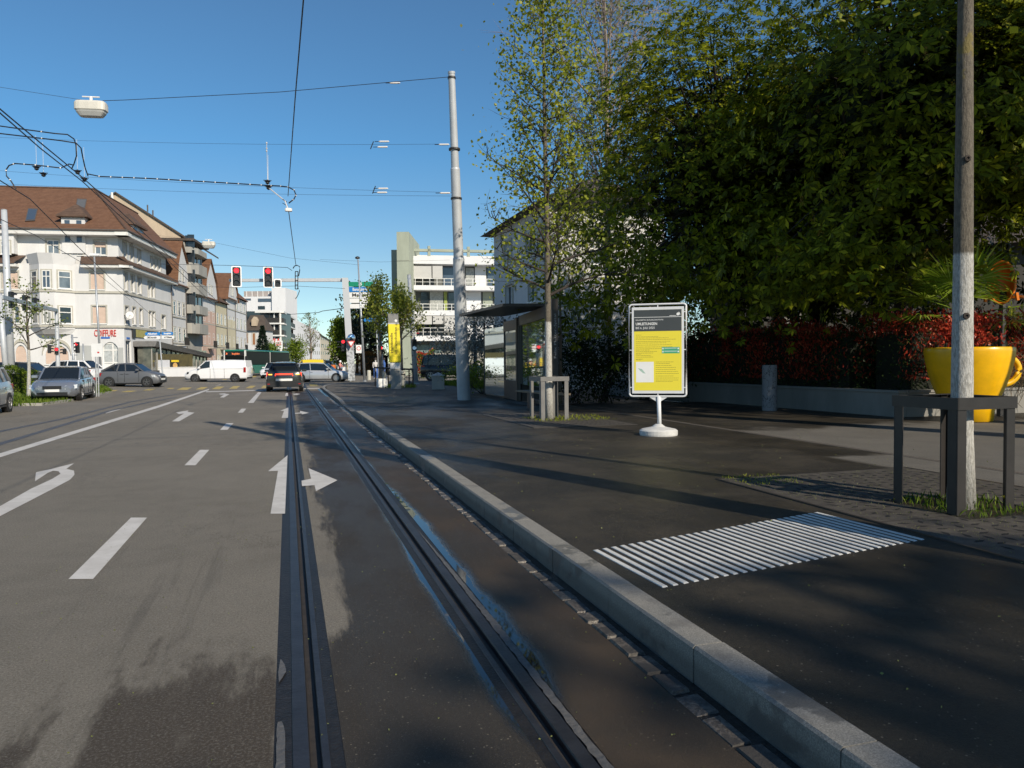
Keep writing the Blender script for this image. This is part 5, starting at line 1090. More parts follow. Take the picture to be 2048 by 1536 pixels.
# cast iron tree grates
def grate(label, x0, x1, y0, y1, z, hole):
    g = NG('cast_iron') if 'cast_iron' not in bpy.data.materials else None
    if g: f = g.noise(6, 5, .7); g.done(g.mix(g.ss(f, .35, .7), (.050,.043,.036), (.092,.08,.066)), .62, g.noise(60, 3), .3, .005)
    t = thing('tree_grate', label, 'grate', (0,0,z)); n = 2
    def inh(x, y): return abs(x-hole[0]) < hole[2] and abs(y-hole[1]) < hole[2]
    slots = MB(); rnd = random.Random(int(x0*10))
    cx, cy = hole[0], hole[1]
    for ring in range(2, 14):
        rr = ring*.155+.2; N = int(2*math.pi*rr/.135)
        for j in range(N):
            a = 2*math.pi*(j+.5*(ring % 2))/N; x, y = cx+rr*math.cos(a), cy+rr*math.sin(a)
            if not (x0+.12 < x < x1-.12 and y0+.12 < y < y1-.12) or inh(x, y): continue
            if abs(x-(x0+x1)/2) < .05 or abs(y-(y0+y1)/2) < .04: continue
            d = a+R(38 if ring % 2 else -38); L, w = .060, .022; ux, uy = math.cos(d), math.sin(d)
            slots.poly([(x-ux*L, y-uy*L, .0075), (x-uy*w, y+ux*w, .0075), (x+ux*L, y+uy*L, .0075), (x+uy*w+ux*.01, y-ux*w+uy*.01, .0075)][::-1])
    mb = MB(); e = .008
    for a, b, c_, d in ((x0,hole[0]-hole[2],y0,y1),(hole[0]+hole[2],x1,y0,y1),(hole[0]-hole[2],hole[0]+hole[2],y0,hole[1]-hole[2]),(hole[0]-hole[2],hole[0]+hole[2],hole[1]+hole[2],y1)): mb.box(a,b,c_,d,-.02,.006)
    mb.build('plate', bpy.data.materials['cast_iron'], t)
    slots.build('slots', mat('slot_black', (.006,.005,.005), .9, 0), t, kind='stuff'); mb = MB()
    for a, b, c_, d in ((x0-.03,x0-.002,y0-.03,y1+.03),(x1+.002,x1+.03,y0-.03,y1+.03),(x0,x1,y0-.03,y0-.002),(x0,x1,y1+.002,y1+.03)): mb.box(a,b,c_,d,-.02,.009)
    mb.build('frame', M_ANT, t)
    mb = MB()
    for a, b, c_, d in ((x0,x1,(y0+y1)/2-.006,(y0+y1)/2+.006),((x0+x1)/2-.006,(x0+x1)/2+.006,y0,hole[1]-hole[2]),((x0+x1)/2-.006,(x0+x1)/2+.006,hole[1]+hole[2],y1)): mb.quad((a,c_,.0072),(b,c_,.0072),(b,d,.0072),(a,d,.0072))
    mb.build('seam', M_RUST, t)
    MB().quad((hole[0]-hole[2],hole[1]-hole[2],-.004),(hole[0]+hole[2],hole[1]-hole[2],-.004),(hole[0]+hole[2],hole[1]+hole[2],-.004),(hole[0]-hole[2],hole[1]+hole[2],-.004)).build('soil', mat('soil', (.05,.04,.03), .9, .4, 20, bump=.6), t)
grate('large dark cast iron tree grate at the right edge', 4.55, 7.12, 2.5, 7.15, .1725, (5.75, 5.12, .46))
grate('dark cast iron tree grate under the tree beside the shelter', b1.x-1.05, b1.x+1.15, b1.y-2.1, b1.y+2.0, .1725, (b1.x, b1.y, .42))
# low wall of the front garden
wv0, wv1 = GR(1181, 786), GR(1786, 834); X0 = 11.9; gy0, gy1 = wv0.y, 5.0
t = thing('garden_wall', 'low concrete garden wall under the red photinia hedge', 'wall', (12.1, 15, .17)); gcm = stucco('wall_concrete', (.23,.22,.20), .2)
wx = lambda y: wv1.x+(wv0.x-wv1.x)*(y-wv1.y)/(wv0.y-wv1.y); W1 = 13.35
mb = MB(); mb.hexa([(wx(W1),W1,.1),(wx(28),28,.1),(wx(28)+.22,28,.1),(wx(W1)+.22,W1,.1)][::-1], [(wx(W1),W1,.72),(wx(28),28,.72),(wx(28)+.22,28,.72),(wx(W1)+.22,W1,.72)][::-1]); mb.box(wx(W1)+.23, 24, W1, W1+.22, .1, .72); mb.build('wall', gcm, t, world=True)
mb = MB(); mb.hexa([(wx(W1)-.03,W1-.03,.721),(wx(28)-.03,28,.721),(wx(28)+.26,28,.721),(wx(W1)+.26,W1-.03,.721)][::-1], [(wx(W1)-.02,W1-.02,.77),(wx(28)-.02,28,.77),(wx(28)+.25,28,.77),(wx(W1)+.25,W1-.02,.77)][::-1]); mb.box(wx(W1)+.27, 24, W1-.03, W1+.25, .721, .77); mb.build('coping', gcm, t, world=True)
# coffee-cup planter
b = GR(1936, 842); kk = (b-CAM).dot(FW)/FPX; zz = lambda y: (842-y)*kk
t = thing('cup_planter', 'giant yellow coffee cup planter with handle holding shrubs and a palm', 'planter', b)
M_CUP = mat('cup_yellow', (.84,.45,.004), .33, .12, 3.5, coat=.2, bump=.04, bscale=6)
rr = lambda px: px*kk*.875
prof = [(rr(44),0),(rr(49),.02),(rr(52),zz(815)),(rr(62),zz(795)),(rr(73),zz(770)),(rr(82),zz(745)),(rr(88),zz(720)),(rr(90.5),zz(703)),(rr(90),zz(697)),(rr(88.5),zz(695)),(rr(86),zz(696)),(rr(84),zz(705)),(rr(80),zz(712)),(.02,zz(712))]
MB().lathe(prof, (0,0,0), 64).build('bowl', M_CUP, t, smooth=True)
hd_ = RT.copy(); hd_.z = 0; hd_.normalize(); hc = b+hd_*rr(84)+Z*zz(742); pts = []
for j in range(17): a = R(112-13.4*j); pts.append(hc+hd_*(math.cos(a)*kk*27)+Z*math.sin(a)*kk*28-hd_*max(0, (j-9)*.012))
MB().tube(pts, [.062]*17, 14).build('handle', M_CUP, t, world=True, smooth=True)
MB().lathe([(rr(80),zz(711)),(.01,zz(709))], (0,0,0), 30).build('soil', mat('soil', (.05,.04,.03)), t)
# orange egg-shaped swing shell behind the hedge
q = at(2003, 16.6, 556); t = thing('garden_lounger', 'orange shell-shaped garden seat behind the palm', 'garden seat', Vector((q.x, q.y, .17))); f = facing(q, -10); s_ = Vector((-f.y,f.x,0)); M_OR = mat('orange_plastic', (.85,.22,.01), .35, .1, 4)
ks = 17.5/FPX; rings = []
for j in range(7):
    a = R(90*j/6); r = math.cos(a); o = -math.sin(a)*.32
    rings.append([q+s_*math.cos(2*math.pi*i/24)*22*ks*r+Z*math.sin(2*math.pi*i/24)*(40*ks)*r+f*o-Z*.1 for i in range(24)])
MB().loft(rings[:-1], False, True).build('shell', M_OR, t, world=True, smooth=True)
rm = rings[0]; MB().tube(rm+[rm[0], rm[1]], .03, 6, False).build('rim', M_OR, t, world=True, smooth=True)
for sx in (-1, 1): MB().tube([q+s_*sx*24*ks-Z*.35, q+s_*sx*26*ks-Z*.52], .04, 6).build('leg', M_OR, t, world=True)
mb = MB(); c = at(2006, 17.2, 593); mb.hexa([c-s_*.38-Z*.05-f*.3, c+s_*.38-Z*.05-f*.3, c+s_*.38-Z*.05+f*.1, c-s_*.38-Z*.05+f*.1], [c-s_*.38-f*.3, c+s_*.38-f*.3, c+s_*.38+f*.1, c-s_*.38+f*.1]); mb.build('seat', M_OR, t, world=True)
MB().tube([Vector((q.x,q.y,.1)), q-Z*.3-f*.2], .07, 8).build('stand', M_ANT, t, world=True)
# tram shelter
M_SG = bpy.data.materials.new('shelter_glass'); M_SG.use_nodes = True; n_ = M_SG.node_tree; n_.nodes.clear()
gl = n_.nodes.new('ShaderNodeBsdfGlossy'); gl.inputs['Roughness'].default_value = .03; gl.inputs['Color'].default_value = (.8,.9,.9,1); tr = n_.nodes.new('ShaderNodeBsdfTransparent'); tr.inputs[0].default_value = (.36,.44,.42,1)
fz = n_.nodes.new('ShaderNodeFresnel'); fz.inputs[0].default_value = 1.28; mx = n_.nodes.new('ShaderNodeMixShader'); ou = n_.nodes.new('ShaderNodeOutputMaterial')
n_.links.new(fz.outputs[0], mx.inputs[0]); n_.links.new(tr.outputs[0], mx.inputs[1]); n_.links.new(gl.outputs[0], mx.inputs[2]); n_.links.new(mx.outputs[0], ou.inputs[0])
pa, pb, pc = GR(970,793), GR(1011,803), GR(1041,809)
t = thing('tram_shelter', 'dark steel and glass tram shelter with wide flat roof', 'shelter', pb); pe_ = Vector((pc.x+1.25, pc.y-3.6, .17)); pe2 = GR(1106, 828)
fx = lambda p, h: Vector((p.x, p.y, h))
ZR = 3.12
def vpane(a, b, z0, z1, name='glass_pane', m=M_SG, th=.012):
    d = (b-a); d.z = 0; nn = Vector((d.y,-d.x,0)).normalized()*th; mb = MB(); mb.hexa([fx(a,z0)-nn, fx(b,z0)-nn, fx(b,z0)+nn, fx(a,z0)+nn], [fx(a,z1)-nn, fx(b,z1)-nn, fx(b,z1)+nn, fx(a,z1)+nn]); return mb.build(name, m, t, world=True)
B_ = at(1041, 22.9); B_ = Vector((pc.x, pc.y, .17)); E_ = B_+(Vector((.35,-1,0)).normalized())*2.6+Vector((.0,0,0)); E_ = Vector(((at(1106,19.4)).x, at(1106,19.4).y, .17))
vpane(pa, pb, .25, ZR-.35); vpane(pc, E_, .75, ZR-.45); vpane(pb, pc, .85, ZR-.55, 'glass_pane', M_SG)
bk = RT.copy(); bk.z = 0; bk.normalize()
vpane(pa+bk*1.3, E_+bk*.1, .3, ZR-.3, 'back_pane')
for p, w_ in ((pa,.04),(pb,.05),(pc,.06),(E_,.05)): MB().tube([fx(p,.17), fx(p,ZR-.1)], w_, 8).build('post', M_ANT, t, world=True)
q1 = pc.lerp(E_, .0); MB().hexa([fx(pc,.17)-bk*.12, fx(pc,.17)+bk*.30, fx(pc,.17)+bk*.30+Vector((0,.1,0)), fx(pc,.17)-bk*.12+Vector((0,.1,0))], [fx(pc,ZR-.15)-bk*.12, fx(pc,ZR-.15)+bk*.30, fx(pc,ZR-.15)+bk*.30+Vector((0,.1,0)), fx(pc,ZR-.15)-bk*.12+Vector((0,.1,0))]).build('upright', M_ANT, t, world=True)
vpane(pb, pc, .2, .84, 'panel', mat('shelter_panel', (.028,.026,.024), .45, .2, 4), .05); vpane(pb, pc, ZR-.54, ZR-.2, 'panel', bpy.data.materials['shelter_panel'], .06); vpane(pc, E_, ZR-.44, ZR-.12, 'panel', bpy.data.materials['shelter_panel'], .05)
rf = [at_h(918, 628, ZR), at_h(1005, 607, ZR), at_h(1114, 607, ZR)]; rf.append(rf[2]+rf[0]-rf[1])
MB().hexa([p-Z*.08 for p in rf], [p for p in rf]).build('roof', M_ANT, t, world=True)
sg2 = Vector((E_.x, E_.y-.15, 0))+bk*.02; q0, q1 = fx(sg2-bk*.09, .2), fx(sg2+bk*.07, .2)
MB().hexa([q0, q1, q1+Vector((0,.12,0)), q0+Vector((0,.12,0))], [q0+Z*(ZR-.2), q1+Z*(ZR-.2), q1+Z*(ZR-.2)+Vector((0,.12,0)), q0+Z*(ZR-.2)+Vector((0,.12,0))]).build('name_panel', M_ANT, t, world=True)
text('Felix Platter-Spital', .085, mat('dim_letter', (.30,.30,.30), .6, 0), frame((q0+q1)/2+Z*1.95-FW*.012, (0,0,1), -bk), t, width=1.15)
mb = MB(); bn = [at(1030, 21.5), at(1110, 19.0)]; 
a, c = Vector((bn[0].x,bn[0].y,.62)), Vector((bn[1].x,bn[1].y,.62)); mb.hexa([a, c, c+bk*.4, a+bk*.4], [a+Z*.05, c+Z*.05, c+bk*.4+Z*.05, a+bk*.4+Z*.05]); mb.build('bench', mat('bench_wood', (.16,.12,.08), .6, .2, 6), t, world=True)
for q in (a.lerp(c,.2), a.lerp(c,.8)): MB().box(q.x-.03+.2, q.x+.03+.2, q.y-.1, q.y+.1, .17, .62).build('leg', M_ANT, t, world=True)
vpane(pa+Vector((.02,-.05,0)), pb+Vector((.02,-.05,0)), 2.0, 2.3, 'sticker_band', M_ANT, .006) if False else None
r_ = [pb.lerp(pc, .1), pb.lerp(pc, .75)]; vpane(r_[0]-bk*.0-FW*.05, r_[1]-FW*.05, ZR-.95, ZR-.62, 'timetable_screen', mat('screen_blue', (.05,.20,.40), .3, .6, 8, col2=(.35,.33,.10)), .01)
# info box on a garden fence of weeds etc. comes with the plants
# ================================================================ vehicles
def paint(name, c, metal=.35, rough=.28): return mat(name, c, rough, 0, metal=metal, coat=.6)
M_CGL = mat('car_glass', (.012,.016,.02), .05, 0, spec=.75); M_TYRE = mat('tyre', (.018,.018,.018), .8, 0); M_RIM = mat('rim_alloy', (.38,.38,.39), .3, 0, metal=.7); M_RIMD = mat('rim_dark', (.12,.12,.12), .4, 0, metal=.4)
M_HL = mat('headlight', (.55,.58,.6), .1, 0, spec=.9); M_TL = mat('taillight', (.35,.01,.01), .25, 0); M_TLON = mat('taillight_on', (.7,.03,.01), .3, 0, emit=(1,.06,.02), es=2.0); M_PLATE = mat('number_plate', (.75,.75,.73), .5, 0); M_IND = mat('indicator_on', (.9,.4,.05), .3, 0, emit=(1,.45,.05), es=2.5)
def wheel(t, x, y, r, w, rim, spokes=5):
    sg = 1 if y > 0 else -1; o = thing('wheel', None, None); o.parent = t; o.matrix_basis = Matrix.Translation((x, y, r))
    def ly(prof, n=24): return [[(a*math.cos(2*math.pi*k/n), b*sg, a*math.sin(2*math.pi*k/n)) for k in range(n)] for a, b in prof]
    MB().loft(ly([(r*.62,-w),(r*.95,-w),(r,-w*.8),(r,-.03),(r*.96,0),(r*.70,.005),(r*.66,-.02)]), True, False).build('tyre', M_TYRE, o, smooth=True)
    mb = MB(); mb.loft(ly([(r*.67,-.015),(r*.66,.004),(r*.60,.004),(r*.58,-.03)])); mb.loft(ly([(r*.16,-.03),(r*.15,.0),(.01,.0)], 12))
    for k in range(spokes):
        a = 2*math.pi*k/spokes+.3; c, s = math.cos(a), math.sin(a); q = r*.075; p = lambda u, v, d: (u*c-v*s, d*sg, u*s+v*c)
        mb.hexa([p(.0,-q,-.035), p(r*.62,-q*1.3,-.035), p(r*.62,q*1.3,-.035), p(0,q,-.035)], [p(.0,-q,-.004), p(r*.62,-q*1.3,.0), p(r*.62,q*1.3,.0), p(0,q,-.004)])
    mb.build('rim', rim, o); MB().loft(ly([(r*.6,-.05),(.01,-.05)])).build('hub', M_TYRE, o)
    return o
def car(name, label, cat, pos, head, pm, L=4.5, W=1.8, H=1.48, st=None, gh=None, wb=2.65, wx=None, wr=.32, rim=None, spokes=5, lights=(M_HL, M_TL), fr=True, rr=True, zb=.20, plate=(True, True), sp=None, group=None, cladding=None, wtf=.76, seams=True, win2=True):
    """x forward. st: list (x/L, z_low, z_shoulder, z_top, width factor) from rear to front; gh: (x windscreen base, x windscreen top, x roof rear, x rear base, z belt front, z belt rear)"""
    t = thing(name, label, cat, pos, math.atan2(head.y, head.x), group); w = W/2
    rings = []
    for x, zl, zs, zt, k in st:
        X = x*L; q = w*k; half = [(0,zl),(q*.86,zl),(q*.97,zl+.09),(q,zl+(zs-zl)*.5),(q*.985,zs),(q*.90,zt-.02 if zt > zs else zt),(q*.6,zt+.015),(0,zt+.025)]
        rings.append([(X, y, z) for y, z in half]+[(X, -y, z) for y, z in half[-2:0:-1]])
    body = MB().loft([r[::-1] for r in rings], True, True).build('body', pm, t, smooth=True)
    md = body.modifiers.new('es', 'EDGE_SPLIT'); md.split_angle = R(38)
    xa0, xa1, xd1, xd0, zf, zr = gh; wB, wT = w*.90, w*wtf; zt = H
    def P(x, y, z): return (x, y, z)
    xm = (xa1+xd1)/2
    sec = [(xa0, wB*.93, zf, zf), (xa1+.03, wT, zf*.5+zr*.5, zt-.05), (xm, wT*1.02, (zf+zr)/2, zt-.01), (xd1, wT*.98, zr, zt-.06), (xd0, wB*.90, zr, zr)]
    g = MB(); rg = []
    for x, wt, zbb, zz in sec: zl = .6; wl = wB if zz > zbb+.05 else wt; rg.append([(x, wl, zbb-.04), (x, wt if zz > zbb+.05 else wl, zz-.02), (x, wt*.8, zz+.0), (x, -wt*.8, zz+.0), (x, -wt if zz > zbb+.05 else -wl, zz-.02), (x, -wl, zbb-.04)])
    g.loft([r for r in rg], True, True).build('windows', M_CGL, t)
    r_ = MB(); rs = []
    for x, e in ((xa1-.02,-.035),(xa1+(xd1-xa1)*.25,0),(xm,.012),(xa1+(xd1-xa1)*.75,0),(xd1+.03,-.035)):
        h_ = zt+e; rs.append([(x, wT+.02, h_-.055), (x, wT-.02, h_-.01), (x, wT*.7, h_+.018), (x, 0, h_+.028), (x, -wT*.7, h_+.018), (x, -wT+.02, h_-.01), (x, -wT-.02, h_-.055)])
    r_.loft(rs[::-1], False, False, closed=False); r_.build('roof', pm, t, smooth=True)
    for sg in (-1, 1):
        for a, b, rad in (((xa0, wB*.93, zf), (xa1, wT, zt-.04), .035), ((xd0, wB*.92, zr), (xd1, wT*.99, zt-.05), .06), ((xm+.12, wB*1.0, (zf+zr)/2), (xm+.05, wT*1.02, zt-.04), .035), ((xd1+(xm-xd1)*.28, wB*1.0, zr), (xd1+(xm-xd1)*.28+.08, wT*1.0, zt-.04), .045)):
            MB().tube([(a[0], a[1]*sg, a[2]-.03), (b[0], b[1]*sg, b[2])], rad, 5).build('pillar', pm, t)
    if fr:
        X = L*.5
        for sg in (-1, 1):
            m = MB(); zf_ = st[-2][3]-.13; y0, y1 = w*.52*sg, w*.93*sg; y1 = w*.97*sg; m.hexa([(X+.015,y0,zf_-.10),(X-.20,y1,zf_-.06),(X-.42,y1*.94,zf_-.06),(X-.15,y0,zf_-.10)], [(X-.03,y0,zf_+.05),(X-.27,y1,zf_+.10),(X-.5,y1*.94,zf_+.10),(X-.2,y0,zf_+.05)]); m.build('headlight', lights[0], t)
        m = MB(); m.box(X-.12, X+.006, -w*.38, w*.38, .52, .66); m.build('grille', M_BLK, t); m = MB(); m.box(X-.12, X+.012, -w*.62, w*.62, .26, .40); m.build('air_intake', M_BLK, t)
        if plate[0]: MB().box(X, X+.022, -.26, .26, .42, .52).build('number_plate', M_PLATE, t)
    if rr:
        X = -L*.5; zr_ = st[1][3]
        for sg in (-1, 1):
            m = MB(); y0, y1 = w*.45*sg, w*.96*sg; m.hexa([(X-.012,y0,zr_-.24),(X+.12,y1,zr_-.26),(X+.4,y1,zr_-.22),(X+.1,y0,zr_-.24)], [(X-.005,y0,zr_-.10),(X+.12,y1,zr_-.06),(X+.4,y1,zr_-.08),(X+.1,y0,zr_-.10)]); m.build('taillight', lights[1], t)
        if plate[1]: MB().box(X-.022, X+.02, -.26, .26, .55, .66).build('number_plate', M_PLATE, t)
        MB().box(X-.015, X+.1, -w*.75, w*.75, .26, .40).build('bumper', M_BLK, t)
    wxs = wx or (-wb/2, wb/2)
    for i, x in enumerate(wxs):
        for sg in (-1, 1):
            n = 16; R_ = wr*1.17; MB().loft([[(x+R_*math.cos(2*math.pi*k/n), y*sg, wr+.0+R_*math.sin(2*math.pi*k/n)*.98) for k in range(n)] for y in (w*.80, w*1.003)], True, True).build('wheel_arch', M_BLK, t)
            wheel(t, x, sg*(w+.012), wr, .2, rim or M_RIM, spokes)
        if cladding:
            pass
    for sg in (-1, 1):
        m = MB(); xk = xa0-.28; m.bbox(xk-.10, xk+.05, *sorted((sg*(w*.95), sg*(w+.20))), zf+.02, zf+.15, .03); m.build('mirror', pm, t)
    if seams:
        m = MB()
        for sg in (-1, 1):
            for xx in ((xa0-.25), (xm+.08), (xd1+.25)):
                if wxs[0]+wr*1.2 < xx: m.box(xx-.008, xx+.008, *sorted((sg*w*.9, sg*(w+.003))), zb+.12, (zf+zr)/2-.1)
            m.box(wxs[0]+wr*1.2, wxs[1]-wr*1.2, *sorted((sg*w*.95, sg*(w+.004))), zb+.0, zb+.05)
        m.build('door_gaps', M_BLK, t)
        for sg in (-1, 1):
            for xx in (xm+.25, xd1+.5): MB().bbox(xx-.1, xx+.1, *sorted((sg*w*.98, sg*(w+.03))), (zf+zr)/2-.20, (zf+zr)/2-.165, .008).build('door_handle', pm, t)
    return t
def yawdir(a): return Vector((math.cos(a), math.sin(a), 0))
RH = RT.copy(); RH.z = 0; RH.normalize(); FH = FW.copy(); FH.z = 0; FH.normalize()
def hd(lat, dep): return (RH*lat+FH*dep).normalized()
SED = [(-.5,.34,.62,.84,.80),(-.485,.24,.72,1.0,.90),(-.40,.20,.80,1.04,.98),(-.2,.19,.80,.97,1.0),(.12,.19,.78,.93,1.0),(.24,.19,.75,.92,1.0),(.38,.20,.70,.84,.97),(.465,.22,.62,.74,.88),(.5,.30,.50,.62,.74)]
HAT = [(-.5,.34,.70,.86,.86),(-.485,.24,.80,.98,.95),(-.40,.20,.84,1.02,1.0),(-.2,.19,.82,1.0,1.0),(.15,.19,.80,.97,1.0),(.28,.19,.78,.95,1.0),(.40,.20,.74,.88,.96),(.475,.22,.66,.78,.88),(.5,.30,.52,.66,.76)]
# dark crossover waiting ahead, seen from behind
SUV = [(-.5,.42,.80,.98,.86),(-.485,.28,.86,1.08,.95),(-.40,.24,.90,1.10,1.0),(-.2,.24,.90,1.05,1.0),(.15,.24,.88,1.02,1.0),(.28,.24,.85,1.0,1.0),(.40,.25,.80,.94,.97),(.475,.28,.7,.84,.9),(.5,.36,.56,.7,.8)]
p = gp(570.5, 41.2); M_C1 = paint('paint_dark_grey', (.045,.052,.05), .5, .25)
t = car('crossover', 'dark grey crossover seen from behind with glowing brake lights on the tram rails', 'car', p, Vector((.03,1,0)).normalized(), M_C1, 4.4, 1.86, 1.56, SUV, (.95,.35,-1.55,-2.08,1.02,1.10), wr=.34, lights=(M_HL, M_TLON), plate=(True, False), wtf=.64)
X = -2.2
MB().box(X-.05, X-.02, -.42, .42, .58, .70).build('number_plate', M_PLATE, t); MB().hexa([(X-.03,-.46,.90),(X-.03,.46,.90),(X+.02,.46,.90),(X+.02,-.46,.90)], [(X-.02,-.40,.965),(X-.02,.40,.965),(X+.03,.40,.965),(X+.03,-.40,.965)]).build('brake_light', M_TLON, t)
for sg in (-1, 1): MB().box(X-.026, X-.016, *sorted((sg*.60, sg*.78)), .90, .945).build('indicator', M_IND, t)
MB().box(X-.03, X+.1, -.9, .9, .30, .56).build('lower_bumper', M_BLK, t); MB().box(X+.3, X+.5, -.6, .6, 1.50, 1.53).build('spoiler', M_BLK, t)
for sg in (-1, 1): MB().box(X-.034, X-.028, *sorted((sg*.72, sg*.84)), .40, .44).build('reflector', M_TL, t)
# silver sedan
f_ = G(163.5,801); r_ = G(194,794); h_ = (f_-r_); h_.z = 0; h_.normalize(); left = Vector((-h_.y, h_.x, 0)); M_C2 = paint('paint_silver_blue', (.34,.37,.42), .6, .25)
L = 4.66; c = f_-h_*1.34-left*.88; c.z = gz(c.x,c.y)
car('sedan', 'silver blue sedan parked by the grass strip, facing the camera', 'car', c, h_, M_C2, L, 1.78, 1.44, SED, (1.0,.35,-.95,-1.72,.95,1.0), wb=2.67, lights=(M_HL, M_TL))
# silver hatch at the left edge
r2 = G(20,824); c = r2+h_*1.22-left*.84; c.z = 0
car('hatchback', 'silver hatchback cut off by the left edge of the picture', 'car', c, h_, paint('paint_silver', (.40,.42,.44), .5, .28), 3.85, 1.68, 1.48, HAT, (1.2,.75,-1.3,-1.8,.98,1.02), wb=2.44, wr=.30)
# behind the clipped hedge
car('station_wagon', 'dark grey station wagon driving behind the clipped hedge', 'car', gp(52, 46), hd(1,.1), paint('paint_graphite', (.07,.075,.08), .5), 4.8, 1.82, 1.50, SED[:1]+[(-.485,.24,.78,1.0,.92)]+SED[2:], (1.0,.35,-1.95,-2.3,.96,1.0), wb=2.8)
car('white_car', 'white car with red tail lamp passing behind the silver sedan', 'car', gp(134, 53), hd(-1,0), paint('paint_white', (.78,.78,.78), 0, .3), 4.5, 1.8, 1.60, HAT, (1.1,.5,-1.6,-2.1,1.0,1.1), wb=2.65, wr=.34)
# grey small hatch in the junction
MIN = [(-.5,.36,.66,.80,.84),(-.48,.22,.80,.94,.95),(-.40,.18,.86,1.0,1.0),(-.2,.17,.86,1.0,1.0),(.12,.17,.86,1.0,1.0),(.22,.17,.84,.99,1.0),(.34,.18,.80,.92,.97),(.455,.20,.66,.78,.9),(.5,.28,.5,.62,.78)]
car('small_hatchback', 'small matte grey hatchback with black wheels turning in the junction', 'car', gp(266.5, 47.0), hd(1,.06), mat('paint_matte_grey', (.10,.105,.115), .45, 0, coat=.2), 3.66, 1.63, 1.47, MIN, (.92,.30,-.85,-1.66,.98,1.02), wb=2.30, wr=.31, rim=M_RIMD, wtf=.72)
# white van
VAN = [(-.5,.34,1.1,1.2,.92),(-.49,.26,1.2,1.30,.98),(-.3,.24,1.2,1.3,1.0),(.1,.24,1.15,1.22,1.0),(.24,.24,1.05,1.12,1.0),(.36,.25,.95,1.04,.98),(.46,.28,.78,.88,.92),(.5,.36,.6,.72,.82)]
Dv = 61.5; pv_ = gp(437.5, Dv); M_VW = paint('paint_van_white', (.80,.80,.80), 0, .35)
t = car('van', 'white delivery van crossing the junction towards the left', 'van', pv_, hd(-1,-.06), M_VW, 5.0, 1.92, 1.80, VAN, (1.55,.75,-2.3,-2.46,1.10,1.2), wx=(-1.58,1.60), wr=.335, rim=M_RIMD, seams=False, lights=(M_BLK, M_TL), wtf=.86)
for sg in (-1, 1):
    m = MB(); y = sg*.98; y1 = sg*.90
    m.hexa([(-2.46,sg*.5,1.1),(.42,sg*.5,1.1),(.42,y,1.1),(-2.46,y,1.1)][::sg], [(-2.36,sg*.5,1.76),(.42,sg*.5,1.76),(.42,y1*.93,1.76),(-2.36,y1*.93,1.76)][::sg]); m.build('side_panel', M_VW, t)
MB().hexa([(-2.5,-.93,1.1),(-2.3,-.93,1.1),(-2.3,.93,1.1),(-2.5,.93,1.1)], [(-2.42,-.82,1.78),(-2.3,-.82,1.78),(-2.3,.82,1.78),(-2.42,.82,1.78)]).build('rear_door', M_VW, t)
m = MB()
for xx in (.38, 1.42, -.75): 
    for sg in (-1, 1): m.box(xx-.008, xx+.008, *sorted((sg*.90, sg*.985)), .35, 1.12)
m.build('door_gaps', mat('gap_grey', (.3,.3,.3), .6, 0), t)
for sg in (-1,1): MB().box(-2.47,-2.3,*sorted((sg*.88, sg*.985)),.80,1.20).build('taillight', M_TL, t)
# silver estate crossing ahead
car('estate_car', 'silver estate car passing in front of the dark crossover, left to right', 'car', gp(642, 59.3), hd(1,0), paint('paint_silver2', (.55,.56,.57), .4, .3), 4.75, 1.84, 1.52, SED[:1]+[(-.485,.24,.80,.98,.92),(-.40,.20,.84,1.02,.98)]+SED[3:], (1.05,.40,-1.9,-2.3,.96,1.02), wb=2.84, wr=.34, spokes=12)
# bus
fb = gp(469.5, 88); dr = (gp(526, 106)-gp(492, 88)); dr.z = 0; hb = -dr.normalized(); lt = Vector((-hb.y, hb.x, 0))
fwd = -(FH*.99+RH*.0); hb = (fwd*.985+RH*(-.0)).normalized(); 
t = thing('bus', 'green and white articulated city bus waiting behind the white van', 'bus', fb, math.atan2(hb.y, hb.x)); M_BG = paint('bus_green', (.01,.16,.11), 0, .35); M_BGL = mat('bus_glass', (.008,.010,.010), .35, 0, spec=.1); M_BW = paint('bus_white', (.70,.72,.70), 0, .35)
w_ = 1.27; MB().bbox(-9.0, 0, -w_, w_, .28, 1.35, .08).build('lower_body', M_BG, t); MB().bbox(-9.0, -.0, -w_+.01, w_-.01, 1.35, 2.95, .06).build('windows', M_BGL, t); MB().bbox(-9.0, -.05, -w_, w_, 2.95, 3.18, .08).build('roof', M_BG, t)
for y in (-w_, w_-.10): MB().box(-.30, .015, y-.012, y+.112, .3, 3.1).build('corner_post', M_BW, t)
MB().box(.0, .02, -w_+.12, w_-.12, 2.45, 2.9).build('destination_display', M_BLK, t); MB().box(.005, .03, -1.0, 1.0, 1.65, 1.69).build('wiper', M_BW, t)
for y, s in ((-.95,.18),(.15,.75)): text('3' if s < .3 else 'Burgfelden', .30, mat('led_orange', (.6,.12,.04), .5, 0, emit=(1,.25,.08), es=1.2), wmat(t) @ frame((.026, y, 2.68), (0,-1,0) if False else (0,1,0), (0,0,1)), t, width=s*1.2)
MB().box(-9.5, -9.0, -w_+.08, w_-.08, .4, 3.0).build('bellows', M_BLINDG, t)
MB().bbox(-17.5, -9.5, -w_, w_, .28, 1.35, .08).build('rear_body', M_BG, t); MB().bbox(-17.5, -9.5, -w_+.01, w_-.01, 1.35, 2.95, .06).build('rear_windows', M_BGL, t); MB().bbox(-17.5, -9.5, -w_, w_, 2.95, 3.18, .08).build('rear_roof', M_BG, t)
for y in (-w_-.30, w_+.02): MB().bbox(.0, .14, y, y+.28, 1.9, 2.4, .03).build('mirror', M_BLK, t)
for x in (-2.6, -7.8, -14): 
    for sg in (-1, 1): wheel(t, x, sg*(w_+.01), .48, .28, M_RIM)
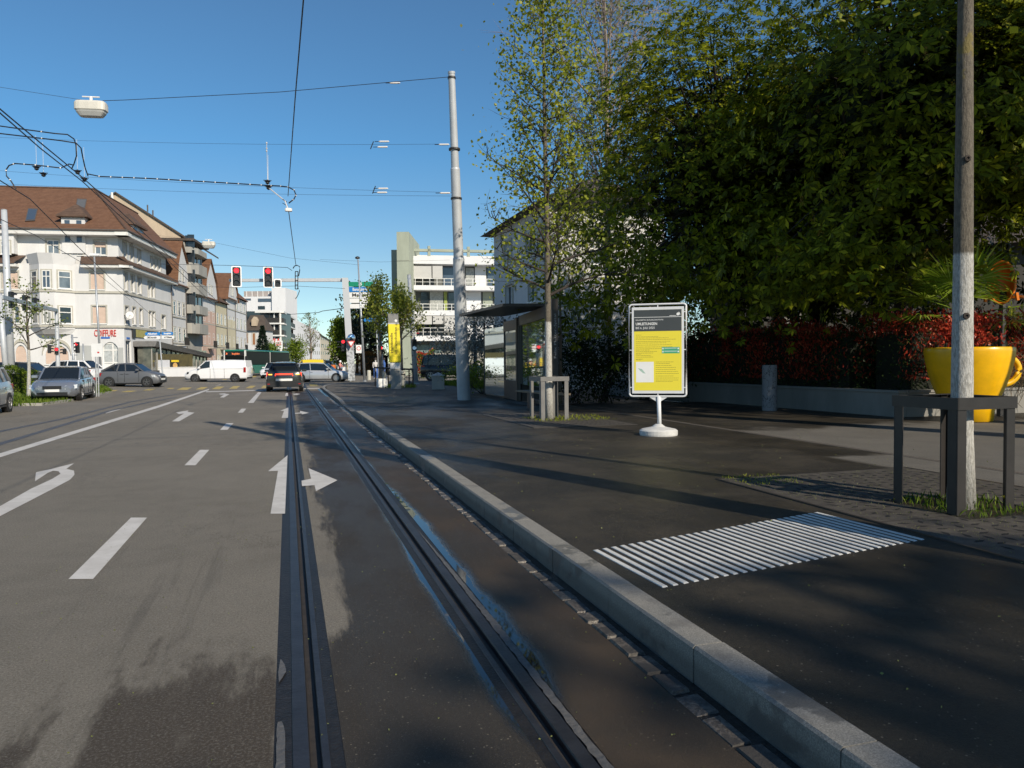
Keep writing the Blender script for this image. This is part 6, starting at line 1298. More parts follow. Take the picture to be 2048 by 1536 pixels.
# others in the distance
car('white_suv', 'white car facing the camera behind the dark crossover', 'car', gp(551, 76), hd(-.05,-1), bpy.data.materials['paint_white'], 4.4, 1.82, 1.6, SUV, (1.05,.45,-1.6,-2.05,1.02,1.1), wr=.34)
car('dark_car', 'dark car half hidden beside the white car in the queue', 'car', gp(576, 84), hd(0,-1), paint('paint_teal', (.03,.05,.06), .4), 4.4, 1.8, 1.45, SED, (1.0,.35,-.95,-1.72,.95,1.0))
t = car('yellow_van', 'bright yellow van roof showing above the silver estate car', 'van', gp(616, 92), hd(-1,-.1), paint('paint_yellow', (.80,.55,.01), 0, .3), 4.2, 1.8, 1.95, VAN, (1.3,.55,-1.9,-2.05,1.10,1.2), wx=(-1.3,1.3), seams=False, wtf=.84)
for sg in (-1, 1): MB().hexa([(-2.0,sg*.5,1.1),(.5,sg*.5,1.1),(.5,sg*.92,1.1),(-2.0,sg*.92,1.1)], [(-1.95,sg*.5,1.93),(.5,sg*.5,1.93),(.5,sg*.78,1.93),(-1.95,sg*.78,1.93)]).build('side_panel', bpy.data.materials['paint_yellow'], t)
for px, D, lb, pm_, cs in ((638,135,'white van far down the road above the yellow van',M_VW,(4.8,1.9,2.0)),(656,112,'black van far down the road left of the gantry mast',paint('paint_black', (.012,.012,.014), .3),(4.8,1.9,1.95)),(600,150,'tiny dark car far away left of the yellow van roof',bpy.data.materials['paint_black'],(4.4,1.8,1.5)),(671,125,'tiny white car in the distance behind the scooter',bpy.data.materials['paint_white'],(4.4,1.8,1.5))):
    van = cs[2] > 1.7
    car('distant_van' if van else 'distant_car', lb, 'van' if van else 'car', gp(px, D), hd(0,-1), pm_, *cs, VAN if van else SED, (1.55,.75,-2.3,-2.4,1.1,1.2) if van else (1.0,.35,-.95,-1.72,.95,1.0), seams=False)
# dark off-road car parked behind the mast
OFF = [(-.5,.5,.95,1.1,.92),(-.48,.42,1.0,1.2,.98),(-.3,.40,1.0,1.2,1.0),(0,.40,1.0,1.18,1.0),(.2,.40,1.0,1.16,1.0),(.4,.42,.98,1.1,.96),(.48,.45,.9,1.0,.88),(.5,.5,.8,.9,.84)]
p = gp(905, 55, .13); t = car('offroader', 'black off-road car with spare wheel parked behind the tall mast', 'car', p, hd(.93,-.35), bpy.data.materials['paint_black'], 4.5, 1.85, 1.92, OFF, (.95,.55,-2.0,-2.15,1.2,1.22), wb=2.7, wr=.38, wtf=.84)
o = thing('spare_wheel', None, None); o.parent = t; o.matrix_basis = Matrix.Translation((-2.33, 0, 1.05)) @ Matrix.Rotation(R(90), 4, 'Z')
MB().loft([[(a*math.cos(2*math.pi*k/20), b, a*math.sin(2*math.pi*k/20)) for k in range(20)] for a, b in ((.36,-.1),(.37,.1),(.2,.12),(.01,.12))], True, False).build('tyre', M_TYRE, o)
# bicycle
q = gp(812, 47, .13); t = thing('bicycle', 'bicycle with light blue basket leaning behind the railing', 'bicycle', q, math.atan2(RH.y, RH.x))
for x in (-.5, .5):
    MB().tube([(x+.33*math.cos(2*math.pi*k/20), 0, .34+.33*math.sin(2*math.pi*k/20)) for k in range(21)], .02, 6, False).build('wheel', M_TYRE, t)
mb = MB()
for a, b in (((-.5,0,.34),(-.1,0,.36)),((-.1,0,.36),(-.2,0,.85)),((-.18,0,.75),(.35,0,.82)),((-.1,0,.36),(.36,0,.75)),((.5,0,.34),(.32,0,.98)),((-.5,0,.34),(-.18,0,.75))): mb.tube([a, b], .018, 6)
mb.build('frame', M_BLK, t); MB().bbox(-.32,-.06,-.07,.07,.88,.93,.02).build('saddle', M_BLK, t); MB().tube([(.30,-.28,1.02),(.32,0,1.0),(.30,.28,1.02)], .015, 6).build('handlebar', M_BLK, t); MB().hexa([(.40,-.14,.72),(.68,-.14,.72),(.68,.14,.72),(.40,.14,.72)],[(.36,-.18,1.0),(.74,-.18,1.0),(.74,.18,1.0),(.36,.18,1.0)]).build('basket', mat('basket_blue', (.25,.55,.65), .6, 0), t)
# scooter with rider
def person(label, pos, head, shirt, trous, hair, sit=False, scale=1.0, pose=0):
    t = thing('person', label, 'person', pos, math.atan2(head.y, head.x)); me = bpy.data.meshes.new('body')
    if sit: J = dict(pel=(0,0,.82), ch=(.05,0,1.22), nk=(.08,0,1.42), hd=(.10,0,1.58), hd2=(.10,0,1.68), kl=(.38,.14,.80), al=(.30,.16,.40), fl=(.42,.16,.36), kr=(.38,-.14,.80), ar=(.30,-.16,.40), fr=(.42,-.16,.36), sl=(.05,.20,1.36), el=(.22,.25,1.12), wl=(.45,.24,1.08), sr=(.05,-.20,1.36), er=(.22,-.25,1.12), wr=(.45,-.24,1.08))
    else: J = dict(pel=(0,0,.92), ch=(0,0,1.25), nk=(0,0,1.47), hd=(.01,0,1.60), hd2=(.01,0,1.72), kl=(.12,.09,.50), al=(.04,.10,.08), fl=(.18,.10,.04), kr=(-.02,-.09,.50), ar=(-.22,-.10,.12), fr=(-.10,-.10,.05), sl=(0,.19,1.40), el=(-.08,.23,1.12), wl=(.05,.24,.88), sr=(0,-.19,1.40), er=(.05,-.23,1.12), wr=(.20,-.22,.92))
    ks = list(J); E = [('pel','ch'),('ch','nk'),('nk','hd'),('hd','hd2'),('pel','kl'),('kl','al'),('al','fl'),('pel','kr'),('kr','ar'),('ar','fr'),('ch','sl'),('sl','el'),('el','wl'),('ch','sr'),('sr','er'),('er','wr')]
    me.from_pydata([tuple(c*scale for c in J[k]) for k in ks], [(ks.index(a), ks.index(b)) for a, b in E], []); me.materials.append(shirt)
    o = bpy.data.objects.new('body', me); COL.objects.link(o); o.parent = t; o.modifiers.new('skin', 'SKIN'); rad = dict(pel=.13, ch=.15, nk=.055, hd=.09, hd2=.08, kl=.065, kr=.065, al=.042, ar=.042, fl=.035, fr=.035, sl=.06, sr=.06, el=.042, er=.042, wl=.032, wr=.032)
    for i, k in enumerate(ks): v = me.skin_vertices[0].data[i]; v.radius = (rad[k]*scale,)*2; v.use_root = (k == 'pel')
    o.modifiers.new('sub', 'SUBSURF').render_levels = 1
    # hair or helmet, and trousers
    h = J['hd2']; MB().lathe([(.105,-.10),(.115,-.02),(.10,.06),(.05,.10),(.01,.11)], (h[0]*scale-.01, 0, h[2]*scale-.02), 12).build('hair', hair, t)
    mb = MB()
    for s in 'lr': k_, a_ = J['k'+s], J['a'+s]; y = .07 if s == 'l' else -.07; mb.tube([(J['pel'][0], y, J['pel'][2]+.02), k_, a_], [.125,.085,.06], 8)
    mb.build('trousers', trous, t); return t
M_SKIN = mat('cloth_pale', (.55,.52,.50), .8, 0); M_DEN = mat('cloth_dark', (.03,.035,.05), .8, 0); M_PNK = mat('cloth_pink', (.60,.25,.22), .8, 0); M_CBL = mat('cloth_blue', (.05,.12,.35), .8, 0); M_HAIR = mat('hair_dark', (.03,.02,.015), .6, 0)
ps_ = gp(679, 78); hs2 = hd(.9,-.2); t = thing('scooter', 'white and orange delivery scooter with yellow box near the gantry mast', 'scooter', ps_, math.atan2(hs2.y, hs2.x))
for x in (-.65, .65): MB().tube([(x+.2*math.cos(2*math.pi*k/16), 0, .24+.2*math.sin(2*math.pi*k/16)) for k in range(17)], .06, 8, False).build('wheel', M_TYRE, t)
MB().loft([[(x, y*w2, z) for y, z in ((-1,zb_),(1,zb_),(1,zt_),(-1,zt_))] for x, w2, zb_, zt_ in ((-.85,.12,.5,.75),(-.4,.2,.3,.8),(.0,.2,.25,.4),(.35,.2,.25,.4),(.45,.2,.3,1.0),(.6,.12,.4,1.1))], True, True).build('body', paint('scooter_white', (.75,.74,.72), 0), t)
MB().bbox(-.6,-.05,-.14,.14,.78,.86,.03).build('seat', M_BLK, t); MB().bbox(-1.05,-.55,-.24,.24,.85,1.3,.03).build('box', mat('box_orange', (.75,.20,.04), .5, 0), t); MB().tube([(.5,-.32,1.1),(.5,.32,1.1)], .02, 6).build('handlebar', M_BLK, t)
person('rider in pink top with white helmet on the delivery scooter', Vector((ps_.x,ps_.y,ps_.z+.02)), hs2, M_PNK, M_DEN, M_WPL, sit=True)
person('pedestrian in white top behind the white concrete boxes', gp(751, 62, .13), hd(.4,-1), M_SKIN, M_CBL, M_HAIR); person('pedestrian in blue walking behind the yellow column', gp(768, 64, .13), hd(-1,.2), M_CBL, M_DEN, M_HAIR)
t = thing('parcel_box', 'small yellow mailbox behind the gantry mast', 'mailbox', gp(699, 72, .05)); MB().bbox(-.22,.22,-.2,.2,.75,1.35,.04).build('box', bpy.data.materials['paint_yellow'], t); MB().box(-.05,.05,-.05,.05,0,.75).build('foot', M_ANT, t)
# fuel price sign
b = gp(544, 165); t = thing('fuel_price_sign', 'white petrol station price sign with red bar in front of the office building', 'sign', b); W_ = Wall(b-RT*5, b+RT*5)
def pl(x0,y0,x1,y1,o0,o1,nm,m): r = W_.rect(x0,y0,x1,y1); mb = MB(); W_.slab(mb, r[0], r[2], r[1], r[3], o0, o1); return mb.build(nm, m, t, world=True), r
bo, r = pl(551.5,681.5,565.5,698.5,0,.3,'board',M_WPL); pl(553,689,563.5,690.8,.31,.34,'stripe',bpy.data.materials['sign_red']); text('AVIA', 1.0, bpy.data.materials['sign_red'], frame(W_.P((r[0]+r[2])/2, r[3]-.55, .32), W_.u), bo, width=(r[2]-r[0])*.7)
MB().tube([W_.P(W_.uv(558,690)[0], 0, .1), W_.P(W_.uv(558,690)[0], r[1], .1)], .12, 6).build('post', M_GALV, t, world=True)
# ================================================================ overhead wires, hanging lamps
M_WIRE = mat('wire_dark', (.03,.03,.035), .5, 0); M_CABLE = mat('cable_black', (.018,.018,.02), .5, 0); M_INS = mat('insulator', (.75,.72,.68), .4, 0)
WG = 'overhead wires of the tram'
def wire(label, pts, r=.012, m=None, sag=0, name='overhead_wire', cat='wire', group=WG):
    P = []
    for p in pts:
        P.append(at(p[0], p[2], p[1]) if len(p) == 3 else at_h(p[0], p[1], p[3]))
    if pts[0][0] <= 0 or pts[0][1] < 0: P.insert(0, P[0]+(P[0]-P[1]).normalized()*16)
    if sag: 
        Q = []
        for a, b in zip(P, P[1:]):
            for k in range(8): q = a.lerp(b, k/8); q.z -= sag*4*(k/8)*(1-k/8); Q.append(q)
        P = Q+[P[-1]]
    base = P[0].copy(); o = MB().tube([p-base for p in P], r, 6).build(name, m or M_WIRE); o.location = base; return tag(o, label, cat, group), P
hw = 5.6
wire('contact wire above the right track running from the top edge into the distance', [(608.5,-40,None,hw),(606.8,0,None,hw),(590,200,None,hw),(576,392,None,hw)], .009)
wire('contact wire continuing from the white insulator to the hanging lattice', [(577,420,19.5),(585,480,24),(592,532,30)], .011)
wire('left wire of the parallel pair descending over the corner house roof', [(-40,184,None,5.6),(0,218,None,5.6),(80,285,None,5.6),(165,355,None,5.6),(240,422,None,5.6),(330,505,None,5.6),(430,598,None,5.6)], .012)
wire('right wire of the parallel pair descending over the corner house roof', [(-40,190,11.2),(0,226,12.0),(80,296,14.4),(165,363,17.2),(240,432,21.2),(330,515,28),(430,612,44)], .012)
wire('single wire crossing the left part of the corner house roof', [(-30,342,15.5),(0,361,16),(60,398,18),(150,488,24),(225,560,36),(330,655,70)], .012)
wire('thin wire from the left edge across the white oriel', [(-20,428,20),(0,438,20.5),(70,470,24),(180,535,34),(260,600,55)], .010)
def strung(label, pts, D_of, r=.017, n=16, bead=True):
    o, P = wire(label, pts, r, M_CABLE); 
    L = [0]
    for a, b in zip(P, P[1:]): L.append(L[-1]+(b-a).length)
    mb = MB()
    for k in range(1, n):
        s = L[-1]*k/n
        for i in range(len(L)-1):
            if L[i] <= s <= L[i+1]: t_ = (s-L[i])/(L[i+1]-L[i]); q = P[i].lerp(P[i+1], t_); d = (P[i+1]-P[i]).normalized(); mb.tube([q-d*.014-P[0], q+d*.014-P[0]], r*1.3, 6); break
    mb.build('cable_tie', M_INS, o)
strung('thick black feeder cable with white ties from the wire junction to the track wire', [(176,348,21),(186,350,21),(200,353,21),(300,357,21),(420,364,21),(520,370,21),(560,372,20.8),(576,374,20.6),(588,380,20.4),(592,390,20.2),(588,398,20),(578,406,19.6)], 21, n=22)
strung('upper thick cable curving down left of the feeder cable', [(-30,250,20),(0,252,20),(50,259,20),(110,267,20),(135,269,20.2),(148,278,20.4),(152,290,20.5),(153,312,20.6),(148,328,20.8),(143,338,21)], 20, n=10)
strung('lower thick cable curving down to the wire junction', [(-30,265,20),(0,267,20),(60,274,20),(120,281,20),(152,286,20.2),(162,296,20.4),(165,312,20.6),(170,335,20.8),(176,352,21)], 20, n=10)
strung('cable loop hanging at the left edge below the wire pair', [(32,378,20),(22,362,20),(13,352,20),(12,340,20),(18,331,20),(30,327,20),(70,330,20),(122,336,20.4),(138,328,20.7),(146,330,20.9)], 20, n=9)
for i, (px, py, D) in enumerate(((73,335,21),(87,348,21),(155,343,21),(169,358,21.2),(535,363,21),(537,374,21))):
    c = at(px, D, py); t = thing('wire_hanger', ['hanger of the left loop, upper','hanger of the left loop, lower','hanger on the wire junction, upper','hanger on the wire junction, lower','upper hanger on the feeder cable by the track wire','lower hanger on the feeder cable by the track wire'][i], 'wire hanger', c, 0, 'hangers of the overhead wires')
    mb = MB(); mb.lathe([(.02,.05),(.05,.03),(.09,.0),(.05,-.02),(.06,-.05),(.02,-.08)], (0,0,0), 10); mb.tube([(-.11,0,.03),(.11,0,.03)], .012, 5); mb.build('insulator', M_CABLE, t)
    MB().tube([(0,0,.05),(0,0,.9 if i != 4 else 1.1)], .004, 4).build('rod', M_INS, t)
wire('short pale steady arm holding the track wire', [(538,376,21),(570,402,19.8),(576,418,19.5)], .016, M_INS)
c = at(577, 19.5, 420); t = thing('section_insulator', 'small white insulator on the track wire', 'insulator', c, 0); MB().bbox(-.09,.09,-.05,.05,-.04,.05,.02).build('body', M_INS, t)
for a, b, D in (((565,398),(574,404),19.8),((565,406),(575,412),19.8)): MB().tube([at(a[0],D,a[1]), at(b[0],D,b[1])], .008, 4).build('fork', M_CABLE, t, world=True)
# span wires from the mast
for (a, b, lb) in (((-20,274,30),(896,288,25.3),'faint upper span wire from the mast to the left edge'),((-20,340,30),(903,385,25.3),'faint lower span wire from the mast to the left edge'),((-20,366,30),(903,392,25.3),'faintest lowest span wire of the mast')):
    wire(lb, [a, b], .0045, sag=.12)
for px, py, D in ((768,283,25.6),(765,294,25.6),(766,377,25.6),(764,385,25.6),(790,166,25.3),(888,289,25.3),(890,386,25.3)):
    c = at(px, D, py); d = RH; t = thing('strain_insulator', 'white strain insulator on a span wire at photo height %d, %d px from left' % (py, px) if False else {(768,283):'upper white strain insulator of the upper pair left of the mast',(765,294):'lower white strain insulator of the upper pair left of the mast',(766,377):'upper white strain insulator of the lower pair left of the mast',(764,385):'lower white strain insulator of the lower pair left of the mast',(790,166):'white strain insulator on the lamp wire near the mast top',(888,289):'strain insulator at the upper clamp of the mast',(890,386):'strain insulator at the lower clamp of the mast'}[(px,py)], 'insulator', c, 0, 'strain insulators on the span wires')
    MB().tube([c-d*.18, c-d*.14, c+d*.14, c+d*.18], [.012,.03,.03,.012], 8).build('insulator', M_INS, t, world=True); MB().tube([c-d*.32, c-d*.18], .012, 5).build('clamp', M_CABLE, t, world=True)
for px, py, D in ((744,290,25.5),(748,379,25.5)): wire('short black tube on the span wire left of the mast, %s' % ('upper' if py < 300 else 'lower'), [(px-3,py+8,D),(px+3,py-7,D)], .018, M_CABLE)
t = thing('drop_rod', 'thin vertical hanger rod with two pale beads above the feeder cable', 'rod', at(533,21,285)); MB().tube([at(533,21,287), at(535.5,21,362)], .006, 4).build('rod', M_INS, t, world=True)
for py in (286,297,302): MB().lathe([(.005,-.03),(.03,0),(.005,.03)], (0,0,0), 8).build('bead', M_INS, t).matrix_basis = Matrix.Translation(at(533.3,21,py)-at(533,21,285))
# lamp wire and hanging lamps
def hlamp(label, px, py, D, wpx, hpx):
    c = at(px, D, py); k = D/FPX; t = thing('hanging_lamp', label, 'street lamp', c, math.atan2(RH.y, RH.x)+R(8), 'lamps hanging over the road'); a, h = wpx*k/2, hpx*k
    def ring(sx, sy, z, n=20): return [(sx*math.copysign(abs(math.cos(2*math.pi*j/n))**.45, math.cos(2*math.pi*j/n)), sy*math.copysign(abs(math.sin(2*math.pi*j/n))**.45, math.sin(2*math.pi*j/n)), z) for j in range(n)]
    MB().loft([ring(a*.92,a*.42,h*.5), ring(a,a*.48,h*.38), ring(a,a*.5,-h*.08), ring(a*.96,a*.48,-h*.12)], True, True).build('housing', mat('lamp_cream', (.60,.57,.50), .5, .06, 4), t)
    MB().loft([ring(a*.93,a*.46,-h*.10), ring(a*.90,a*.42,-h*.25), ring(a*.72,a*.30,-h*.5)], True, True).build('diffuser', mat('lamp_diffuser', (.42,.42,.40), .35, .05, 4), t)
    MB().tube([(-a*.55,0,h*.86),(a*.55,0,h*.86)], .022, 6).build('hanger_bar', M_INS, t); MB().tube([(0,0,h*.5),(0,0,h*.86)], .05, 8).build('neck', M_INS, t); return c
hlamp('large cream lamp hanging over the road at the upper left', 182.5, 219, 25, 59, 29); hlamp('small cream lamp hanging beside the concrete balconies', 417.5, 490, 60, 25, 13)
wire('lamp wire from the mast top to the large hanging lamp', [(897,154,25.3),(560,184,25),(250,200,25),(206,201.5,25),(202,206,25)], .010, M_CABLE); wire('lamp wire continuing from the large lamp out of the left edge', [(-60,165,25),(165,200,25)], .006)
wire('wire holding the small hanging lamp', [(220,458,75),(300,469,68),(412,482,60),(580,516,55),(720,530,55)], .008)
wire('wire across the road just above the red signals', [(320,528,52),(470,531,45),(575,535,40),(584,541,38)], .014); wire('wire across the road just below the red signals', [(330,571,60),(470,575,55),(590,572,48),(690,577,48)], .012)
wire('wire from the office building to the gantry mast', [(575,629,90),(637,625,70),(645,622,68),(690,616,60)], .03); wire('wire behind the gantry mast, upper', [(640,519,60),(760,524,60),(900,520,60)], .008)
# hanging lattice on the track wire
t = thing('wire_lattice', 'dark ladder-like tensioning frame hanging on the track wire', 'wire frame', at(594, 30, 536)); D = 30
for a, b in (((590.5,543),(590.5,578)),((596,543),(595.5,578)),((590.5,543),(596,543)),((590.5,552),(596,552)),((590.5,561),(596,561)),((590.5,570),(596,570)),((590.5,578),(596,578))): MB().tube([at(a[0],D,a[1]), at(b[0],D,b[1])], .018, 5).build('bar', M_CABLE, t, world=True)
MB().tube([at(586,D,537), at(589,D,532), at(594,D,530.5), at(599,D,533), at(599.5,D,540), at(597.5,D,552)], .02, 6).build('hook', M_CABLE, t, world=True); MB().tube([at(593,D,578), at(597,D,576), at(599,D,582), at(595,D,592), at(590.5,D,598)], .015, 5).build('tail', M_CABLE, t, world=True)
# second mast outside the frame on the right: its shadow falls across the pavement
mm_ = Vector((5.30, 2.15, .17)); t = thing('tram_mast', 'tall grey tapered mast just outside the right edge', 'mast', mm_)
MB().tube([mm_, mm_+Vector((0,0,4)), mm_+Vector((0,0,4.05)), mm_+Vector((0,0,8.2)), mm_+Vector((0,0,8.25)), mm_+Vector((0,0,11.3))], [.24,.22,.20,.18,.15,.12], 20).build('pole', M_POLE, t, world=True)
for k, (z, y2) in enumerate(((9.6,-1.2),(9.1,-1.4),(8.2,-1.0))):
    o = MB().tube([mm_*0+Vector((0,0,z)), Vector((-22,-1.5+y2,z+.1))], .012 if k < 2 else .008, 5).build('overhead_wire', M_WIRE); o.location = (mm_.x, mm_.y, 0); tag(o, 'span wire above the viewer, the %s of those on the near mast' % ['highest','middle','lowest'][k], 'wire', WG)
# ================================================================ trees, hedges, grass
M_BARK = mat('bark_grey', (.10,.085,.065), .9, .3, 9, bump=.8, bscale=22); M_BARKD = mat('bark_dark', (.045,.035,.028), .9, .3, 9, bump=.6); M_TWIG = mat('twig_pale', (.22,.17,.13), .9, .2, 9)
gt = NG('bark_limewash'); f1 = gt.noise(5, 6, .75, (15, 15, 3.6)); f2 = gt.noise(2, 4); f3 = gt.noise(26, 4, .7, (1,1,.5), 2)
cup_ = gt.mix(gt.ss(f1, .35, .65), (.085,.072,.055), (.17,.145,.11)); cup_ = gt.mix(gt.mul(gt.ss(gt.noise(4, 5), .60, .66), .6), cup_, (.22,.17,.03))
clo = gt.mix(gt.ss(f1, .40, .58), (.30,.285,.255), (.52,.505,.47)); clo = gt.mix(gt.mul(gt.ss(f3, .60, .70), .5), clo, (.18,.165,.15))
M_LIME = gt.done(gt.mix(gt.ss(gt.M('ADD', gt.z, gt.mul(f2, .1)), 2.30, 2.26), cup_, clo), .85, gt.M('ADD', f1, f3), .9, .012)
L_YOUNG = leafmat('leaf_young', (.19,.24,.02), (.34,.37,.04), (.44,.43,.10), .45); L_CHEST = leafmat('leaf_chestnut', (.06,.070,.005), (.20,.235,.008), (.42,.42,.025), .42, .5); L_CHDK = leafmat('leaf_chestnut_shade', (.010,.015,.003), (.020,.030,.004), (.035,.045,.006), .15)  # inner chestnut leaves darkened in colour to paint the crown's shade
L_RED = leafmat('leaf_photinia_red', (.20,.016,.012), (.52,.07,.034), (.70,.20,.09), .35, .32); L_GRN = leafmat('leaf_green_dark', (.012,.025,.008), (.035,.06,.015), (.07,.10,.025), .25); L_HEDGE = leafmat('leaf_hedge', (.09,.14,.012), (.19,.26,.025), (.28,.34,.05), .4); L_YOUNG2 = leafmat('leaf_young_far', (.24,.28,.04), (.42,.44,.07), (.55,.55,.16), .45)
L_FAR = leafmat('leaf_far', (.10,.14,.03), (.20,.25,.06), (.27,.30,.10), .4); L_GREY = leafmat('leaf_silver', (.10,.11,.09), (.26,.27,.24), (.45,.45,.42), .2); L_ORA = leafmat('leaf_rusty', (.14,.07,.02), (.26,.11,.03), (.20,.18,.03), .3); L_PALM = leafmat('leaf_palm', (.11,.17,.012), (.24,.34,.025), (.40,.46,.09), .3, .35); L_FIR = leafmat('leaf_fir', (.010,.022,.014), (.03,.05,.03), None, .15); L_FLOW = leafmat('flower_chestnut', (.22,.12,.02), (.34,.22,.05), (.30,.30,.08), .3); L_GRASS = leafmat('grass_blade', (.06,.10,.012), (.14,.22,.02), (.25,.28,.06), .35); L_PALE = leafmat('leaf_pale_spring', (.20,.22,.07), (.32,.34,.13), None, .45); L_BROWN = leafmat('twig_dry', (.12,.08,.05), (.22,.16,.10), None, .1)
def tubes_np(segs, n=5):
    "segs: list of (p0,p1,r0,r1) -> V,F"
    P0 = np.array([s[0] for s in segs]); P1 = np.array([s[1] for s in segs]); r0 = np.array([s[2] for s in segs]); r1 = np.array([s[3] for s in segs])
    d = unit(P1-P0); up = np.tile(np.array([0.,0.,1.]), (len(segs),1)); up[np.abs(d[:,2]) > .9] = (1,0,0); a = unit(np.cross(d, up)); b = np.cross(a, d)
    V = []
    for P, r in ((P0,r0),(P1,r1)):
        for k in range(n): t = 2*math.pi*k/n; V.append(P+(a*math.cos(t)+b*math.sin(t))*r[:,None])
    V = np.stack(V, 1); m = len(segs); base = np.arange(m)[:,None,None]*2*n; F = np.array([[k,(k+1)%n,(k+1)%n+n,k+n] for k in range(n)])[None]+base
    return V.reshape(-1,3), F.reshape(-1,4)
def skel(base, H, th, cr, prof, nb, rb, lean=(0,0), up=(35,60), nsec=5, seclen=.35, wob=.012, top=None, rnd=None, third=0):
    "trunk path and branch segments; returns trunk pts, segs, tips(points on twigs)"
    rnd = rnd or random.Random(1); pts = []; N = 14
    for i in range(N+1):
        t = i/N; pts.append(np.array([base.x+lean[0]*t*H+math.sin(t*5+rnd.random())*wob*H*t, base.y+lean[1]*t*H+math.cos(t*4)*wob*H*t, base.z+H*t]))
    def tp(t): k = min(N-1, int(t*N)); u = t*N-k; return pts[k]*(1-u)+pts[k+1]*u
    segs = []; tips = []
    for i in range(nb):
        t = (th+(H*.97-th)*((i+.5)/nb))/H; p = tp(t); u = (t*H-th)/(H-th); L = cr*prof(u)*rnd.uniform(.7,1.12)
        if L < .1: continue
        az = i*2.399+rnd.uniform(-.4,.4); el = R(rnd.uniform(*up)); d = np.array([math.cos(az)*math.cos(el), math.sin(az)*math.cos(el), math.sin(el)]); q = p.copy(); m = 6; r = rb*(1-u*.75)*(.35+.65*L/cr)
        path = [q.copy()]
        for k in range(m):
            d = d+np.array([rnd.uniform(-.16,.16), rnd.uniform(-.16,.16), rnd.uniform(-.10,.12)]); d /= np.linalg.norm(d); q2 = q+d*L/m; segs.append((q, q2, r*(1-k/m)+.003, r*(1-(k+1)/m)+.003)); q = q2; path.append(q.copy())
        tips.append(q)
        for j in range(nsec):
            s = rnd.uniform(.25, 1); k = min(m-1, int(s*m)); p0 = path[k]+(path[k+1]-path[k])*(s*m-k); dd = (path[k+1]-path[k]); dd /= np.linalg.norm(dd); dd = dd*.6+np.array([rnd.gauss(0,.6), rnd.gauss(0,.6), rnd.gauss(.15,.4)]); dd /= np.linalg.norm(dd); l2 = L*seclen*rnd.uniform(.5,1.1)
            a = p0; mm = 3
            for z in range(mm):
                b = a+dd*l2/mm; segs.append((a, b, r*.35*(1-z/mm)+.002, r*.35*(1-(z+1)/mm)+.002)); tips.append(b.copy()); tips.append((a+b)/2)
                for _ in range(third):
                    d3 = dd*.5+np.array([rnd.gauss(0,.6), rnd.gauss(0,.6), rnd.gauss(.1,.5)]); d3 /= np.linalg.norm(d3); e = b+d3*l2*.4*rnd.uniform(.5,1.2); segs.append((b, e, r*.12+.0015, .001)); tips.append(e); tips.append((b+e)/2)
                a = b; dd = dd+np.array([rnd.uniform(-.2,.2), rnd.uniform(-.2,.2), rnd.uniform(-.1,.15)]); dd /= np.linalg.norm(dd)
    return pts, segs, np.array(tips)
def tree(name, label, cat, base, H, th, cr, prof, nb, r0, nleaf, lsize, lmat, bark=M_BARK, spread=.16, seed=1, group=None, n_trunk=12, droop=.3, aspect=.8, leaftype='kite', **kw):
    rnd = random.Random(seed); t = thing(name, label, cat, base, 0, group); pts, segs, tips = skel(base, H, th, cr, prof, nb, r0*.45, rnd=rnd, **kw)
    n = len(pts); MB().tube([Vector(p) for p in pts], [r0*(1.25 if i == 0 else 1-.85*(i/(n-1))**1.0)+.004 for i in range(n)], n_trunk).build('trunk', bark, t, world=True, smooth=True)
    if segs: V, F = tubes_np(segs); npmesh('branches', V, F, M_BARKD if bark in (M_LIME, M_BARK) else bark, t)
    if nleaf:
        i = RNG.integers(0, len(tips), nleaf); P = tips[i]+RNG.normal(size=(nleaf,3))*spread
        V, F = (leaves(P, lsize, droop=droop, aspect=aspect) if leaftype == 'kite' else palmate(P, unit(P-np.array([base.x, base.y, base.z+H*.5])), lsize)); npmesh('crown', V, F, lmat, t)
    return t
cone = lambda u: (1-u)**.75*(.55+.45*min(1, u*5+.2)); oval = lambda u: math.sin(math.pi*min(1, .18+u*.80))**.7
# street tree beside the shelter
tree('street_tree', 'slender young street tree with whitewashed trunk and fresh leaves beside the shelter', 'tree', Vector((b1.x, b1.y, .17)), 9.9, 2.75, 2.05, lambda u: (1-u*.80)**.85, 50, .088, 6800, .086, L_YOUNG, M_LIME, spread=.17, seed=5, nsec=9, seclen=.46, up=(12,48), wob=.004, lean=(-.006,0), third=1)
# street tree at the right edge, its crown above the picture
bR = Vector((5.70, 5.10, .17)); tR = at(1932, 6.9, 0)
lx, ly = (at(1931,6.35,10).x-bR.x)/3.1, (at(1931,6.35,10).y-bR.y)/3.1
t = tree('street_tree', 'close whitewashed tree trunk standing in the steel guard at the right edge', 'tree', bR, 9.2, 4.35, 1.9, lambda u: (1-u*.8)**.9, 34, .092, 5000, .085, L_YOUNG, M_LIME, spread=.16, seed=9, nsec=8, seclen=.4, up=(5,45), wob=.0012, lean=(lx,ly), third=1, n_trunk=20)
# lichen spots and knots on that trunk
for zz_ in (1.86, 3.2): 
    q = at(1941, 6.2, 0); c = Vector((bR.x+lx*zz_, bR.y+ly*zz_, zz_)); f = facing(c, 22); MB().loft([[c+f*(.072+o)+(Vector((-f.y,f.x,0))*math.cos(2*math.pi*k/10)+Z*math.sin(2*math.pi*k/10))*r for k in range(10)] for r, o in ((.030,0),(.026,.012),(.012,.014),(.008,.004))], True, True).build('knot', M_BARKD, t, world=True)
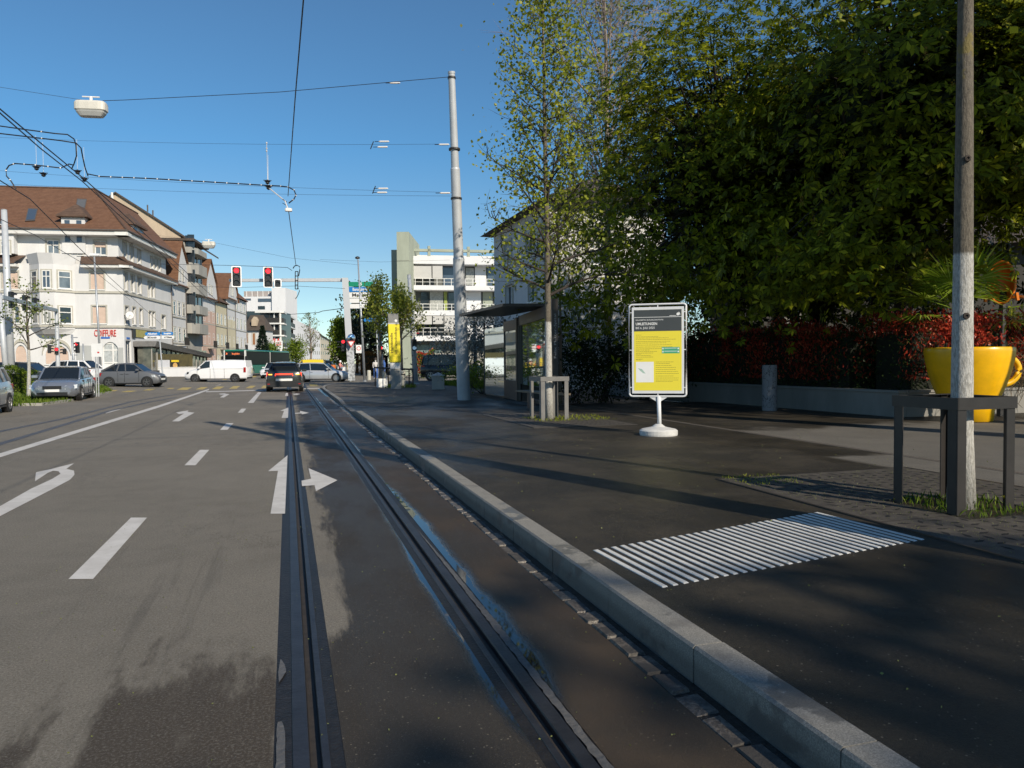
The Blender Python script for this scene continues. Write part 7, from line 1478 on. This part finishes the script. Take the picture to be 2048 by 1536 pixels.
# small twig clump of that tree dropping into view at the top right: comes with its low branches
# chestnuts
def chestnut(label, px, D, zc, rx, rz, n, seed, lm=L_CHEST, flowers=40, size=.265, extra=()):
    rnd = random.Random(seed); p = at(px, D); base = Vector((p.x, p.y, .17)); t = thing('chestnut_tree', label, 'tree', base, 0, 'chestnut trees behind the hedge'); rg = np.random.default_rng(seed)
    C = np.array([base.x, base.y, zc]); pts = [Vector((base.x, base.y, 0)), Vector((base.x+.1, base.y, zc-rz*.8)), Vector((base.x, base.y+.2, zc)), Vector((base.x+.3, base.y, zc+rz*.7))]
    MB().tube(pts, [.26,.2,.14,.04], 12).build('trunk', M_BARKD, t, world=True, smooth=True)
    segs = []; ctr = []; K = 150
    for i in range(K):
        d = rg.normal(size=3); d /= np.linalg.norm(d)
        if d[2] < -.85: d[2] *= -.3; d /= np.linalg.norm(d)
        f = rg.uniform(.62, 1.0)*(1+.16*math.sin(3*math.atan2(d[1], d[0])+seed)+.10*math.sin(7*d[2]+seed)); q = C+d*np.array([rx, rx, rz])*f; ctr.append((q, d))
        s0 = np.array([base.x, base.y, zc-rz*.7+rz*1.1*rg.uniform(0,1)]); mid = (s0*.5+q*.5)+rg.normal(size=3)*.25+np.array([0,0,.3]); segs += [(s0, mid, .06, .035), (mid, q, .035, .008)]
    for ex, eD, ey in extra: q = np.array(at(ex, eD, ey)); d = q-C; d /= np.linalg.norm(d); ctr.append((q, d)); segs.append((C+(q-C)*.45, q, .04, .008))
    K = len(ctr)
    V, F = tubes_np(segs); npmesh('branches', V, F, M_BARKD, t)
    m = int(n*.95)//K; P = np.concatenate([q+rg.normal(size=(m,3))*np.array([.66,.66,.42])*rx/4.5 for q, d in ctr]); N = np.concatenate([np.tile(d*.7+np.array([0,0,.6]), (m,1)) for q, d in ctr])
    V, F = palmate(P, N, size); npmesh('crown', V, F, lm, t)
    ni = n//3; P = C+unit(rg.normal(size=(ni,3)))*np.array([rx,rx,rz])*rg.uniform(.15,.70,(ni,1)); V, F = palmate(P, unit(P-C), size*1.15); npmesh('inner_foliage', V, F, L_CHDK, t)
    if flowers:
        Ps = []
        for i in range(flowers):
            q, d = ctr[rg.integers(0, K)]
            if d @ np.array([-FW.x, -FW.y, 0]) < -.1 and rg.random() < .8: continue
            b = q+rg.normal(size=3)*.4+np.array([-FW.x,-FW.y,0])*.35+np.array([0,0,.2]); k = 46; h = rg.uniform(0,1,k); a = rg.uniform(0,6.28,k); r = .045*(1-h)+.012; Ps.append(b+np.stack([np.cos(a)*r, np.sin(a)*r, h*.24], 1))
        if Ps: Ps = np.concatenate(Ps); V, F = leaves(Ps, .028, droop=-.2, aspect=.9); npmesh('blossom', V, F, L_FLOW, t)
    return t
chestnut('left chestnut with drooping dark foliage next to the slender young tree', 1462, 25.0, 7.4, 5.3, 5.7, 10000, 3, flowers=110, extra=[(1150,21.5,585),(1185,21,612),(1225,20.5,622),(1262,20,560),(1240,20.5,500),(1300,20,600),(1345,19.5,560),(1400,19.5,610),(1250,21,600),(1290,20,520),(1205,23,300),(1195,23,380),(1240,23,220),(1285,23,110),(1195,22,450),(1265,23,300),(1300,23,190),(1330,23,60),(1340,23,140),(1250,22,400),(1395,23,30),(1380,23,110)])
chestnut('middle chestnut rising over the red hedge', 1800, 18.8, 7.3, 4.5, 4.9, 9500, 8, flowers=140, extra=[(1480,18.5,585),(1540,17.5,550),(1600,17.5,560),(1680,17,545),(1740,17,540),(1790,17,560),(1850,17,520),(1560,17,480),(1650,16.5,500)])
chestnut('right chestnut above the palm at the right edge', 2140, 18.0, 7.6, 4.2, 4.4, 7000, 12, flowers=70)
chestnut('rear chestnut filling the gap behind the left and middle ones', 1640, 27, 6.5, 5.6, 6.0, 6000, 17, L_CHDK, flowers=0, size=.30)  # whole crown uses the leaf colour darkened for shade
# tall pale-twigged tree behind the slender one
p = at(1215, 31); tree('tall_tree', 'tall spreading tree with pale bare twigs and sparse new leaves behind the chestnuts', 'tree', Vector((p.x,p.y,.1)), 20, 4, 5.2, lambda u: .6+.4*math.sin(math.pi*min(1,u*.9+.1)), 46, .17, 6500, .14, L_PALE, mat('twig_fine', (.30,.24,.21), .9, .2, 9), spread=.5, seed=21, nsec=12, seclen=.42, up=(48,76), third=3)
p = at(1120, 24); tree('garden_tree', 'small yellow-green tree in front of the white house wall', 'tree', Vector((p.x,p.y,.1)), 7.0, 2.0, 1.6, oval, 22, .06, 1100, .12, L_YOUNG, M_TWIG, spread=.25, seed=22, nsec=7, third=1)
# pair of young trees behind the yellow column
tree('young_tree', 'taller left tree of the young pair left of the yellow column', 'tree', gp(760, 46, .1), 6.6, 2.4, 1.75, lambda u: (1-u*.85)**1.1, 30, .10, 2400, .16, L_YOUNG2, M_TWIG, spread=.26, seed=31, nsec=7, group='young trees by the yellow column', third=1)
tree('young_tree', 'lower right tree of the young pair, right behind the yellow column', 'tree', gp(803, 44.5, .1), 5.4, 2.7, 2.1, lambda u: (1-u*.7), 26, .10, 2400, .16, L_YOUNG2, M_TWIG, spread=.22, seed=33, nsec=7, group='young trees by the yellow column', third=1)
# small tree on the left strip
bL = G(57.5, 797); tree('young_tree', 'young tree with pale trunk and few leaves in the left grass strip', 'tree', bL, 5.0, 2.1, 1.75, lambda u: 1-u*.55, 13, .085, 620, .11, L_FAR, M_LIME, spread=.12, seed=41, nsec=6, up=(15,50), lean=(.02,0), third=1)
# trees beyond the junction
tree('bare_tree', 'bare tree standing before the far beige block', 'tree', gp(622, 190), 13.5, 3, 4.5, oval, 26, .30, 500, .35, L_FAR, M_TWIG, seed=51, nsec=9, up=(40,70), third=1)
tree('green_tree', 'slim yellow-green tree left of the gantry mast', 'tree', gp(679, 92, .1), 6.6, 1.0, 2.0, lambda u: (1-u)**.6*1.0+.05, 28, .14, 3200, .30, L_HEDGE, M_BARKD, spread=.3, seed=52, nsec=7, third=1)
for i, (px, D, H, cr, lm, lb) in enumerate(((714,98,11.0,2.9,L_GRN,'dark tree behind the direction boards'),(742,90,8.8,2.6,L_FIR,'dark conifer-like tree left of the yellow column'),(731,120,9,3.0,L_GREY,'greyish tree between the dark trees behind the slim lamp'),(700,135,9.5,3.4,L_FAR,'bushy spring tree behind the gantry mast'),(593,170,5.6,3.0,L_HEDGE,'low green tree in front of the far white slab'),(578,205,7,3.0,L_HEDGE,'green shrub tree beside the petrol station'),(540,150,4.2,2.5,L_HEDGE,'green bush below the petrol price sign'))):
    tree('green_tree', lb, 'tree', gp(px, D, .1), H, 1.0, cr, oval, 24, .18, 2300, .34, lm, M_BARKD, spread=.55, seed=60+i, nsec=7, group='trees beyond the junction')
# fir
p = gp(526, 140, .1); t = thing('fir_tree', 'dark pointed fir in front of the small cream house', 'tree', p); MB().tube([p, p+Z*8.6], [.2,.03], 8).build('trunk', M_BARKD, t, world=True)
n = 5200; h = RNG.uniform(0,1,n)**1.3; a = RNG.uniform(0,6.28,n); r = (1-h)*2.1*RNG.uniform(.35,1.05,n)*(1+.12*np.sin(h*60)); P = np.stack([p.x+np.cos(a)*r, p.y+np.sin(a)*r, .8+h*7.9-r*.18], 1); D_ = np.stack([np.cos(a), np.sin(a), -.25*np.ones(n)], 1); V, F = leaves(P, .42, D_, droop=.1, aspect=.35); npmesh('crown', V, F, L_FIR, t)
def cloud(name, label, cat, C, Rr, n, size, lm, seed, base=None, group=None, stems=14, sh=.35):
    "leafy shrub: lumps of leaves around a centre"
    rg = np.random.default_rng(seed); C = np.array(C); base = Vector((C[0], C[1], .1)) if base is None else base; t = thing(name, label, cat, base, 0, group); K = 26; Rr = np.array(Rr)
    q = C+unit(rg.normal(size=(K,3)))*Rr*rg.uniform(.45,.95,(K,1)); m = n//K; P = (q[:,None,:]+rg.normal(size=(K,m,3))*Rr*sh*.75).reshape(-1,3); P[:,2] = np.maximum(P[:,2], base.z+.03); V, F = leaves(P, size, droop=.0, aspect=.55); npmesh('foliage', V, F, lm, t)
    segs = [(np.array([base.x+rg.normal()*.1, base.y+rg.normal()*.1, base.z]), q[i], .02, .006) for i in range(min(stems,K))]; V, F = tubes_np(segs); npmesh('stems', V, F, M_BARKD, t); return t
def hedge(name, label, A, B, th, z0, z1, n, size, lm, seed, top=None, topn=0, topm=None, group=None, zj=.15):
    rg = np.random.default_rng(seed); A = Vector(A); B = Vector(B); u = (B-A).normalized(); v = Vector((-u.y,u.x,0)); L = (B-A).length; t = thing(name, label, 'hedge', (A.x, A.y, z0)); 
    s = rg.uniform(0,L,n); w = rg.uniform(-.5,.5,n)*th; side = rg.random(n) < .7; w = np.where(side, np.sign(w)*th*.5+rg.normal(size=n)*.05, w); bump = 1+.10*np.sin(s*1.9+seed)+.07*np.sin(s*4.7); h = rg.uniform(0,1,n); tp_ = rg.random(n) < .22; h = np.where(tp_, .97, h); z = z0+(z1-z0)*h*bump+rg.normal(size=n)*zj*.3
    P = np.stack([A.x+u.x*s+v.x*w, A.y+u.y*s+v.y*w, z], 1); V, F = leaves(P, size, droop=-.1, aspect=.5); npmesh('foliage', V, F, lm, t)
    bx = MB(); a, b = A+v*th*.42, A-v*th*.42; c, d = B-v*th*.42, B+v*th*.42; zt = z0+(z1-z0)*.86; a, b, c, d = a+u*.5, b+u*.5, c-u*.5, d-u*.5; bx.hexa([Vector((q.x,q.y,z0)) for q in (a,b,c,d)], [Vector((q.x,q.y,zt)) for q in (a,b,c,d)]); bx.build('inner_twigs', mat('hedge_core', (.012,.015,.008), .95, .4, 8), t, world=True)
    if topn:
        s = rg.uniform(0,L,topn); cl = rg.uniform(0,L,int(L*1.7)); s = np.where(rg.random(topn) < .75, cl[rg.integers(0,len(cl),topn)]+rg.normal(size=topn)*.22, s); s = np.clip(s,0,L); w = rg.uniform(-.6,.6,topn)*th; bump = 1+.10*np.sin(s*1.9+seed)+.07*np.sin(s*4.7); z = z0+(z1-z0)*bump*np.where(rg.random(topn) < .62, rg.uniform(.78,1.08,topn), rg.uniform(.15,.8,topn)); w = np.where(z < z0+(z1-z0)*.8, np.sign(rg.normal(size=topn))*th*.52, w)
        P = np.stack([A.x+u.x*s+v.x*w, A.y+u.y*s+v.y*w, z], 1); Dn = rg.normal(size=(topn,3))*.6+np.array([0,0,1.3]); V, F = leaves(P, size*1.25, Dn, droop=0, aspect=.36); npmesh('new_shoots', V, F, topm, t)
    return t
hedge('photinia_hedge', 'long red-leaved photinia hedge on top of the low garden wall', (wx(14)+.95,14.8,.77), (wx(24)+.95,24,.77), 1.3, .70, 2.25, 17000, .085, L_GRN, 71, topn=11000, topm=L_RED)
hedge('photinia_hedge', 'short stretch of red photinia hedge behind the yellow cup planter', (wx(14)+.35,14.35,.77), (wx(14)+6,14.35,.77), 1.3, .70, 2.3, 8000, .085, L_GRN, 75, topn=5000, topm=L_RED)
hedge('rusty_hedge', 'rusty brown hedge behind the pedestrian signal post', gp(722,88,.1), gp(775,86,.1), 1.6, .1, 2.7, 3500, .18, L_ORA, 72)
hedge('red_hedge', 'low red-topped hedge before the teal garage of the balcony building', gp(832,70,.1), gp(868,70,.1), 1.4, .1, 2.35, 3000, .16, L_HEDGE, 73, topn=1600, topm=L_RED)
hL = [G(-60,800), G(66,789)]; hedge('clipped_hedge', 'clipped bright green hedge behind the left grass strip', gp(-60,36.5), gp(70,37.5), 1.1, 0, 1.28, 9000, .085, L_HEDGE, 74)
p = at(935, 36); cloud('silver_shrub', 'open silvery-leaved shrub behind the tall mast', 'shrub', (p.x, p.y, 2.5), (2.2,1.6,1.5), 3600, .13, L_GREY, 81, Vector((p.x,p.y,.1)), sh=.4)
p = at(993, 34); cloud('silver_shrub', 'second silvery shrub seen through the shelter glass', 'shrub', (p.x, p.y, 2.2), (1.4,1.3,1.4), 1800, .13, L_GREY, 82, Vector((p.x,p.y,.1)))
p = at(965, 31.5); cloud('round_bush', 'rounded bright green bush seen through the shelter glass', 'shrub', (p.x, p.y, .95), (1.6,1.1,.62), 4200, .09, L_HEDGE, 83, Vector((p.x,p.y,.1)))
for i, (px, D, z, rr_, lb) in enumerate(((1140,25,1.5,(1.1,1.2,1.25),'dark dense shrub right of the shelter'),(1205,25.5,1.3,(1.3,1.2,1.15),'dark shrub left of the notice board'),(1290,26,1.6,(1.7,1.2,1.3),'dark shrub behind the notice board'),(1400,25,1.6,(1.8,1.2,1.3),'dark shrub behind the photinia hedge'))):
    p = at(px, D); cloud('dark_shrub', lb, 'shrub', (p.x, p.y, z), rr_, 3800, .11, L_GRN, 85+i, Vector((p.x,p.y,.1)), group='dark shrubs in the garden')
# pruned plane tree stub behind the mast
p = at(950, 42); tree('pollard_tree', 'leafless pollarded tree behind the mast', 'tree', Vector((p.x,p.y,.1)), 4.6, 2.0, 1.5, lambda u: 1-.4*u, 9, .14, 0, .1, L_GREY, M_BARKD, seed=90, nsec=4, up=(30,70))
# cup planting: red shrub, dry twigs and palm
cb = Vector((b.x, b.y, b.z)) if False else GR(1936, 842)
C_ = cb+Z*1.62; cloud('photinia_shrub', 'red-leaved shrub growing in the yellow cup planter', 'shrub', (C_.x-.15, C_.y, C_.z+.28), (.70,.62,.36), 1900, .085, L_RED, 95, C_+Z*-.05)
t = thing('fan_palm', 'fan palm with spiky green leaves in the yellow cup planter', 'palm', C_); 
MB().tube([C_, C_+Z*.62], [.06,.05], 8).build('trunk', M_BARKD, t, world=True); rg = np.random.default_rng(5); hubs = []
for j, (az, el, L_) in enumerate(((178,22,.62),(150,48,.55),(205,40,.5),(10,12,.60),(100,62,.5),(190,2,.55),(-4,-6,.52),(300,30,.5),(250,45,.5),(330,5,.5),(120,75,.42))):
    a, e = R(az), R(el); d = RH*math.cos(a)*math.cos(e)+FH*(-math.sin(a))*math.cos(e)*.8+Z*math.sin(e); d.normalize(); s0 = C_+Z*.55; h0 = s0+d*L_*1.65; 
    MB().tube([s0, s0.lerp(h0,.5)+Z*.04, h0], [.012,.010,.008], 5).build('stalk', L_PALM, t, world=True)
    side = d.cross(Z).normalized() if abs(d.z) < .95 else RH.copy(); nrm = side.cross(d).normalized(); Vs = []; m = 30
    for k in range(m):
        b_ = R(-112+224*k/(m-1)); dd = (d*math.cos(b_)+side*math.sin(b_)+nrm*rg.normal()*.05).normalized(); Lf = .92*(1-.22*abs(b_)/2)*rg.uniform(.9,1.08); w_ = .019; pd = dd.cross(nrm).normalized()
        tip = h0+dd*Lf-Z*.10*Lf-Z*.05*abs(math.sin(b_)); md_ = h0+dd*Lf*.55
        Vs += [tuple(h0-pd*w_*.3), tuple(md_-pd*w_), tuple(tip), tuple(md_+pd*w_)]
    npmesh('fan_leaf', np.array(Vs), np.arange(len(Vs)).reshape(-1,4), L_PALM, t)
q = at(2040, 16.2, 690); rg = np.random.default_rng(6); t = thing('dry_bush', 'tangle of dry brown twigs beside the yellow cup at the right edge', 'bush', Vector((q.x+.3,q.y,.8))); segs = []
for i in range(150):
    a = np.array([q.x+rg.normal()*.55+.35, q.y+rg.normal()*.3, rg.uniform(.8,1.6)]); d = rg.normal(size=3)*np.array([1,1,.7]); d /= np.linalg.norm(d)
    for k in range(3): e = a+d*rg.uniform(.12,.35); segs.append((a, e, .007, .005)); a = e; d = d+rg.normal(size=3)*.5; d /= np.linalg.norm(d)
V, F = tubes_np(segs, 4); npmesh('twigs', V, F, L_BROWN, t)
# grass and weeds
def tufts(name, label, pts, n, hgt, seed, lm=L_GRASS, kind='stuff', zf=gz):
    rg = np.random.default_rng(seed); P = []
    A = [Vector(p) for p in pts]; tri = [(A[0],A[i],A[i+1]) for i in range(1,len(A)-1)]; ar = np.array([((b-a).cross(c-a)).length for a,b,c in tri]); idx = rg.choice(len(tri), n, p=ar/ar.sum())
    for i in idx:
        u, v = rg.random(2); 
        if u+v > 1: u, v = 1-u, 1-v
        a, b_, c = tri[i]; q = a+(b_-a)*u+(c-a)*v; P.append((q.x, q.y, zf(q.x,q.y)))
    P = np.array(P); D_ = rg.normal(size=(n,3))*.35+np.array([0,0,1]); V, F = leaves(P, hgt, D_, droop=0, aspect=.16); o = npmesh(name, V, F, lm); o['label'] = label; o['category'] = 'grass'; o['kind'] = kind; return o
strip_ = [G(*p) for p in ((-40,815),(27,812.5),(84,811.5),(140,803.5),(199,790.5),(224,784.5),(214,777),(199,772),(140,783),(75,786),(27,791),(-40,796))]
st_ = [Vector((p.x,p.y,0)) for p in strip_]
MB().poly([Vector((p.x,p.y,gz(p.x,p.y)+.03)) for p in st_][::-1] if sum(st_[i].x*st_[(i+1)%12].y-st_[(i+1)%12].x*st_[i].y for i in range(12)) < 0 else [Vector((p.x,p.y,gz(p.x,p.y)+.03)) for p in st_]).build('grass_strip_soil', mat('strip_soil', (.06,.08,.025), .95, .4, 5), kind='structure')
m = MB(); bd = st_[:6]
for a, c in zip(bd, bd[1:]): d = (c-a).normalized(); nn = Vector((-d.y,d.x,0))*.14; m.hexa([a-nn*0, c, c+nn, a+nn], [a+Z*.10, c+Z*.10, c+nn+Z*.10, a+nn+Z*.10])
m.build('kerb', M_CONC, kind='structure')
tufts('grass', 'rough grass growing on the left island strip', [(p.x,p.y,0) for p in st_[:6]]+[(p.x,p.y,0) for p in st_[6:]], 9000, .20, 91)
gp_ = lambda x0,x1,y0,y1: [(x0,y0,0),(x1,y0,0),(x1,y1,0),(x0,y1,0)]
zr2 = lambda x, y: .175
tufts('weeds', 'green weeds and dandelions sprouting around the trunk at the right edge', gp_(5.3,6.2,4.65,5.55), 300, .085, 92, zf=zr2)
t_ = tufts('weeds', 'weeds growing out of the far corner of the large tree grate', gp_(4.6,5.3,6.6,7.25), 260, .035, 93, L_YOUNG, zf=zr2)
tufts('moss', 'yellowish moss and blossom litter on the large tree grate', gp_(4.6,7.1,2.6,7.1), 2600, .018, 94, L_PALE, zf=lambda x,y: .176)
tufts('weeds', 'weeds around the trunk beside the shelter', gp_(b1.x-.5,b1.x+1.3,b1.y-.9,b1.y+.6), 520, .07, 96, L_YOUNG, zf=zr2)
tufts('weeds', 'weeds along the foot of the yellow column railing', [tuple(gp(px_,D_)) for px_, D_ in ((770,39),(830,39),(830,44),(770,44))], 900, .16, 97, zf=lambda x,y: .13)
q0, q1 = at(870, 45), at(975, 36); tufts('grass', 'grass mound below the black off-road car', [(q0.x,q0.y,0),(q1.x,q1.y,0),(q1.x+3,q1.y+4,0),(q0.x+3,q0.y+6,0)], 7000, .22, 98, zf=lambda x,y: .13)
# fallen blossom bits on the pavement and dandelion heads
rg = np.random.default_rng(8); n = 700; P = np.stack([rg.uniform(1.95,9,n), rg.uniform(1.5,16,n), np.full(n,.1745)],1); V, F = leaves(P, .016, rg.normal(size=(n,3))*np.array([1,1,.05]), droop=0, aspect=.7); o = npmesh('litter', V, F, L_PALE, kind='stuff'); o['label'] = 'tiny fallen blossom bits scattered over the pavement'; o['category'] = 'litter'
n = 500; P = np.stack([rg.uniform(-3,1.6,n), rg.uniform(1.5,9,n), np.full(n,.0045)],1); V, F = leaves(P, .010, rg.normal(size=(n,3))*np.array([1,1,.05]), droop=0, aspect=.8); o = npmesh('litter', V, F, L_PALE, kind='stuff'); o['label'] = 'tiny grit and blossom bits scattered over the road'; o['category'] = 'litter'
t = thing('dandelion', 'yellow dandelion flower beside the right-hand trunk', 'flower', (5.98, 4.92, .175)); MB().tube([(0,0,0),(0,0,.10)], .003, 4).build('stem', L_GRASS, t); MB().lathe([(.004,.09),(.022,.105),(.018,.115),(.002,.118)], (0,0,0), 12).build('head', bpy.data.materials['paint_yellow'], t)
# big trees outside the frame, behind and right of the camera: they shade the chestnuts and the near pavement
def bigtree(label, x, y, zc, rx, rz, n, seed):
    rg = np.random.default_rng(seed); base = Vector((x,y,.1)); t = thing('tall_tree', label, 'tree', base, 0, 'tall trees beside the viewer'); MB().tube([base, Vector((x,y,zc-rz*.6)), Vector((x+.2,y,zc+rz*.5))], [.4,.3,.08], 10).build('trunk', M_BARKD, t, world=True)
    K = 60; C = np.array([x,y,zc]); q = C+unit(rg.normal(size=(K,3)))*np.array([rx,rx,rz])*rg.uniform(.3,.95,(K,1)); m = n//K; P = (q[:,None,:]+rg.normal(size=(K,m,3))*np.array([rx,rx,rz])*.17).reshape(-1,3); V, F = leaves(P, .55, droop=.2, aspect=.8); npmesh('crown', V, F, L_GRN, t)
    segs = [(np.array([x,y,zc-rz*.5]), q[i], .07, .02) for i in range(K)]; V, F = tubes_np(segs); npmesh('branches', V, F, M_BARKD, t); return t
bigtree('tall tree right of the viewer shading the chestnuts', 17.2, 3.6, 11.2, 3.8, 3.6, 520, 101)
bigtree('second tall tree right of the viewer shading the garden', 25.5, 10.0, 10.0, 3.8, 4.0, 700, 102)
bigtree('third tall tree right of the viewer shading the tram mast', 13.3, 5.6, 11.4, 2.9, 3.7, 1700, 104)
bigtree('tall tree behind the viewer shading the near pavement', 12.3, -20.3, 9.2, 5.0, 4.6, 18000, 103)
bpy.context.view_layer.update()
print("OBJECT COUNT", len(bpy.data.objects))
